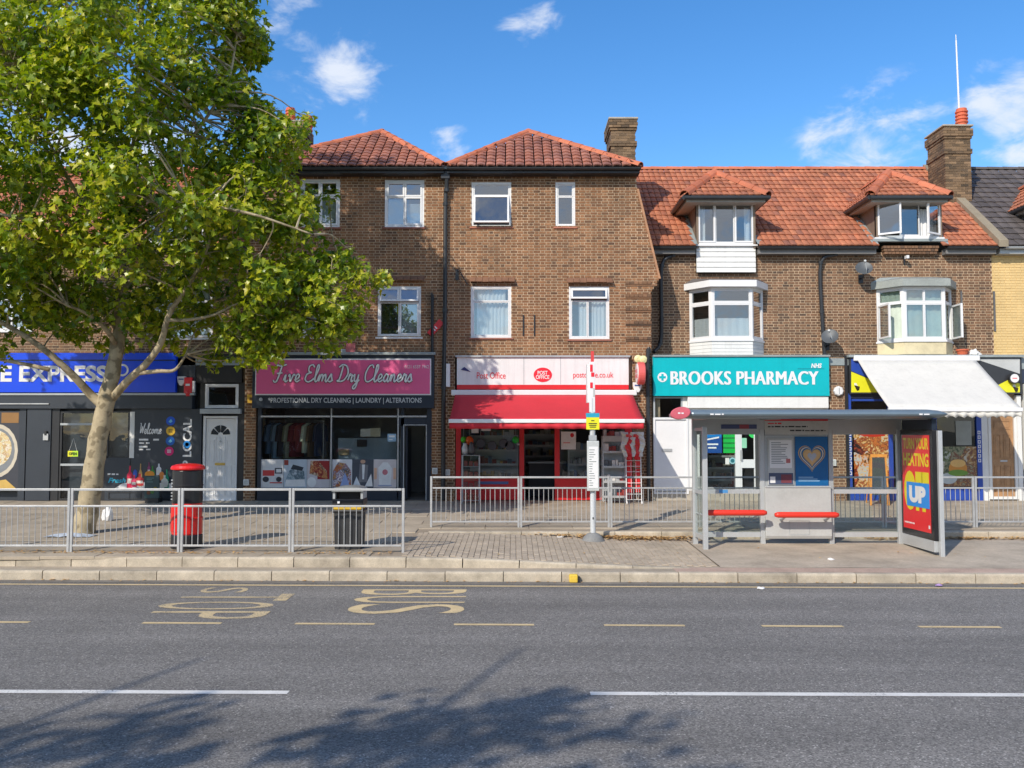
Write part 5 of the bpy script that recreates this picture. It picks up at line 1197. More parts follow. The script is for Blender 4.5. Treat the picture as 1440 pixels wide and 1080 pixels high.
def shield(name, label, px, py, w_, h, mat, Y=YF, stripe=None):
    x, z = PX(px, Y), PZ(py, Y); t = thing(name, label, 'alarm box', (x, Y - .05, z - h / 2))
    MB().prism([(x - w_ / 2, Y - .09, z + h / 2), (x + w_ / 2, Y - .09, z + h / 2), (x + w_ * .42, Y - .09, z - h * .1), (x + w_ * .15, Y - .09, z - h / 2), (x - w_ * .15, Y - .09, z - h / 2), (x - w_ * .42, Y - .09, z - h * .1)], (0, .09, 0)).build('case', mat, t, bevel=.012)
    B(x - w_ * .3, x + w_ * .3, Y - .094, Y - .09, z + h * .12, z + h * .26).build('label_strip', stripe or colm((70, 90, 150)), t); return t
shield('alarm_box', 'white shield shaped alarm box below the round projecting sign', 895.5, 545, .24, .26, white)

# ---------------------------------------------------------------- pharmacy
sg = thing('shop_sign', 'teal shop sign reading BROOKS PHARMACY in white capitals', 'shop sign', (PX(1040), YF, PZ(574)))
fbox(917.5, 502.5, 1163, 557, YF, -.16, .05).build('sign_panel', teal, sg); fbox(917, 499.8, 1164, 502.4, YF, -.2, .05).build('fascia_cap', lead, sg)
YL = YF - .162
for k, dx in enumerate((-1.0, -.35, .35, 1.0)): ftext('BROOKS PHARMACY', 943.8 + dx, 522, 1150.2 + dx, 541, YL - .0012 * k, letter_w, sg, bold=0, spacing=1.07)
ftext('NHS', 1140.5, 511, 1155.5, 517.5, YL, letter_w, sg, bold=.04, shear=.2)
fbox(1119, 519, 1156, 519.6, YF, -.164, -.16).build('thin_rule', colm((10, 90, 110)), sg)
x, z = P(931.5, 530.5, YL); MB().lathe([(.125, -.004), (.125, .002)], (x, YL - .002, z), 28, 'y').build('cross_disc', letter_w, sg)
for a, b in ((.028, .085), (.085, .028)): B(x - a, x + a, YL - .012 - (.001 if a < .05 else 0), YL - .007, z - b, z + b).build('cross', teal, sg)
fbox(966, 557.5, 1163, 574, YF, -.12, .06).build('shutter_box', offwhite, sg, bevel=.008)
fbox(917.5, 690, 1165, 704, YS, .0, .14).build('stall_riser', concrete, phar)
# narrow white side door
x0, x1, z0, z1 = R(919, 590, 968, 692, YS)
dd = B(x0 + .05, x1 - .05, YS + .02, YS + .08, z0, z1).build('side_door', white, phar); MB().ring(x0, x1, z0 - .05, z1 + .05, YS - .02, YS + .1, .05).build('door_frame', white, phar)
fbox(931, 631, 945, 635, YS, .0, .022).build('letter_plate', galv, dd)
tl = MB(); a = R(919, 558, 960, 589, YS); tl.ring(a[0], a[1], a[2], a[3], YS, YS + .08, .04); tlo = tl.build('top_light', greym, phar); B(a[0] + .04, a[1] - .04, YS + .04, YS + .05, a[2] + .04, a[3] - .04).build('pane', glass_shop, tlo)
fbox(960, 558, 985, 590, YS, .0, .1).build('pilaster_head', offwhite, phar); fbox(968, 590, 985, 690, YS, .01, .12).build('pilaster', offwhite, phar)
for a, b in ((984, 988), (1034, 1041), (1062, 1068), (1110, 1114), (1158, 1165)): fbox(a, 576, b, 690, YS, .0, .1).build('shop_frame_post', white if a == 1034 else M('dark_bronze', (.05, .05, .05), .4), phar)
fbox(985, 574, 1165, 586, YS, .01, .1).build('shop_head', offwhite, phar)
for a, b in ((988, 1034), (1068, 1110), (1114, 1158)): fbox(a, 586, b, 690, YS, .05, .06).build('pane', glass_shop, phar)
x0, x1, z0, z1 = R(1041, 587, 1063, 690, YS); do = MB().ring(x0, x1, z0, z1, YS + .01, YS + .06, .045).build('shop_door', white, phar); B(x0 + .05, x1 - .05, YS + .03, YS + .04, z0 + .05, z1 - .05).build('pane', glass_shop, do); fbox(1042, 646, 1062, 658, YS, .0, .015).build('push_plate', white, do); fbox(1041.5, 633, 1043.5, 648, YS, -.04, .01).build('handle', galv, do)
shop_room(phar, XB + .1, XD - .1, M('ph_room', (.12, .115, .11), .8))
shelf('stock_shelf', 'shelves of medicines inside the pharmacy window', 990, 1032, 640, 24.6, 4, cols=[(120, 70, 50), (90, 50, 50), (150, 140, 120), (60, 60, 70)])
poster('window_poster', 'blue vaccination poster in the pharmacy window left of the green sign', (989, 602, 1015, 637), YS + .03, (12, 70, 140), [((10, 120, 190), rect(.02, .62, .98, .97)), ((230, 240, 250), [(.15, .5), (.85, .6), (.85, .66), (.15, .56)]), ((225, 236, 250), rect(.14, .86, .8, .9)), ((225, 236, 250), rect(.14, .74, .62, .80)), ((225, 236, 250), rect(.2, .32, .8, .38)), ((225, 236, 250), rect(.25, .18, .7, .24))], cat='window poster')
poster('window_poster', 'green opening times sign in the pharmacy window', (1017, 602, 1033.5, 637), YS + .03, (20, 180, 70), [((10, 90, 40), rect(0, k / 5 - .02, 1, k / 5 + .02)) for k in (1, 2, 3, 4)], cat='window sign')
x, z = P(1060, 609, YS); t = thing('round_sticker', 'round green sticker high on the pharmacy glass door', 'sticker', (x, YS, z - .12)); MB().lathe([(.13, -.003), (.13, .003)], (x, YS + .02, z), 24, 'y').build('disc', greenm, t); B(x - .05, x + .05, YS + .012, YS + .016, z - .02, z + .02).build('print', letter_w, t)
poster('door_notice', 'pale green notice on the pharmacy glass door', (1041.5, 616, 1050, 630), YS + .025, (150, 215, 180), cat='notice')
poster('door_notice', 'small white card under the posters in the pharmacy window', (1020, 644, 1025.5, 653), YS + .03, (225, 225, 220), cat='notice')
x, z = P(1030.5, 648, YS); t = thing('round_sticker', 'pale blue round sticker beside the white card in the pharmacy window', 'sticker', (x, YS, z - .08)); MB().lathe([(.085, -.003), (.085, .003)], (x, YS + .03, z), 20, 'y').build('disc', colm((150, 200, 205)), t); MB().lathe([(.05, -.003), (.05, .003)], (x, YS + .025, z), 16, 'y').build('print', colm((40, 110, 120)), t)
t = thing('round_plaque', 'white round alarm on the brick pier between teal and yellow signs', 'alarm box', (PX(1177.5), YF, PZ(557))); MB().lathe([(.10, -.03), (.125, -.01), (.13, .06)], (PX(1177.5), YF - .06, PZ(550)), 8, 'y').build('case', white, t); B(PX(1177.5) - .01, PX(1177.5) + .01, YF - .096, YF - .09, PZ(554), PZ(546)).build('mark', greym, t)
t = thing('meter_box', 'white meter box on the pier behind the bus shelter', 'meter box', (PX(1170), YF, PZ(655))); fbox(1167, 646, 1175, 655, YF, -.06, 0).build('case', offwhite, t, bevel=.005); fbox(1168.2, 647.2, 1173.8, 653.8, YF, -.066, -.06).build('lid', lgrey, t)
# brick pier between pharmacy and cafe
brick_wall(cafe, PX(1165.5), PX(1191), .5, ZG, YF, [], bmat=brick_r, focus=(PX(1178), 2), name='pier')
fbox(1189, 500, 1193, 704, YS, -.03, .1).build('pilaster', blackm, cafe)

# ---------------------------------------------------------------- cafe
sg = thing('shop_sign', 'blue, yellow and grey shop sign half hidden behind the white awning', 'shop sign', (PX(1312), YF, PZ(553)))
fbox(1193, 503, 1434, 554, YF, -.10, .05).build('sign_panel', M('sign_black', (.03, .032, .036), .4), sg); fbox(1190, 499.5, 1436, 503, YF, -.17, .05).build('fascia_cap', lead, sg)
def sp(pts, mat, k, nm='print'): 
    return MB().prism([(P(a, b, YF)[0], YF - .101 - .003 * k, P(a, b, YF)[1]) for a, b in pts], (0, .003, 0)).build(nm, mat, sg)
sp([(1195, 505), (1250, 505), (1250, 545), (1195, 522)], bluep, 1); sp([(1195, 523), (1250, 546), (1250, 552), (1195, 552)], yellowp, 1)
sp([(1370, 505), (1431, 505), (1431, 526), (1374, 507)], lgrey, 1); sp([(1400, 542), (1418, 533), (1431, 540), (1431, 552), (1412, 552)], yellowp, 1)
for px, py in ((1203, 543), (1425, 545)):
    sp([(px - 4, py - 1), (px + 4, py + 1), (px + 3, py + 6), (px, py + 7)], colm((50, 40, 20)), 2); sp([(px - 4, py - 4), (px - 1, py - 4), (px + 1, py), (px - 4, py - 1)], colm((240, 236, 220)), 3)
x, z = P(1426, 532, YF - .2); t = thing('wall_clock', 'round white faced bracket clock on the right of the yellow cafe sign', 'clock', (x, YF - .2, z - .13)); MB().lathe([(.14, -.03), (.14, .05)], (x, YF - .2, z), 24, 'y').build('case', blackm, t); MB().lathe([(.11, -.004), (.11, .0)], (x, YF - .232, z), 24, 'y').build('face', white, t); B(x - .06, x + .06, YF - .24, YF - .237, z - .01, z + .01).build('print', letter_r, t)
for a, b in ((1193, 1198), (1250, 1256), (1313, 1318), (1374, 1381)): fbox(a, 553, b, 704, YS, .0, .1).build('shop_frame_post', bluep, cafe)
fbox(1198, 561, 1313, 564, YS, .005, .09).build('transom', bluep, cafe)
for a, b in ((1198, 1250), (1256, 1313), (1318, 1374)):
    fbox(a, 560, b, 686, YS, .05, .06).build('pane', glass_shop, cafe); fbox(a, 686, b, 704, YS, .01, .1).build('stall_riser', bluep, cafe)
    q = MB(); x0, x1, z0, z1 = R(a, 687, b, 703, YS)
    n = 9
    for i in range(n): q.box(x0 + (x1 - x0) * (i + .12) / n, x0 + (x1 - x0) * (i + .88) / n, YS - .004, YS + .01, z0, z1)
    q.build('riser_boards', bluep, cafe, kind='stuff')
fbox(1190, 553, 1392, 560, YS, .005, .1).build('shop_head', M('dark_head', (.02, .025, .05), .5), cafe)
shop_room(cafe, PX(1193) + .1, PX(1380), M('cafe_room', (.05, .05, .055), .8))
rv = random.Random(3)
def food(n, pal, blobs):
    out = []
    for i in range(n):
        c = rv.choice(pal); u, v = rv.uniform(.1, .9), rv.uniform(.08, .92); r = rv.uniform(.06, .18)
        out.append((c, [(clamp(u + r * (1 + .3 * rv.uniform(-1, 1)) * cos(t * pi / 5), .01, .99), clamp(v + r * .75 * (1 + .4 * rv.uniform(-1, 1)) * sin(t * pi / 5), .01, .99)) for t in range(10)]))
    return out + blobs
poster('window_poster', 'window poster of grilled food behind the wooden easel board', (1201, 603, 1250, 686), YS + .03, food_mat('grill_print', [(30, 24, 22), (70, 34, 26), (150, 58, 34), (200, 120, 56), (120, 44, 30), (222, 176, 104), (176, 190, 196), (214, 140, 70), (60, 44, 34)], 3.2), [((186, 50, 30), [(.15, .9), (.3, .96), (.5, .91), (.7, .97), (.9, .92), (.9, .88), (.6, .86), (.3, .87)])], cat='window poster')
poster('window_poster', 'window poster of a burger and salad right of the bus stop advert', (1320, 628, 1374, 684), YS + .03, food_mat('salad_print', [(40, 46, 40), (84, 96, 70), (150, 150, 120), (110, 60, 50), (176, 140, 86), (190, 196, 190), (96, 110, 60), (60, 66, 60)], 3.0), [((188, 196, 196), disc(.25, .2, .22, .14)),((206, 140, 60), disc(.5, .45, .24, .2)), ((110, 150, 60), disc(.5, .34, .26, .08)), ((222, 180, 110), disc(.5, .58, .2, .1))], cat='window poster')
poster('window_poster', 'pale menu poster high in the right cafe window', (1344, 592, 1366, 626), YS + .03, (150, 155, 150), cat='window poster')
ft = MB(); x, z0 = P(1195.5, 690, YS); 
for px, pa, pb_, k in ((1195.5, 606, 668, 9), (1377.5, 604, 650, 7)):
    x = P(px, 640, YS)[0]; q = MB(); za, zb = P(px, pb_, YS)[1], P(px, pa, YS)[1]
    for i in range(k):
        z = za + (zb - za) * i / k; q.ring(x - .035, x + .035, z, z + (zb - za) / k * .72, YS - .004, YS - .0005, .018)
    q.build('upright_lettering', letter_w, cafe)
awning('awning', 'white canvas awning pulled out over the cafe front', (1206, 506.5, 1372), (1250, 574, 1436), 23.25, 21.2, awn_white, 588, scallop=True)
x0, x1, z0, z1 = R(1391, 580, 1431, 700, YS); MB().ring(x0, x1, z0 - .04, z1, YS - .0, YS + .1, .07).build('door_frame', offwhite, cafe)
dd = B(x0 + .08, x1 - .08, YS + .04, YS + .09, z0, z1 - .08).build('timber_door', timber, cafe)
W_ = x1 - x0 - .16; H_ = z1 - z0 - .1
for u0, u1, v0, v1 in ((.12, .44, .08, .40), (.56, .88, .08, .40), (.12, .44, .48, .78), (.56, .88, .48, .78), (.12, .88, .84, .95)):
    a, b, c, d = x0 + .08 + u0 * W_, x0 + .08 + u1 * W_, z0 + v0 * H_, z0 + v1 * H_
    MB().ring(a, b, c, d, YS + .028, YS + .041, .025).build('moulding', timber, dd); B(a + .04, b - .04, YS + .033, YS + .041, c + .04, d - .04).build('door_panel', timber, dd, bevel=.006)
B(x0 + .30, x0 + .48, YS + .03, YS + .04, z0 + .44 * H_, z0 + .46 * H_).build('letter_plate', galv, dd)
fbox(1431, 556, 1437, 704, YS, -.02, .12).build('pilaster', offwhite, cafe); fbox(1380, 574, 1437, 580, YS, .0, .1).build('door_head', offwhite, cafe); fbox(1381, 580, 1391, 704, YS, .02, .12).build('pilaster', offwhite, cafe)
eb = thing('easel_board', 'chalkboard easel in an orange wooden frame outside the cafe window', 'easel board', (PX(1235, 22.5), 22.5, z_up(22.5)))
def lean(p): return Vector((p[0], p[1], p[2]))
zb = z_up(22.5); xl, xr = PX(1222, 22.5, 690), PX(1247, 22.5, 690); zt = PZ(640, 22.5)
for x, dx in ((xl, .12), (xr, .02)): MB().prism([(x - .025, 22.4, zb), (x + .025, 22.4, zb), (x + .025 + dx, 22.6, zt), (x - .025 + dx, 22.6, zt)], (0, .035, 0)).build('leg', orange_wood, eb)
MB().prism([(xl + .10, 22.58, zt - .05), (xr + .06, 22.58, zt - .05), (xr + .06, 22.60, zt + .02), (xl + .10, 22.60, zt + .02)], (0, .03, 0)).build('top_rail', orange_wood, eb)
MB().prism([(xl + .05, 22.44, zb + .25), (xr - .01, 22.44, zb + .25), (xr + .0, 22.59, zt - .06), (xl + .13, 22.59, zt - .06)], (0, .012, 0)).build('chalkboard', M('chalkboard', (.035, .045, .05), .7), eb)
for x in (xl + .1, xr): MB().tube([(x, 22.62, zt - .05), (x, 22.95, zb)], .016, 6).build('back_leg', orange_wood, eb)

# ---------------------------------------------------------------- corner shop
XL = -15.5
B(XL, PX(285), YS + .2, YS + .3, .5, 4.1).build('front_wall', charcoal, corner)
def cb(a, b, c, d, nm, mat, y0=.0, y1=.12, **k): return fbox(a, b, c, d, YS, y0, y1).build(nm, mat, corner, **k)
cb(-130, 498, 275, 556, 'fascia', charcoal, -.02, .2); 
cb(-130, 556, 272, 575, 'shutter_box', charcoal, -.10, .2, bevel=.012); cb(-130, 553, 275, 556, 'ledge', greym, -.13, .0)
cb(-130, 567.3, 72, 568.8, 'rail', galv, -.13, -.10)
cb(27, 575, 36, 704, 'pilaster', charcoal, -.03, .2); cb(38, 572, 72, 704, 'door_panel', charcoal, -.05, .2, bevel=.008); cb(36, 575, 38, 704, 'panel_gap', blackm, .0, .2)
cb(63, 610, 70, 619, 'lock_plate', galv, -.09, -.05); cb(65, 606, 68, 612, 'lock_cover', blackm, -.1, -.05)
cb(72, 575, 83, 704, 'door_post', blackm, -.02, .2)
x0, x1, z0, z1 = R(83, 578, 133, 704, YS)
gd = MB().ring(x0, x1, z0, z1, YS, YS + .08, .06).build('glass_door', blackm, corner); B(x0 + .06, x1 - .06, YS + .03, YS + .04, z0 + .06, z1 - .06).build('pane', glass_shop, gd)
for py in (595, 652): fbox(85, py, 132, py + 3, YS, -.01, .03).build('push_bar', greym, gd)
sn = thing('open_sign', 'small green and yellow sign hung on the corner shop glass door', 'sign', (PX(103.5), YS - .02, PZ(642))); x0, z0 = P(96, 642, YS); x1, z1 = P(110.5, 634, YS)
B(x0, x1, YS - .03, YS - .02, z0, z1).build('board', M('lime_board', (.40, .70, .03), .5), sn); B(x0, x0 + .12, YS - .032, YS - .03, z0, z1).build('end_patch', yellowp, sn); text3('OPEN', (x0 + .03, YS - .033, z0 + .035), (x1 - x0 - .06, 0, 0), (0, 0, z1 - z0 - .07), colm((30, 60, 20)), sn, bold=.03)
xm = (x0 + x1) / 2; MB().tube([(x0 + .03, YS - .025, z1), (xm, YS - .015, z1 + .32), (x1 - .03, YS - .025, z1)], .004, 5).build('string', white, sn)
cb(133, 575, 152, 704, 'door_post', blackm, .0, .2)
cb(148, 644, 184, 704, 'panel', charcoal, -.02, .2); a = R(148, 578, 182, 644, YS); wf = MB().ring(a[0], a[1], a[2], a[3], YS, YS + .08, .04).build('shop_window', blackm, corner); B(a[0] + .04, a[1] - .04, YS + .03, YS + .04, a[2] + .04, a[3] - .04).build('pane', glass_shop, wf)
cb(183, 579, 189.5, 644, 'white_jamb', offwhite, -.03, .1); cb(184, 575, 283, 704, 'panel', charcoal, -.02, .2)
for a, b in ((153, 199), (226, 268)): 
    q = MB(); x0, x1, z0, z1 = R(a, 692, b, 702, YS); q.ring(x0, x1, z0, z1, YS - .032, YS - .02, .02); q.build('panel_moulding', blackm, corner)
# backing behind the glass
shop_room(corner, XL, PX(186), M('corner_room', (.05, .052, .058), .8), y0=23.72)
YW = YS - .024
for s, b, c, d, e in (('', 0, 0, 0, 0),): pass
cursive('Welcome', 196, 610, 229, 15, YS - .016, letter_w, corner, .012)
for i, (a, b, c, d) in enumerate(((196, 617, 209, 619.5), (216, 617, 224, 619.5), (196, 622, 203, 624), (206, 622, 211, 624), (196, 627, 208, 629.5), (196, 631, 202, 633), (206, 631, 212, 633))): fbox(a, b, c, d, YS, -.024, -.0205).build('printed_line', letter_w, corner)
for i, (px, py, c) in enumerate(((240.5, 592, (20, 90, 210)), (240.5, 606, (235, 185, 50)), (240, 620, (20, 100, 190)), (238.5, 634.5, (225, 25, 115)))):
    x, z = P(px, py, YS); o = MB().lathe([(.115, -.004), (.115, .004)], (x, YS - .026, z), 28, 'y').build('round_emblem', colm(c), corner)
    if i in (0, 2): MB().prism([(x - .05, YS - .034, z - .02), (x + .01, YS - .034, z + .05), (x + .05, YS - .034, z - .01), (x + .0, YS - .034, z - .05)], (0, .003, 0)).build('emblem_mark', colm((120, 200, 255)), o)
    else:
        for k in (-1, 0, 1): B(x - .05, x + .05, YS - .034, YS - .031, z + k * .03 - .008, z + k * .03 + .008).build('emblem_mark', colm((60, 50, 30)) if i == 1 else letter_w, o)
x0, z0 = P(270, 664, YW); text3('SHOP LOCAL', (P(270, 600, YW)[0], YS - .021, PZ(690, YS)), (0, 0, PZ(589.5, YS) - PZ(690, YS)), (P(257.5, 600, YW)[0] - P(270, 600, YW)[0], 0, 0), letter_w, corner, bold=.03)
x, z = P(263.5, 625, YS); MB().lathe([(.095, -.003), (.095, .003), (.05, .003), (.05, -.003)], (x, YS - .030, z), 24, 'y').build('blue_letter', colm((30, 140, 220)), corner)
# printed bottles along the foot of the panel
bot = [(183, 655, 8, 31, (206, 30, 70)), (190.5, 660, 6, 12, (40, 80, 180)), (189, 668, 8, 17, (230, 70, 110)), (198, 652, 5, 32, (190, 150, 90)), (197, 666, 11, 17, (200, 60, 60)), (210, 650, 4, 18, (150, 60, 110)), (215, 655, 7, 20, (60, 140, 60)), (211, 662, 14, 10, (240, 150, 40)), (224, 652, 7, 16, (225, 225, 240)), (228, 663, 8, 13, (240, 140, 60)), (235, 660, 6, 28, (30, 150, 110)), (232, 668, 9, 17, (238, 230, 215))]
for k, (px, py, w_, h, c) in enumerate(bot):
    x0, x1, z0, z1 = R(px - w_ / 2, py, px + w_ / 2, py + h, YS); s = x1 - x0; y = YS - .022 - .0012 * k
    if h > 15: pts = [(x0, z0), (x1, z0), (x1, z0 + (z1 - z0) * .6), (x0 + s * .65, z0 + (z1 - z0) * .75), (x0 + s * .65, z1), (x0 + s * .35, z1), (x0 + s * .35, z0 + (z1 - z0) * .75), (x0, z0 + (z1 - z0) * .6)]
    else: pts = [(x0 + s * (.5 + .5 * cos(t * pi / 6)), z0 + (z1 - z0) * (.5 + .5 * sin(t * pi / 6))) for t in range(12)]
    MB().poly([(a, y, b) for a, b in pts]).build('bottle_print', colm(c), corner)
    if h > 15: MB().poly([(x0 + s * .1, y - .0006, z0 + (z1 - z0) * .2), (x1 - s * .1, y - .0006, z0 + (z1 - z0) * .2), (x1 - s * .1, y - .0006, z0 + (z1 - z0) * .42), (x0 + s * .1, y - .0006, z0 + (z1 - z0) * .42)]).build('label_print', colm((236, 226, 214)), corner)
MB().poly([(P(a, b, YS)[0], YS - .0215, P(a, b, YS)[1]) for a, b in ((160, 688), (172, 680), (190, 677), (245, 680), (245, 688))]).build('swoosh_print', letter_w, corner)
ftext('Fresh', 152, 672, 177, 679, YS - .02, colm((40, 170, 200)), corner, bold=.03, shear=.3, depth=.003); words(P(152, 666, YS)[0], P(167, 666, YS)[0], YS - .0205, P(152, 668, YS)[1], .05, letter_w, corner)
poster('window_poster', 'corner shop window poster of a big white bowl of pasta at the left edge', (-60, 578, 27, 690), YS - .01, (60, 62, 70), [((206, 196, 176), disc(.62, .5, .36, .34)), ((128, 132, 136), disc(.62, .5, .31, .29)), (food_mat('pasta_print', [(120, 84, 40), (206, 170, 100), (232, 216, 170), (176, 130, 66), (240, 232, 214), (150, 160, 90)], 9), disc(.61, .53, .27, .23)), ((150, 110, 60), rect(.7, .85, .98, .98)), ((205, 170, 90), [(.6, .02), (.98, .02), (.8, .14), (.62, .12)])], cat='window poster')
sg = thing('shop_sign', 'bright blue shop sign with white EXPRESS lettering behind the tree', 'shop sign', (PX(90), YF - .15, PZ(552)))
fbox(-130, 497, 250, 552, YS, -.16, -.02).build('sign_panel', bluesign, sg); fbox(-130, 506.5, 250, 508, YS, -.168, -.16).build('navy_strip', navy, sg)  # blue panel with a thin navy strip across its upper part
ftext('NE EXPRESS', -25, 514, 151, 537, YS - .162, letter_w, sg, bold=.035); 
x, z = P(176, 521, YS); MB().lathe([(.16, -.004), (.16, .002)], (x, YS - .164, z), 24, 'y').build('white_roundel', letter_w, sg); MB().lathe([(.11, -.004), (.11, .002)], (x, YS - .17, z), 24, 'y').build('roundel_core', bluesign, sg)
shield('alarm_box', 'white shield alarm box beside the red alarm at the corner shop sign end', 257, 536, .22, .24, white, YS - .02)
t = thing('alarm_box', 'tall red alarm box at the right end of the blue corner shop sign', 'alarm box', (PX(266.5), YS - .1, PZ(559))); fbox(261, 531, 272, 554, YS, -.13, -.02).build('case', M('alarm_red', (.52, .02, .03), .35), t, bevel=.015)
x, z = P(266.5, 554, YS); MB().lathe([(.06, -.06), (.09, 0), (.09, .06)], (x, YS - .07, z), 12).build('siren', M('alarm_red', (.52, .02, .03), .35), t); fbox(263.5, 540, 269.5, 543, YS, -.134, -.13).build('label_strip', letter_w, t); fbox(272, 536, 275, 552, YS, -.1, -.02).build('end_cap', white, t)
# white flat door with fanlight, left of the brick pier
cb(275, 498, 340, 538, 'door_fascia', blackm, .0, .2); cb(283, 575, 340, 582, 'door_canopy', greym, -.12, .2, bevel=.01); cb(334, 538, 345, 704, 'door_pier', blackm, .03, .2); cb(280, 538, 287, 704, 'door_pier', blackm, .03, .2)
window(corner, R(288, 540, 335, 574, YS), YS + .02, [(0, 1, 0, 1, 'f')], sill=None, room_mat=room_d, gl=glass_shop, fw=.05)
x0, x1, z0, z1 = R(285, 585, 333, 703, YS)
B(x0 + .01, x1 - .01, YS + .1, YS + .3, z0, z1).build('door_reveal', offwhite, corner)
dr = MB().ring(x0, x1, z0 - .06, z1, YS + .0, YS + .1, .06).build('flat_door', white, corner, bevel=.004)
B(x0 + .07, x1 - .07, YS + .035, YS + .08, z0, z1 - .07).build('door_leaf', white, dr)
W_, H_ = x1 - x0 - .14, z1 - z0 - .07
for u0, u1, v0, v1 in ((.10, .29, .05, .42), (.33, .48, .05, .42), (.52, .67, .05, .42), (.71, .90, .05, .42), (.10, .29, .47, .74), (.33, .48, .47, .78), (.52, .67, .47, .78), (.71, .90, .47, .74)):
    a, b, c, d = x0 + .07 + u0 * W_, x0 + .07 + u1 * W_, z0 + v0 * H_, z0 + v1 * H_; MB().ring(a, b, c, d, YS + .022, YS + .036, .018).build('moulding', white, dr)
xc, zc_ = (x0 + x1) / 2, z0 + .80 * H_
for i in range(4):
    a0, a1 = pi * (i + .08) / 4, pi * (i + .92) / 4; q = [(xc + r * cos(a), YS + .026, zc_ + r * sin(a)) for r, a in ((.07, a0), (.25, a0), (.25, (a0 + a1) / 2), (.25, a1), (.07, a1))]
    MB().prism(q, (0, .01, 0)).build('fan_pane', M('dark_glass', (.03, .035, .04), .1), dr)
B(xc - .13, xc + .13, YS + .02, YS + .036, z0 + .425 * H_, z0 + .455 * H_).build('letter_plate', M('brass', (.40, .28, .08), .35, .8), dr); MB().lathe([(.022, -.01), (.03, .0)], (xc, YS + .026, z0 + .72 * H_), 10, 'y').build('spyhole', galv, dr)
t = thing('menu_board', 'small dark green upright board standing before the corner shop bottles panel', 'board', (PX(213.5), 22.9, z_up(22.9))); x0, zt = P(203.5, 669, 22.9); x1, _ = P(224, 669, 22.9); zb = z_up(22.9)
B(x0, x1, 22.9, 22.95, zb + .12, zt).build('panel', M('green_board', (.018, .05, .055), .4), t, bevel=.008); B(x0 + .02, x1 - .02, 22.9, 23.2, zb, zb + .12).build('foot', blackm, t)
for k, (v, w_) in enumerate(((.9, .7), (.84, .5), (.76, .6))): B(x0 + .05, x0 + .05 + (x1 - x0 - .1) * w_, 22.896, 22.9, zb + (zt - zb) * v, zb + (zt - zb) * v + .02).build('printed_line', colm((90, 130, 130)), t)
for a, b, c in ((.55, .12, (60, 110, 40)), (.3, .1, (110, 60, 30)), (.75, .2, (130, 120, 30))): x = x0 + (x1 - x0) * a; MB().lathe([(.05, -.003), (.05, .003)], (x, 22.894, zb + .16 + b), 10, 'y').build('print', colm(c), t)
# ================================================================== STREET FURNITURE
def guard_rail(name, label, pxs, Y, ztop, zmid, zbot, step=.1, start=True):
    xs = [(p - 720) / FPX * Y for p in pxs]; t = thing(name, label, 'guard rail', ((xs[0] + xs[-1]) / 2, Y, zg(xs[-1], Y)))
    me = MB().tube([(0, 0, zbot), (0, 0, zmid)], .0072, 6).mesh('bar', M('bar_steel', (.36, .36, .355), .5, .3, var=.2, rnd=.12)); nb = 0
    for i, x in enumerate(xs):
        for dx in ((-.027, .027) if 0 < i < len(xs) - 1 else (0,)):
            B(x + dx - .021, x + dx + .021, Y - .021, Y + .021, zg(x, Y) - .03, ztop + .02).build('post', galv, t, bevel=.004)
    for a, b in zip(xs, xs[1:]):
        for z, r in ((ztop, .0185), (zmid, .0165), (zbot, .016)): B(a + .03, b - .03, Y - r, Y + r, z - r, z + r).build('rail', galv, t, bevel=.004)
        n = int(round((b - a) / step))
        for k in range(1, n): piece('bar', me, t, Matrix.Translation((a + (b - a) * k / n + random.uniform(-.002, .002), Y, 0)) @ Matrix.Rotation(random.uniform(-.004, .004), 4, 'Y'))
    return t
guard_rail('guard_rail', 'silver steel guard rail along the upper kerb in front of pillar box and litter bin', (-207, -52, 103, 257, 412, 568), 15.5, 1.38, 1.10, .435)
guard_rail('guard_rail', 'silver steel guard rail set back on the raised kerb behind the bus stop and shelter', (607, 731, 857, 984, 1112, 1240, 1367, 1494), 18.8, 1.425, 1.205, .515)
# ---- pillar box
Y = 16.0; x = (266 - 720) / FPX * Y; zb = z_up(Y)
pb = thing('pillar_box', 'red pillar box with black upper half and red cap behind the guard rail', 'pillar box', (x, Y, zb)); c = (x, Y, zb)
MB().lathe([(.25, 0), (.265, .01), (.265, .22), (.25, .24)], c, 32).build('plinth', blackm, pb, smooth=False)
MB().lathe([(.245, .23), (.262, .26), (.262, .50), (.252, .53), (.252, .78)], c, 32).build('lower_body', pillar_red, pb)
MB().lathe([(.252, .78), (.258, .80), (.258, 1.34), (.25, 1.36)], c, 32).build('upper_body', M('pillar_black', (.016, .016, .018), .3, var=.1), pb)
MB().lathe([(.25, 1.355), (.285, 1.365), (.292, 1.39), (.27, 1.43), (.20, 1.455), (.08, 1.47), (.01, 1.472)], c, 32).build('cap', pillar_red, pb, smooth=False)
MB().lathe([(.262, .50), (.272, .51), (.272, .53), (.256, .54)], c, 32).build('band', pillar_red, pb)
q = MB(); a = [radians(t) for t in range(-150, -95, 9)]
q.add([(x + r * cos(t), Y + r * sin(t), zb + z) for z in (.30, .72) for r in (.262,) for t in a] + [(x + r * cos(t), Y + r * sin(t), zb + z) for z in (.30, .72) for r in (.275,) for t in a],
      [(i + 2 * len(a), i + 1 + 2 * len(a), i + 1 + 3 * len(a), i + 3 * len(a)) for i in range(len(a) - 1)] + [(i + 3 * len(a), i + 1 + 3 * len(a), i + 1 + len(a), i + len(a)) for i in range(len(a) - 1)]); q.build('door', pillar_red, pb)
MB().lathe([(.262, 1.08), (.266, 1.085), (.266, 1.10), (.262, 1.105)], c, 32).build('trim_ring', blackm, pb)
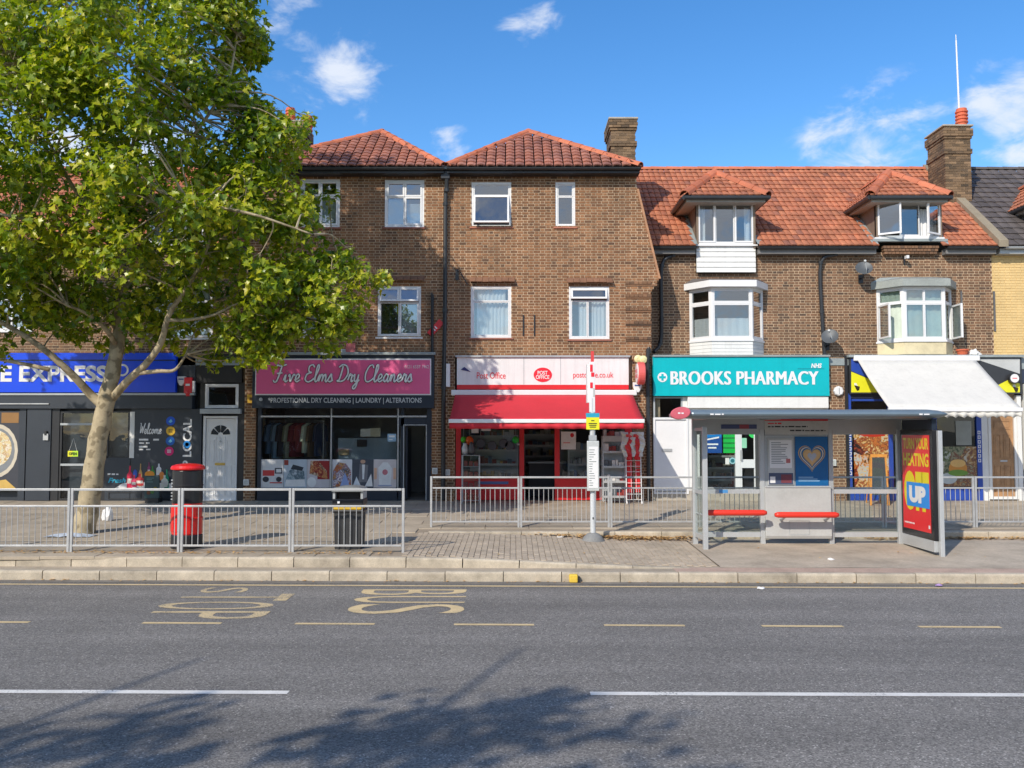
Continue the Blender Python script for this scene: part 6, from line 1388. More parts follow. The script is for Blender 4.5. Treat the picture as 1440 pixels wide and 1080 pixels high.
for i in range(7): B(x - .235, x - .205, Y - .15, Y - .11, zb + .84 + i * .055, zb + .865 + i * .055).build('rivet', greym, pb)
# ---- litter bin
Y = 16.0; x = (493.5 - 720) / FPX * Y; zb = z_up(Y)
bn = thing('litter_bin', 'black fluted litter bin with grey hood and yellow band behind the guard rail', 'litter bin', (x, Y, zb)); c = (x, Y, zb)
n = 48; pr = lambda r0: [(r0 * (1 if (i // 2) % 2 == 0 else .93)) for i in range(n)]
q = MB(); vs_ = []
for z, s in ((.0, .94), (.62, 1.0)):
    for i in range(n):
        t = 2 * pi * i / n; r = .27 * s * (1 if (i // 3) % 2 == 0 else .93); k = 1 / max(abs(cos(t)), abs(sin(t))) ** .55; vs_.append((x + r * cos(t) * k, Y + r * sin(t) * k, zb + z))
q.add(vs_, [(i, (i + 1) % n, n + (i + 1) % n, n + i) for i in range(n)] + [tuple(range(n - 1, -1, -1)), tuple(range(n, 2 * n))]); q.build('body', M('bin_black', (.028, .029, .031), .45, var=.15), bn)
B(x - .27, x + .27, Y - .25, Y + .25, zb + .622, zb + .68).build('collar', blackm, bn, bevel=.02)
B(x - .24, x + .24, Y - .26, Y + .22, zb + .682, zb + .74).build('band', M('bin_yellow', (.55, .36, .03), .5, dirt=.3), bn, bevel=.01)
MB().prism([(x - .27, Y - .24, zb + .745), (x + .27, Y - .24, zb + .745), (x + .27, Y - .24, zb + .86), (x - .27, Y - .24, zb + .86)], (0, .47, 0)).build('aperture_box', blackm, bn, bevel=.02)
for s in (-1, 1): B(x + s * .24 - .02, x + s * .24 + .02, Y - .22, Y + .2, zb + .865, zb + 1.0).build('hood_support', greym, bn)
B(x - .18, x + .18, Y - .1, Y + .2, zb + .865, zb + .99).build('dark_opening', blackm, bn)
q = MB(); k = 14; vs_ = []
for yy in (-.26, .24):
    for i in range(k + 1): t = pi * i / k; vs_.append((x - .275 * cos(t), Y + yy, zb + .99 + .09 * sin(t) ** .6))
q.add(vs_, [(i, i + 1, k + 2 + i, k + 1 + i) for i in range(k)] + [tuple(range(k, -1, -1)), tuple(range(k + 1, 2 * k + 2)), (0, k + 1, 2 * k + 1, k)]); q.build('hood', M('hood_grey', (.16, .17, .17), .45), bn)
B(x - .17, x - .13, Y - .275, Y - .255, zb + .79, zb + .83).build('lock', letter_w, bn)
# ---- bus stop pole
Y = 17.55; x = (833 - 720) / FPX * Y; zb = zg(x, Y)
bp = thing('bus_stop_pole', 'bus stop pole with timetable case, small yellow plate and red flag seen edge on', 'bus stop', (x, Y, zb))
zp = lambda py: P(833, py, Y)[1]
MB().lathe([(.23, -.05), (.22, .02), (.18, .09), (.11, .15), (.06, .17)], (x, Y, zb - .02), 24).build('base', M('cast_base', (.17, .17, .165), .7, var=.2), bp)
MB().lathe([(.052, .1), (.052, zp(560) - zb)], (x, Y, zb), 14).build('pole', M('pole_grey', (.50, .52, .53), .4, .2), bp)
B(x - .06, x + .05, Y - .05, Y + .05, zp(580), zp(509)).build('flag_post', white, bp, bevel=.008); B(x - .025, x + .032, Y - .03, Y + .03, zp(509) + .001, zp(494)).build('pole_top', M('pole_red', (.55, .05, .05), .4), bp)
for i, (py, h) in enumerate(((513, 10), (524, 6), (538, 8))): B(x - .045 + .02 * (i % 2), x + .005 + .03 * (i % 2), Y - .056, Y - .051, zp(py + h), zp(py)).build('flag_mark', letter_r, bp)
B(x + .01, x + .045, Y - .056, Y - .051, zp(558), zp(546)).build('route_plate', lgrey, bp)
B(x - .095, x - .06, Y - .012, Y + .30, zp(566), zp(512)).build('stop_flag', M('flag_pale', (.68, .66, .64), .4), bp)
pl = B(x - .125, x + .125, Y - .075, Y - .06, zp(604), zp(587)).build('notice_plate', yellowp, bp); B(x - .13, x + .13, Y - .075, Y - .06, zp(586.8), zp(581)).build('notice_header', colm((40, 160, 190)), bp)
for k, (v, a, b) in enumerate(((591, -.03, .03), (595, -.08, .08), (597.5, -.07, .07), (600, -.06, .06))): B(x + a, x + b, Y - .079, Y - .0755, zp(v + 1.2), zp(v)).build('printed_line', blackm, pl)
cs = B(x - .115, x + .115, Y - .11, Y - .055, zp(690), zp(620)).build('timetable_case', M('case_grey', (.48, .50, .49), .4, .2), bp, bevel=.01)
B(x - .085, x + .095, Y - .116, Y - .1105, zp(686), zp(628)).build('timetable_sheet', letter_w, cs)
for k in range(16):
    w_ = random.uniform(.04, .14); py = 632 + k * 3.3; B(x - .075, x - .075 + w_, Y - .118, Y - .1165, zp(py + .9), zp(py)).build('printed_line', colm((120, 130, 130)), cs)
B(x - .07, x + .07, Y - .085, Y + .07, zp(619.5), zp(612)).build('case_bracket', greym, bp); B(x - .02, x + .02, Y - .058, Y - .052, zp(612), zp(606)).build('number_plate', lgrey, bp)
B(x - .012, x + .012, Y - .056, Y - .051, zp(730), zp(727)).build('access_hole', blackm, bp)
# ---- bus shelter
YB, YFt, YLf = 17.4, 15.95, 16.75
Xs = [(p - 720) / FPX * YB for p in (976, 1070, 1166, 1262)]; zb = z_lo(YB)
zs = lambda py, y=YB: P(1100, py, y)[1]
sh = thing('bus_shelter', 'grey glazed bus shelter with red bench rails and blue grey roof', 'bus shelter', ((Xs[0] + Xs[3]) / 2, 16.8, zb))
fg = M('shelter_grey', (.36, .375, .38), .4, .3, var=.08); fl = M('shelter_silver', (.42, .435, .44), .38, .3, var=.08)
for i, X in enumerate(Xs): B(X - .045, X + .045, YB - .045, YB + .045, z_lo(YB) - .03, zs(590)).build('post', fl if i != 2 else fg, sh, bevel=.008)
# roof: flat tray with a rounded nose along the front
xl, xr = P(963, 583, YFt)[0], P(1336, 583, YFt)[0]; za, zt = P(1100, 589, YFt)[1], P(1100, 575.5, YFt)[1]; rm = (zt - za) / 2; zm = (zt + za) / 2
k = 10; nose = [(YFt + .15 - .22 * sin(pi * i / k), zm + rm * cos(pi * i / k)) for i in range(k + 1)]
prf = [(YB + .15, zt - .02)] + [(YFt + .15, zt)] + nose[1:-1] + [(YFt + .15, za), (YB + .15, za + .03)]
roof = MB(); n = len(prf); secs = [(xl, .45), (xl + .05, .8), (xl + .14, 1), (xr - .35, 1), (xr - .15, .8), (xr - .04, .5), (xr, .2)]; vs_ = []
for X, s in secs:
    for (y, z) in prf: vs_.append((X, y + (1 - s) * .18 if y < YB else y, zm + (z - zm) * s))
roof.add(vs_, [(i * n + j, i * n + (j + 1) % n, (i + 1) * n + (j + 1) % n, (i + 1) * n + j) for i in range(len(secs) - 1) for j in range(n)] + [tuple(range(n)), tuple(range((len(secs)) * n - 1, (len(secs) - 1) * n - 1, -1))])
ro = roof.build('roof', M('roof_blue_grey', (.14, .185, .215), .35, .3, var=.08), sh)
x, z = P(957, 581, YFt - .1); q = MB().lathe([(.02, -.03), (.19, -.025), (.21, 0), (.19, .025), (.02, .03)], (0, 0, 0), 28, 'y'); q.v = [(x + a * .85, YFt - .1 + b, z + c * .52 + a * .10) for a, b, c in q.v]
rdl = q.build('stop_roundel', M('roundel_red', (.50, .10, .13), .4), sh); words(x - .05, x + .05, YFt - .13, z - .015, .03, letter_w, rdl)
for a, b in ((999, 1019), (1293, 1309)): words(P(a, 582, YFt - .08)[0], P(b, 582, YFt - .08)[0], YFt - .072, zm - .02, .035, letter_w, sh, 3)
B(Xs[0] - .04, Xs[3] + .04, YB - .05, YB + .05, zs(604), zs(590) + .02).build('header_beam', fg, sh)
for X in Xs: B(X - .03, X + .03, YFt + .25, YB - .045, zs(591), zs(591) + .07).build('roof_beam', fg, sh)
pn = B(Xs[0] + .5, Xs[1] - .1, YB - .062, YB - .051, zs(603), zs(597)).build('header_print', colm((70, 80, 120)), sh); B(Xs[0] + .85, Xs[1] - .25, YB - .064, YB - .0625, zs(603), zs(597)).build('header_red_print', colm((150, 70, 80)), pn)
for i in (0, 2):
    a, b = Xs[i] + .05, Xs[i + 1] - .05
    B(a, b, YB - .03, YB + .03, zs(694), zs(688)).build('mid_rail', fl, sh); B(a, b, YB - .035, YB + .035, zs(755), zs(748)).build('bottom_rail', fl, sh); B(a, b, YB - .03, YB + .03, zs(611), zs(604)).build('top_rail', fg, sh)
    B(a, b, YB - .006, YB + .006, zs(688), zs(611)).build('glass_pane', glass_shelter, sh); B(a, b, YB - .006, YB + .006, zs(748), zs(694)).build('glass_pane', glass_shelter, sh)
st = B(Xs[0] + .38 * 1.2, Xs[0] + .62, YB - .034, YB - .031, zs(693), zs(688.6)).build('blue_sticker', colm((80, 150, 210)), sh)
# left half-depth end panel
X0 = Xs[0]; X1 = (990 - 720) / FPX * YLf
B(X1 - .045, X1 + .045, YLf - .045, YLf + .045, z_lo(YLf) - .02, zs(600, YLf)).build('post', fl, sh, bevel=.008)
for py, h in ((690, .07), (751, .09), (604, .06)):
    z = zs(py); MB().prism([(X0 - .02, YB - .05, z - h / 2), (X0 + .02, YB - .05, z - h / 2), (X0 + .02, YB - .05, z + h / 2), (X0 - .02, YB - .05, z + h / 2)], (X1 - X0, YLf - YB + .1, 0)).build('end_rail', fl, sh)
for z0_, z1_ in ((zs(750), zs(692)), (zs(688), zs(606))): MB().prism([(X0 - .006, YB - .05, z0_), (X0 + .006, YB - .05, z0_), (X0 + .006, YB - .05, z1_), (X0 - .006, YB - .05, z1_)], (X1 - X0, YLf - YB + .1, 0)).build('glass_pane', glass_shelter, sh)
# information bay
a, b = Xs[1] + .05, Xs[2] - .05
B(a, b, YB - .064, YB - .052, zs(611.5), zs(592)).build('name_panel', lgrey, sh); B(a, b, YB - .066, YB - .052, zs(591.8), zs(589.5)).build('name_panel_stripe', redp, sh)
zt_ = zs(596); words(a + .06, a + .32, YB - .0645, zs(596.5), .03, letter_r, sh, 2); words(a + .06, a + .82, YB - .0645, zs(601), .03, blackm, sh, 4); words(a + .48, b - .05, YB - .0645, zs(606.5), .03, blackm, sh, 5)
B(a, b, YB - .03, YB + .03, zs(684), zs(612)).build('panel_back', fg, sh)
nb = B(a + .05, a + .55, YB - .05, YB - .031, zs(682), zs(616)).build('timetable_frame', lgrey, sh, bevel=.006); B(a + .09, a + .51, YB - .056, YB - .0505, zs(658), zs(619)).build('timetable_sheet', letter_w, nb)
for k in range(13):
    py = 622 + k * 2.4; B(a + .12, a + .12 + random.uniform(.1, .34), YB - .058, YB - .0565, zs(py + .9), zs(py)).build('printed_line', colm((120, 124, 128)), nb)
B(a + .40, a + .48, YB - .058, YB - .0565, zs(651), zs(645)).build('red_print', colm((190, 110, 110)), nb)
B(a + .07, a + .53, YB - .056, YB - .0505, zs(681), zs(665)).build('map_sheet', colm((74, 84, 110)), nb); B(a + .30, a + .50, YB - .058, YB - .0565, zs(679), zs(667)).build('map_print', colm((120, 60, 70)), nb); B(a + .09, a + .19, YB - .058, YB - .0565, zs(679), zs(670)).build('map_print', letter_w, nb)
# blue heart poster hung in the information bay
x0, x1, z0, z1 = a + .58, b - .01, zs(684), zs(614)
hp = thing('heart_poster', 'blue poster with concentric gold hearts in the bus shelter', 'poster', ((x0 + x1) / 2, YB - .06, z0)); B(x0, x1, YB - .06, YB - .032, z0, z1).build('sheet', colm((8, 96, 156)), hp)
def heart(s): return [((16 * sin(t) ** 3) / 17 * s, ((13 * cos(t) - 5 * cos(2 * t) - 2 * cos(3 * t) - cos(4 * t)) / 17) * s) for t in [2 * pi * i / 48 for i in range(48)]]
cx_, cz_ = (x0 + x1) / 2, z0 + (z1 - z0) * .60
for k, (s, c) in enumerate(((.275, (196, 160, 96)), (.255, (8, 96, 156)), (.235, (224, 210, 180)), (.215, (14, 100, 150)), (.185, (196, 160, 96)), (.160, (206, 170, 120)), (.09, (170, 175, 185)))):
    MB().prism([(cx_ + u, YB - .062 - .002 * k, cz_ + v * 1.08) for u, v in heart(s)], (0, .002, 0)).build('heart_ring', colm(c), hp)
for k in range(3): B(x0 + .05, x0 + .05 + (.28, .36, .40)[k], YB - .0635, YB - .0605, z0 + .17 - k * .035, z0 + .185 - k * .035).build('printed_line', colm((150, 190, 220)), hp)
# cabinet below, and the red perch rails
cb_ = MB(); zt_, zb_ = zs(685), zs(757)
cb_.prism([(a - .02, YB + .03, zb_), (a - .02, YB - .10, zb_), (a - .02, YB - .13, zb_ + .06), (a - .02, YB - .11, zt_), (a - .02, YB + .03, zt_)], (b - a + .04, 0, 0)); cab_ = cb_.build('cabinet', M('cabinet_pale', (.37, .375, .365), .5, var=.08, dirt=.2), sh, bevel=.012)
x0, x1 = a + .42, a + .80; MB().ring(x0, x1, zb_ + .08, zs(731), YB - .135, YB - .126, .006).build('hatch', fg, cab_)
B(a - .02, b + .02, YB - .125, YB - .10, zt_ - .004, zt_ + .03).build('ledge', fl, cab_, bevel=.006)
bench = M('perch_red', (.62, .035, .02), .32, var=.05)
for p, q_, pyc in ((Xs[0] + .12, Xs[1] - .03, 721), (Xs[1] + .12, Xs[2] + .0, 724)):
    z = zs(pyc, 17.0); o = MB().tube([(p, 17.0, z), (p + .06, 17.0, z), (q_ - .06, 17.0, z), (q_, 17.0, z)], [.035, .055, .055, .035], 14).build('bench_rail', bench, sh, smooth=True)
    for X in (p + .18, q_ - .18): MB().tube([(X, 17.0, z - .05), (X, 17.16, z - .11), (X, YB - .1, z - .10)], .022, 8).build('bench_bracket', fg, o)
MB().tube([(Xs[0] + .02, YB - .05, zs(721)), (X1, YLf + .15, zs(721))], .02, 8).build('end_bar', fg, sh)
# advert panel at the right end, square to the shelter
XA_ = 7.40; zr = z_lo(16.6)
zf_, zt_ = P(1318, 770, YFt)[1], P(1315, 604, YFt)[1]
ad = MB(); ya, yb_ = YFt + .02, YB - .09
ad.box(XA_ - .02, XA_ + .14, ya, yb_, zr + .24, zt_); adv = ad.build('advert_case', M('case_black', (.014, .014, .016), .25, var=.05), sh, bevel=.015)
B(XA_ - .02, XA_ + .14, ya + .02, yb_ - .02, zr + .04, zr + .237).build('advert_foot', fl, sh, bevel=.008)
B(XA_ + .045, XA_ + .12, YFt - .06, YFt + .015, z_lo(YFt) - .03, zt_ - .02).build('front_post', fl, sh, bevel=.008)
B(XA_ + .02, XA_ + .10, ya + .1, yb_, zt_ + .002, za).build('case_hanger', navy, sh)
# poster: flat print facing along the street
ax = MB(); y0, y1 = yb_ - .10, ya + .12; zz0, zz1 = zr + .36, zt_ - .10; XF = XA_ - .022
po = thing('advert_poster', 'red and yellow advert poster with a blue UP square at the shelter end', 'advert', (XF, (y0 + y1) / 2, zz0))
B(XF - .004, XF - .001, y1, y0, zz0, zz1).build('sheet', M('poster_red', (.66, .022, .025), .3, var=.02), po)
yl = M('poster_yellow', (.82, .52, .01), .3, var=.02); H = zz1 - zz0; W_ = y0 - y1
def adtext(s, u0, v0, u1, v1, mat, d, bold=.03): return text3(s, (XF - .004, y0 - u0 * W_, zz0 + v0 * H), (0, -(u1 - u0) * W_, 0), (0, 0, (v1 - v0) * H), mat, po, bold=bold, depth=d)
adtext('TURN YOUR', .05, .85, .97, .97, yl, .003); adtext('HEATING', .05, .67, .97, .81, yl, .003); adtext('OFF', .06, .20, .97, .62, yl, .003, .07)
MB().box(XF - .012, XF - .008, y0 - .16 * W_, y0 - .98 * W_, zz0 + .245 * H, zz0 + .50 * H).build('blue_patch', M('poster_blue', (.02, .22, .70), .3, var=.02), po)
text3('UP', (XF - .0125, y0 - .26 * W_, zz0 + .285 * H), (0, -.60 * W_, 0), (0, 0, .18 * H), letter_w, po, bold=.07, depth=.003)

q = MB()
for k in range(9): q.box(XF - .006, XF - .0045, y0 - (.05 + .042 * k) * W_, y0 - (.05 + .042 * k + (.03 if k % 3 else .022)) * W_, zz0 + .055 * H, zz0 + .072 * H)
q.build('printed_line', letter_w, po); B(XF - .006, XF - .0045, y0 - .92 * W_, y0 - .97 * W_, zz0 + .04 * H, zz0 + .075 * H).build('logo_dot', letter_w, po)
# ---- satellite dishes
def dish(label, px, py, face):
    x, z = P(px, py, YR - .42); t = thing('satellite_dish', label, 'satellite dish', (x, YR - .3, z - .2))
    n = Vector(face).normalized(); q = Vector((0, 0, 1)).rotation_difference(n); m = Matrix.Translation((x, YR - .42, z)) @ q.to_matrix().to_4x4()
    mb = MB().lathe([(.01, -.055), (.08, -.05), (.15, -.03), (.215, .005), (.22, .012), (.21, .008), (.14, -.018), (.06, -.036), (.01, -.04)], (0, 0, 0), 28); mb.v = [tuple(m @ Vector(v)) for v in mb.v]
    d = mb.build('reflector', M('dish_grey', (.07, .078, .084), .5, .1, var=.1), t, smooth=True)
    e = m @ Vector((0, 0, .26)); f = m @ Vector((.0, -.2, -.0)); MB().tube([f, m @ Vector((0, -.17, .12)), e], .012, 6).build('feed_arm', greym, t)
    mb = MB().lathe([(.02, 0), (.032, .02), (.032, .08)], (0, 0, .22), 10); mb.v = [tuple(m @ Vector(v)) for v in mb.v]; mb.build('receiver', lgrey, t)
    MB().tube([m @ Vector((0, 0, -.05)), (x + .06, YR - .2, z - .22), (x + .06, YR, z - .22)], .022, 8).build('bracket', blackm, t)
    B(x - .0, x + .12, YR - .03, YR, z - .34, z - .10).build('wall_plate', blackm, t)
dish('upper grey satellite dish beside the cream bay window', 1215, 377, (-.2, -.8, .5)); dish('lower grey satellite dish near the drainpipe between teal sign and cream bay', 1167, 473, (-.35, -.8, .45))
t = thing('camera_bracket', 'small black and white security camera under the cafe dormer', 'camera', (PX(1271, YR), YR - .1, PZ(376, YR))); x, z = P(1271, 364, YR)
B(x - .02, x + .02, YR - .03, YR, z - .16, z + .04).build('back_plate', blackm, t); MB().tube([(x, YR - .02, z), (x, YR - .18, z - .02)], .02, 6).build('arm', blackm, t); B(x - .035, x + .035, YR - .26, YR - .12, z - .03, z + .05).build('camera_body', letter_w, t)
# ---- flower pot on the flat roof
x, z = P(1363, 497, YF + .25); t = thing('plant_pot', 'terracotta pot standing on the flat roof right of the cream bay', 'pot', (x - .1, YF + .25, ZG)); MB().lathe([(.09, 0), (.14, .22), (.16, .22), (.16, .26)], (x - .15, YF + .3, ZG - .02), 16).build('pot', M('terracotta', (.4, .1, .05), .7), t)
t = thing('white_bundle', 'crumpled white bundle lying on the flat roof beside the terracotta pot', 'bundle', (x + .2, YF + .25, ZG)); q = MB().lathe([(.05, 0), (.16, .05), (.17, .13), (.1, .22), (.02, .25)], (x + .15, YF + .3, ZG - .02), 12); q.v = [(a + random.uniform(-.03, .03), b + random.uniform(-.03, .03), c + random.uniform(-.02, .03)) for a, b, c in q.v]; q.build('cloth', offwhite, t)
# ---- litter
def crumple(name, label, cat, px, py, z, w_, d_, h, mat, seed, ):
    r_ = random.Random(seed); x, y = G(px, py, z); z = zg(x, y) if y > yk(x) + .5 else z; bm = bmesh.new(); bmesh.ops.create_icosphere(bm, subdivisions=2, radius=1)
    vs_ = [((v.co.x * w_ * r_.uniform(.65, 1.1)) + x, v.co.y * d_ * r_.uniform(.65, 1.1) + y, z + h * max(0, (v.co.z + .6) / 1.6) * r_.uniform(.6, 1.15)) for v in bm.verts]; fs = [tuple(v.index for v in f.verts) for f in bm.faces]; bm.free()
    o = MB().add(vs_, fs).build(name, mat, None); tag(o, label, cat); return o
crumple('plastic_bag', 'white plastic bag standing on the pavement right of the street tree trunk', 'plastic bag', 151, 738, .36, .13, .10, .34, letter_w, 4)
x, y = G(98, 756, .35); t = thing('ground_sheet', 'crumpled blue grey sheet lying left of the street tree base', 'sheet', (x, y, z_up(y)))
q = MB().sheet(lin_sp(x - .42, x + .45, 24), lin_sp(y - .17, y + .2, 10), lambda a, b: z_up(b) + .012 + .06 * abs(sin(a * 9 + 3 * sin(b * 14))) * max(0, 1 - ((a - x) / .46) ** 2) * max(0, 1 - ((b - y) / .22) ** 2)); q.build('cloth', M('blue_grey_sheet', (.30, .34, .40), .7, var=.3), t, smooth=False)
x, y = G(806, 819, .004); t = thing('yellow_block', 'yellow broken block lying on the gutter against the kerb', 'block', (x, y, .004)); B(x - .06, x + .07, y - .05, y + .05, .005, .13).build('block', M('block_yellow', (.62, .42, .05), .7, var=.2), t, bevel=.015); B(x + .071, x + .10, y - .04, y + .04, .005, .10).build('dark_end', blackm, t)
x0_ = 0
for i, (px, py, c, lab) in enumerate(((278, 815, (225, 222, 216), 'white paper scrap in the gutter left of the painted STOP'), (338, 815, (120, 140, 170), 'blue grey crumpled wrapper in the gutter above the painted STOP'), (828, 817, (220, 200, 190), 'pale wrapper in the gutter right of the yellow block'), (788, 764, (235, 235, 232), 'white paper scrap on the block paving left of the bus stop pole'), (1070, 828, (225, 225, 225), 'white scrap on the road below the bus shelter'), (1168, 786, (230, 228, 224), 'white scrap on the pavement below the shelter cabinet'), (1320, 824, (170, 140, 190), 'lilac wrapper in the gutter at the right'), (1163, 762, (190, 90, 100), 'pink wrapper at the foot of the shelter cabinet'))):
    zz = .006 if py > 800 else .2; crumple('litter_scrap', lab, 'litter', px, py, zz, .07, .05, .035, colm(c, .7), 20 + i)
# fallen leaves drifted against the raised kerb
rl = random.Random(8); q = MB()
def drop(x, y, z, s):
    a = rl.uniform(0, 6.28); tx, ty = rl.uniform(-.4, .4), rl.uniform(-.4, .4); pts = []
    for u, v in ((-.5, 0), (-.15, .32), (.25, .28), (.55, 0), (.25, -.28), (-.15, -.32)):
        X = s * (u * cos(a) - v * sin(a)); Yy = s * (u * sin(a) + v * cos(a)); pts.append((x + X, y + Yy, z + abs(tx * X + ty * Yy) + .25 * s * abs(v)))
    q.add(pts, [(0, 1, 5), (1, 2, 4, 5), (2, 3, 4)])
for i in range(700):
    x = rl.gauss(2.3, .75); 
    if not .2 < x < 4.4: continue
    y = 18.0 - abs(rl.gauss(0, .16)); drop(x, y, z_mid(x, y) + .01 + rl.random() * .04, rl.uniform(.05, .09))
for i in range(420):
    x = rl.uniform(6.9, 11.5); y = 18.0 - abs(rl.gauss(0, .10)); drop(x, y, z_lo(y) + .01 + rl.random() * .03, rl.uniform(.05, .09))
for i in range(420):
    x = rl.uniform(-9, -2); y = yk(x) + .74 + abs(rl.gauss(0, .16)); drop(x, y, z_up(y) + .008, rl.uniform(.03, .07))
for i in range(260):
    x = rl.uniform(-9, 11); y = yk(x) - abs(rl.gauss(.05, .05)); drop(x, y, .012, rl.uniform(.02, .06))
for i in range(80):
    x = rl.uniform(-8, 9); y = rl.uniform(15.2, 22); drop(x, y, zg(x, y) + .008, rl.uniform(.03, .07))
tag(q.build('fallen_leaves', fallen, recalc=False), 'brown fallen leaves drifted against the raised kerb and along the gutter', 'fallen leaves', None, 'stuff')

# ================================================================== TREES
rt = random.Random(21)
def leaf_mesh():
    o = [(0, 0), (.16, .10), (.42, .02), (.34, .28), (.52, .46), (.28, .50), (.20, .72), (0, 1.0)]
    right = o; left = [(-x, y) for x, y in o[1:-1]]
    v = [(x, y, .42 * abs(x) - .22 * y * y) for x, y in right] + [(x, y, .42 * abs(x) - .22 * y * y) for x, y in left]
    c = [(0, .45, -.02)]; n = len(v); v += c
    f = [(i, i + 1, n) for i in range(7)]; li = [0] + list(range(8, 14)) + [7]
    f += [(li[i + 1], li[i], n) for i in range(len(li) - 1)]
    return v, f
LV, LF = leaf_mesh()
def tree(root, trunk, limbs, clumps, dens, leafsize, nparts=300, view_y=None):
    """trunk/limbs: lists of (points, radii); clumps: (centre, radius)"""
    tk = MB().tube(smooth_path(trunk[0], 5), [trunk[1][0] + (trunk[1][-1] - trunk[1][0]) * i / (5 * (len(trunk[0]) - 1)) * 1.0 for i in range(5 * (len(trunk[0]) - 1) + 1)], 14)
    tk.v = [(a + .012 * sin(c * 9 + a * 20), b + .012 * cos(c * 7), c) for a, b, c in tk.v]
    tko = tk.build('trunk', bark, root, smooth=True)
    nodes = []
    for pts in [trunk[0]] + [l[0] for l in limbs]:
        sp = smooth_path(pts, 6)[3:]; nodes += [(p, .02) for p in sp]
    for pts, rads in limbs:
        sp = smooth_path(pts, 6); m = len(sp); MB().tube(sp, [rads[0] + (rads[1] - rads[0]) * i / (m - 1) for i in range(m)], 9).build('limb', bark, root, smooth=True)
    tw = MB()
    zmin = min(p.z for p, _ in nodes) + 1.8
    cand = [p for p, _ in nodes if p.z > zmin]
    leaves = []
    for c, r in clumps:
        c = Vector(c); p = min(cand, key=lambda q: (q - c).length + .35 * max(0, q.z - c.z))
        mid = p.lerp(c, .5) + Vector((rt.uniform(-.15, .15), rt.uniform(-.15, .15), rt.uniform(-.1, .25))) * min(1, (c - p).length)
        ln = (c - p).length; r0 = min(.04, .010 + .010 * ln)
        tw.tube(smooth_path([p, mid, c], 4), [r0 + (.005 - r0) * i / 8 for i in range(9)], 5, False)
        for k in range(2): 
            e = c + Vector((rt.gauss(0, 1), rt.gauss(0, 1), rt.gauss(.2, 1))).normalized() * r; tw.tube([mid.lerp(c, .7), c.lerp(e, .55) , e], [.008, .006, .003], 4, False)
        n = int(dens * r * r * rt.uniform(.8, 1.2))
        for _ in range(n):
            d = Vector((rt.gauss(0, 1), rt.gauss(0, 1), rt.gauss(0, .8))); d.normalize(); rr = r * (rt.random() ** .45)
            leaves.append((c + d * rr, d))
    tw.build('twigs', bark, root, kind='stuff', recalc=False)
    leaves.sort(key=lambda l: l[0].y)
    me = MB().add(LV, LF).mesh('leaf', leafm, recalc=False); st = MB()
    for k, (p, d) in enumerate(leaves):
        s = leafsize * rt.uniform(.65, 1.25)
        nrm = (d * .7 + Vector((rt.gauss(-.25, .55), rt.gauss(-.3, .55), rt.gauss(.75, .5)))).normalized()
        ax = Vector((rt.gauss(0, 1), rt.gauss(0, 1), rt.gauss(-.5, .7))); yv = (ax - nrm * ax.dot(nrm)).normalized(); xv = yv.cross(nrm)
        m = Matrix(((xv.x * s, yv.x * s, nrm.x * s, p.x), (xv.y * s, yv.y * s, nrm.y * s, p.y), (xv.z * s, yv.z * s, nrm.z * s, p.z), (0, 0, 0, 1)))
        if k < nparts: piece('leaf', me, root, m)
        else: st.add([m @ Vector(v) for v in LV], LF)
    st.build('foliage', leafm, root, kind='stuff', recalc=False)
    return len(leaves)
YT = 17.9
def W(px, py, dy=0): x, z = P(px, py, YT + dy); return (x, YT + dy, z)
bx, by = G(118, 753, z_up(17.9))
tr_ = thing('street_tree', 'leafy plane tree with pale mottled trunk growing behind the guard rail', 'tree', (W(118, 752)[0], YT, z_up(YT)))
trunk = ([W(115, 760), W(121, 730), W(128, 690), W(136, 630), W(148, 570), W(157, 530), W(166, 480), W(171, 420, .1), W(178, 330, .2), W(188, 220, .3), W(196, 100, .2), W(200, -60)], (.235, .04))
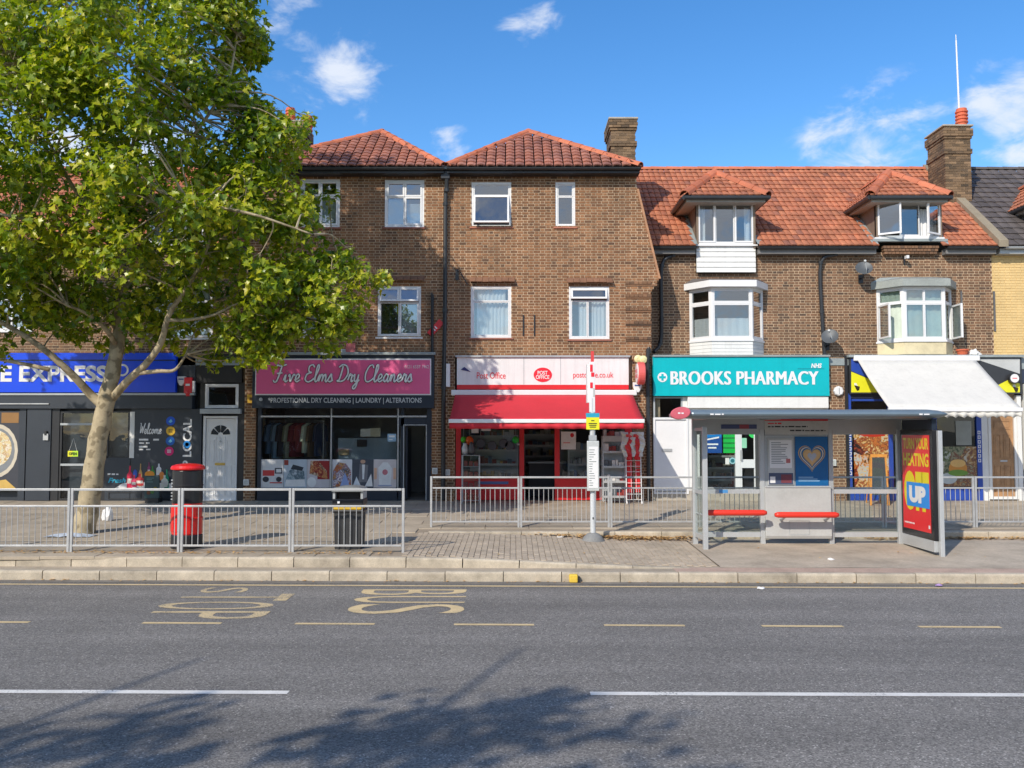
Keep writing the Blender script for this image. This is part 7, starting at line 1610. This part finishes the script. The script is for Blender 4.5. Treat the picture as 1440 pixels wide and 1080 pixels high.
limbs = [
 ([W(150, 575), W(128, 555), W(100, 525, -.3), (*W(60, 490, -.6),), W(10, 458, -.8), W(-70, 420, -.9)], (.10, .03)),
 ([W(70, 520, -.4), W(40, 513, -.5), W(-20, 500, -.4), W(-90, 470, -.2)], (.045, .02)),
 ([W(158, 560), W(180, 535, -.3), W(205, 512, -.5), W(226, 482, -.7), W(238, 442, -.9), W(262, 405, -1.0), W(282, 372, -1.1), W(296, 335, -1.2)], (.085, .025)),
 ([W(190, 525, -.4), W(222, 522, -.5), W(246, 520, -.5), W(262, 498, -.4)], (.05, .02)),
 ([W(236, 450, -.9), W(262, 450, -.8), W(300, 443, -.7), W(345, 425, -.6), W(400, 440, -.4)], (.035, .015)),
 ([W(168, 470), W(150, 445, .6), W(110, 415, 1.2), W(60, 380, 1.6)], (.06, .02)),
 ([W(166, 490), W(148, 462, -.5), W(120, 440, -.9), W(95, 430, -1.2)], (.055, .02)),
 ([W(172, 410), W(205, 370, .5), W(255, 330, 1.0), W(330, 290, 1.4), W(400, 250, 1.5)], (.06, .018)),
 ([W(174, 380), W(140, 320, -.6), W(95, 250, -1.2), W(60, 180, -1.5), W(25, 90, -1.5), W(0, 0, -1.4)], (.055, .006)),
 ([W(180, 310), W(225, 250, -.7), W(280, 180, -1.1), W(318, 120, -1.0), W(330, 70, -.8), W(338, 0, -.7), W(342, -60, -.6)], (.045, .006)),
 ([W(185, 240), W(150, 170, .8), W(120, 90, 1.2), W(90, 0, 1.3)], (.05, .015)),
 ([W(178, 340), W(215, 310, -1.2), W(270, 290, -2.0), W(350, 300, -2.2), W(440, 330, -2.0)], (.055, .015)),
 ([W(188, 200), W(230, 130, .9), W(262, 60, 1.2), W(275, -30, 1.2)], (.04, .012)),
 ([W(176, 360), W(110, 330, -1.5), W(40, 310, -2.2), W(-40, 290, -2.4), W(-120, 250, -2.2)], (.05, .008)),
 ([W(200, 480, -.2), W(260, 440, .9), W(350, 410, 1.4), W(440, 400, 1.4), W(510, 395, 1.2)], (.045, .012)),
]
OUT = [(355, -60), (370, 10), (376, 45), (372, 85), (362, 105), (372, 140), (395, 158), (418, 142), (436, 160), (434, 195), (420, 225), (412, 245), (432, 262), (466, 262), (470, 285), (448, 312), (455, 340), (498, 352), (515, 385), (552, 388), (548, 412), (515, 432), (508, 460), (498, 482), (445, 492), (395, 498), (376, 520), (352, 512), (318, 505), (285, 515), (262, 498), (235, 488), (196, 486), (150, 492), (118, 480), (86, 470), (60, 488), (20, 498), (-20, 500), (-120, 470), (-230, 380), (-250, 200), (-200, 20), (-120, -90), (60, -190), (240, -170)]
HOLES = [(102, 192, 22), (14, 152, 18), (185, 80, 10), (345, 205, 11), (385, 268, 18), (180, 160, 12), (60, 60, 10), (335, 335, 9), (55, 355, 12), (405, 330, 10)]
clumps = []; tries = 0
while len(clumps) < 900 and tries < 20000:
    tries += 1; px, py = rt.uniform(-250, 560), rt.uniform(-190, 525)
    if not inside((px, py), OUT) or any((px - a) ** 2 + (py - b) ** 2 < r * r for a, b, r in HOLES): continue
    # crown is deepest round its middle and thins towards the outline
    e = min(math.hypot(px - a, py - b) for a, b in OUT); dmax = min(3.3, .35 + e / 71 * 1.15)
    if py > 420 and px < 330: dmax = min(dmax, 1.4)
    r = min(rt.uniform(.26, .52), .12 + e / 71 * .8)
    if r < .16: continue
    low = py > 375 and 95 < px < 330
    if low and rt.random() < .35: continue
    if len(clumps) > 0 and px > 300 and rt.random() < .0: continue
    clumps.append((W(px, py, (abs(.25 + .75 * rt.random()) if low and rt.random() < .8 else rt.choice((-1, -1, 1)) * rt.random() ** .7) * dmax), r))
nl = tree(tr_, trunk, limbs, clumps, 440, .135)
# trees on the camera's own pavement: seen only as shade on the near lane and in the window glass
for i in range(5):
    x = -22 + i * 8.8; t = thing('terraced_house', ('plain brick terraced house across the road, first of five from the left', 'plain brick terraced house across the road, second of five from the left', 'pale yellow terraced house across the road between the brick ones', 'plain brick terraced house across the road, right of the yellow one', 'plain brick terraced house across the road, last of five on the right')[i], 'house', (x + 4.4, -15, .1), 'houses across the road')
    B(x, x + 8.7, -19, -15, .1, 6.2).build('wall', brick_y if i == 2 else M('far_brick', (.16, .085, .055), .9), t)
    MB().prism([(x, -14.7, 6.2), (x, -19.4, 6.2), (x, -17, 8.6)], (8.7, 0, 0)).build('roof', M('far_tiles', (.16, .07, .05), .9), t)
    for u in (1.2, 3.9, 6.4):
        for z in (1.2, 4.1):
            if u == 3.9 and z < 2: B(x + u, x + u + 1, -14.98, -14.9, .15, 2.3).build('door', greym, t); continue
            f_ = MB().ring(x + u, x + u + 1.3, z, z + 1.3, -14.98, -14.9, .07).build('window', white, t); B(x + u + .07, x + u + 1.23, -14.97, -14.95, z + .07, z + 1.23).build('pane', M('dark_glass', (.03, .035, .04), .1), f_)
def plain_tree(name, label, x, y, h, R_, n, seed):
    global rt
    rt = random.Random(seed); t = thing(name, label, 'tree', (x, y, .13))
    tp = [(x, y, .1), (x + .05, y, 2), (x - .05, y + .1, h * .55), (x, y, h * .9)]; lb = []
    for i in range(7):
        a = i * 2.4; lb.append(([(x, y, h * (.40 + .05 * i)), (x + .5 * R_ * cos(a), y + .5 * R_ * sin(a), h * (.5 + .05 * i)), (x + .95 * R_ * cos(a), y + .95 * R_ * sin(a), h * (.55 + .06 * i))], (.06, .02)))
    cl = []
    while len(cl) < n:
        d = Vector((rt.uniform(-1, 1), rt.uniform(-1, 1), rt.uniform(-1, 1)))
        if .15 < d.length < 1: cl.append(((x + d.x * R_, y + d.y * R_, h * .66 + d.z * h * .25), rt.uniform(.3, .6)))
    tree(t, (tp, (.2, .06)), lb, cl, 130, .21, nparts=0)
plain_tree('roadside_tree', 'leafy tree on the near pavement casting the middle patch of shade on the road', -7.5, -4.2, 11.4, 1.9, 38, 5)
plain_tree('roadside_tree', 'leafy tree on the near pavement casting the left patch of shade on the road', -10.7, -4.3, 11.2, 1.8, 36, 6)
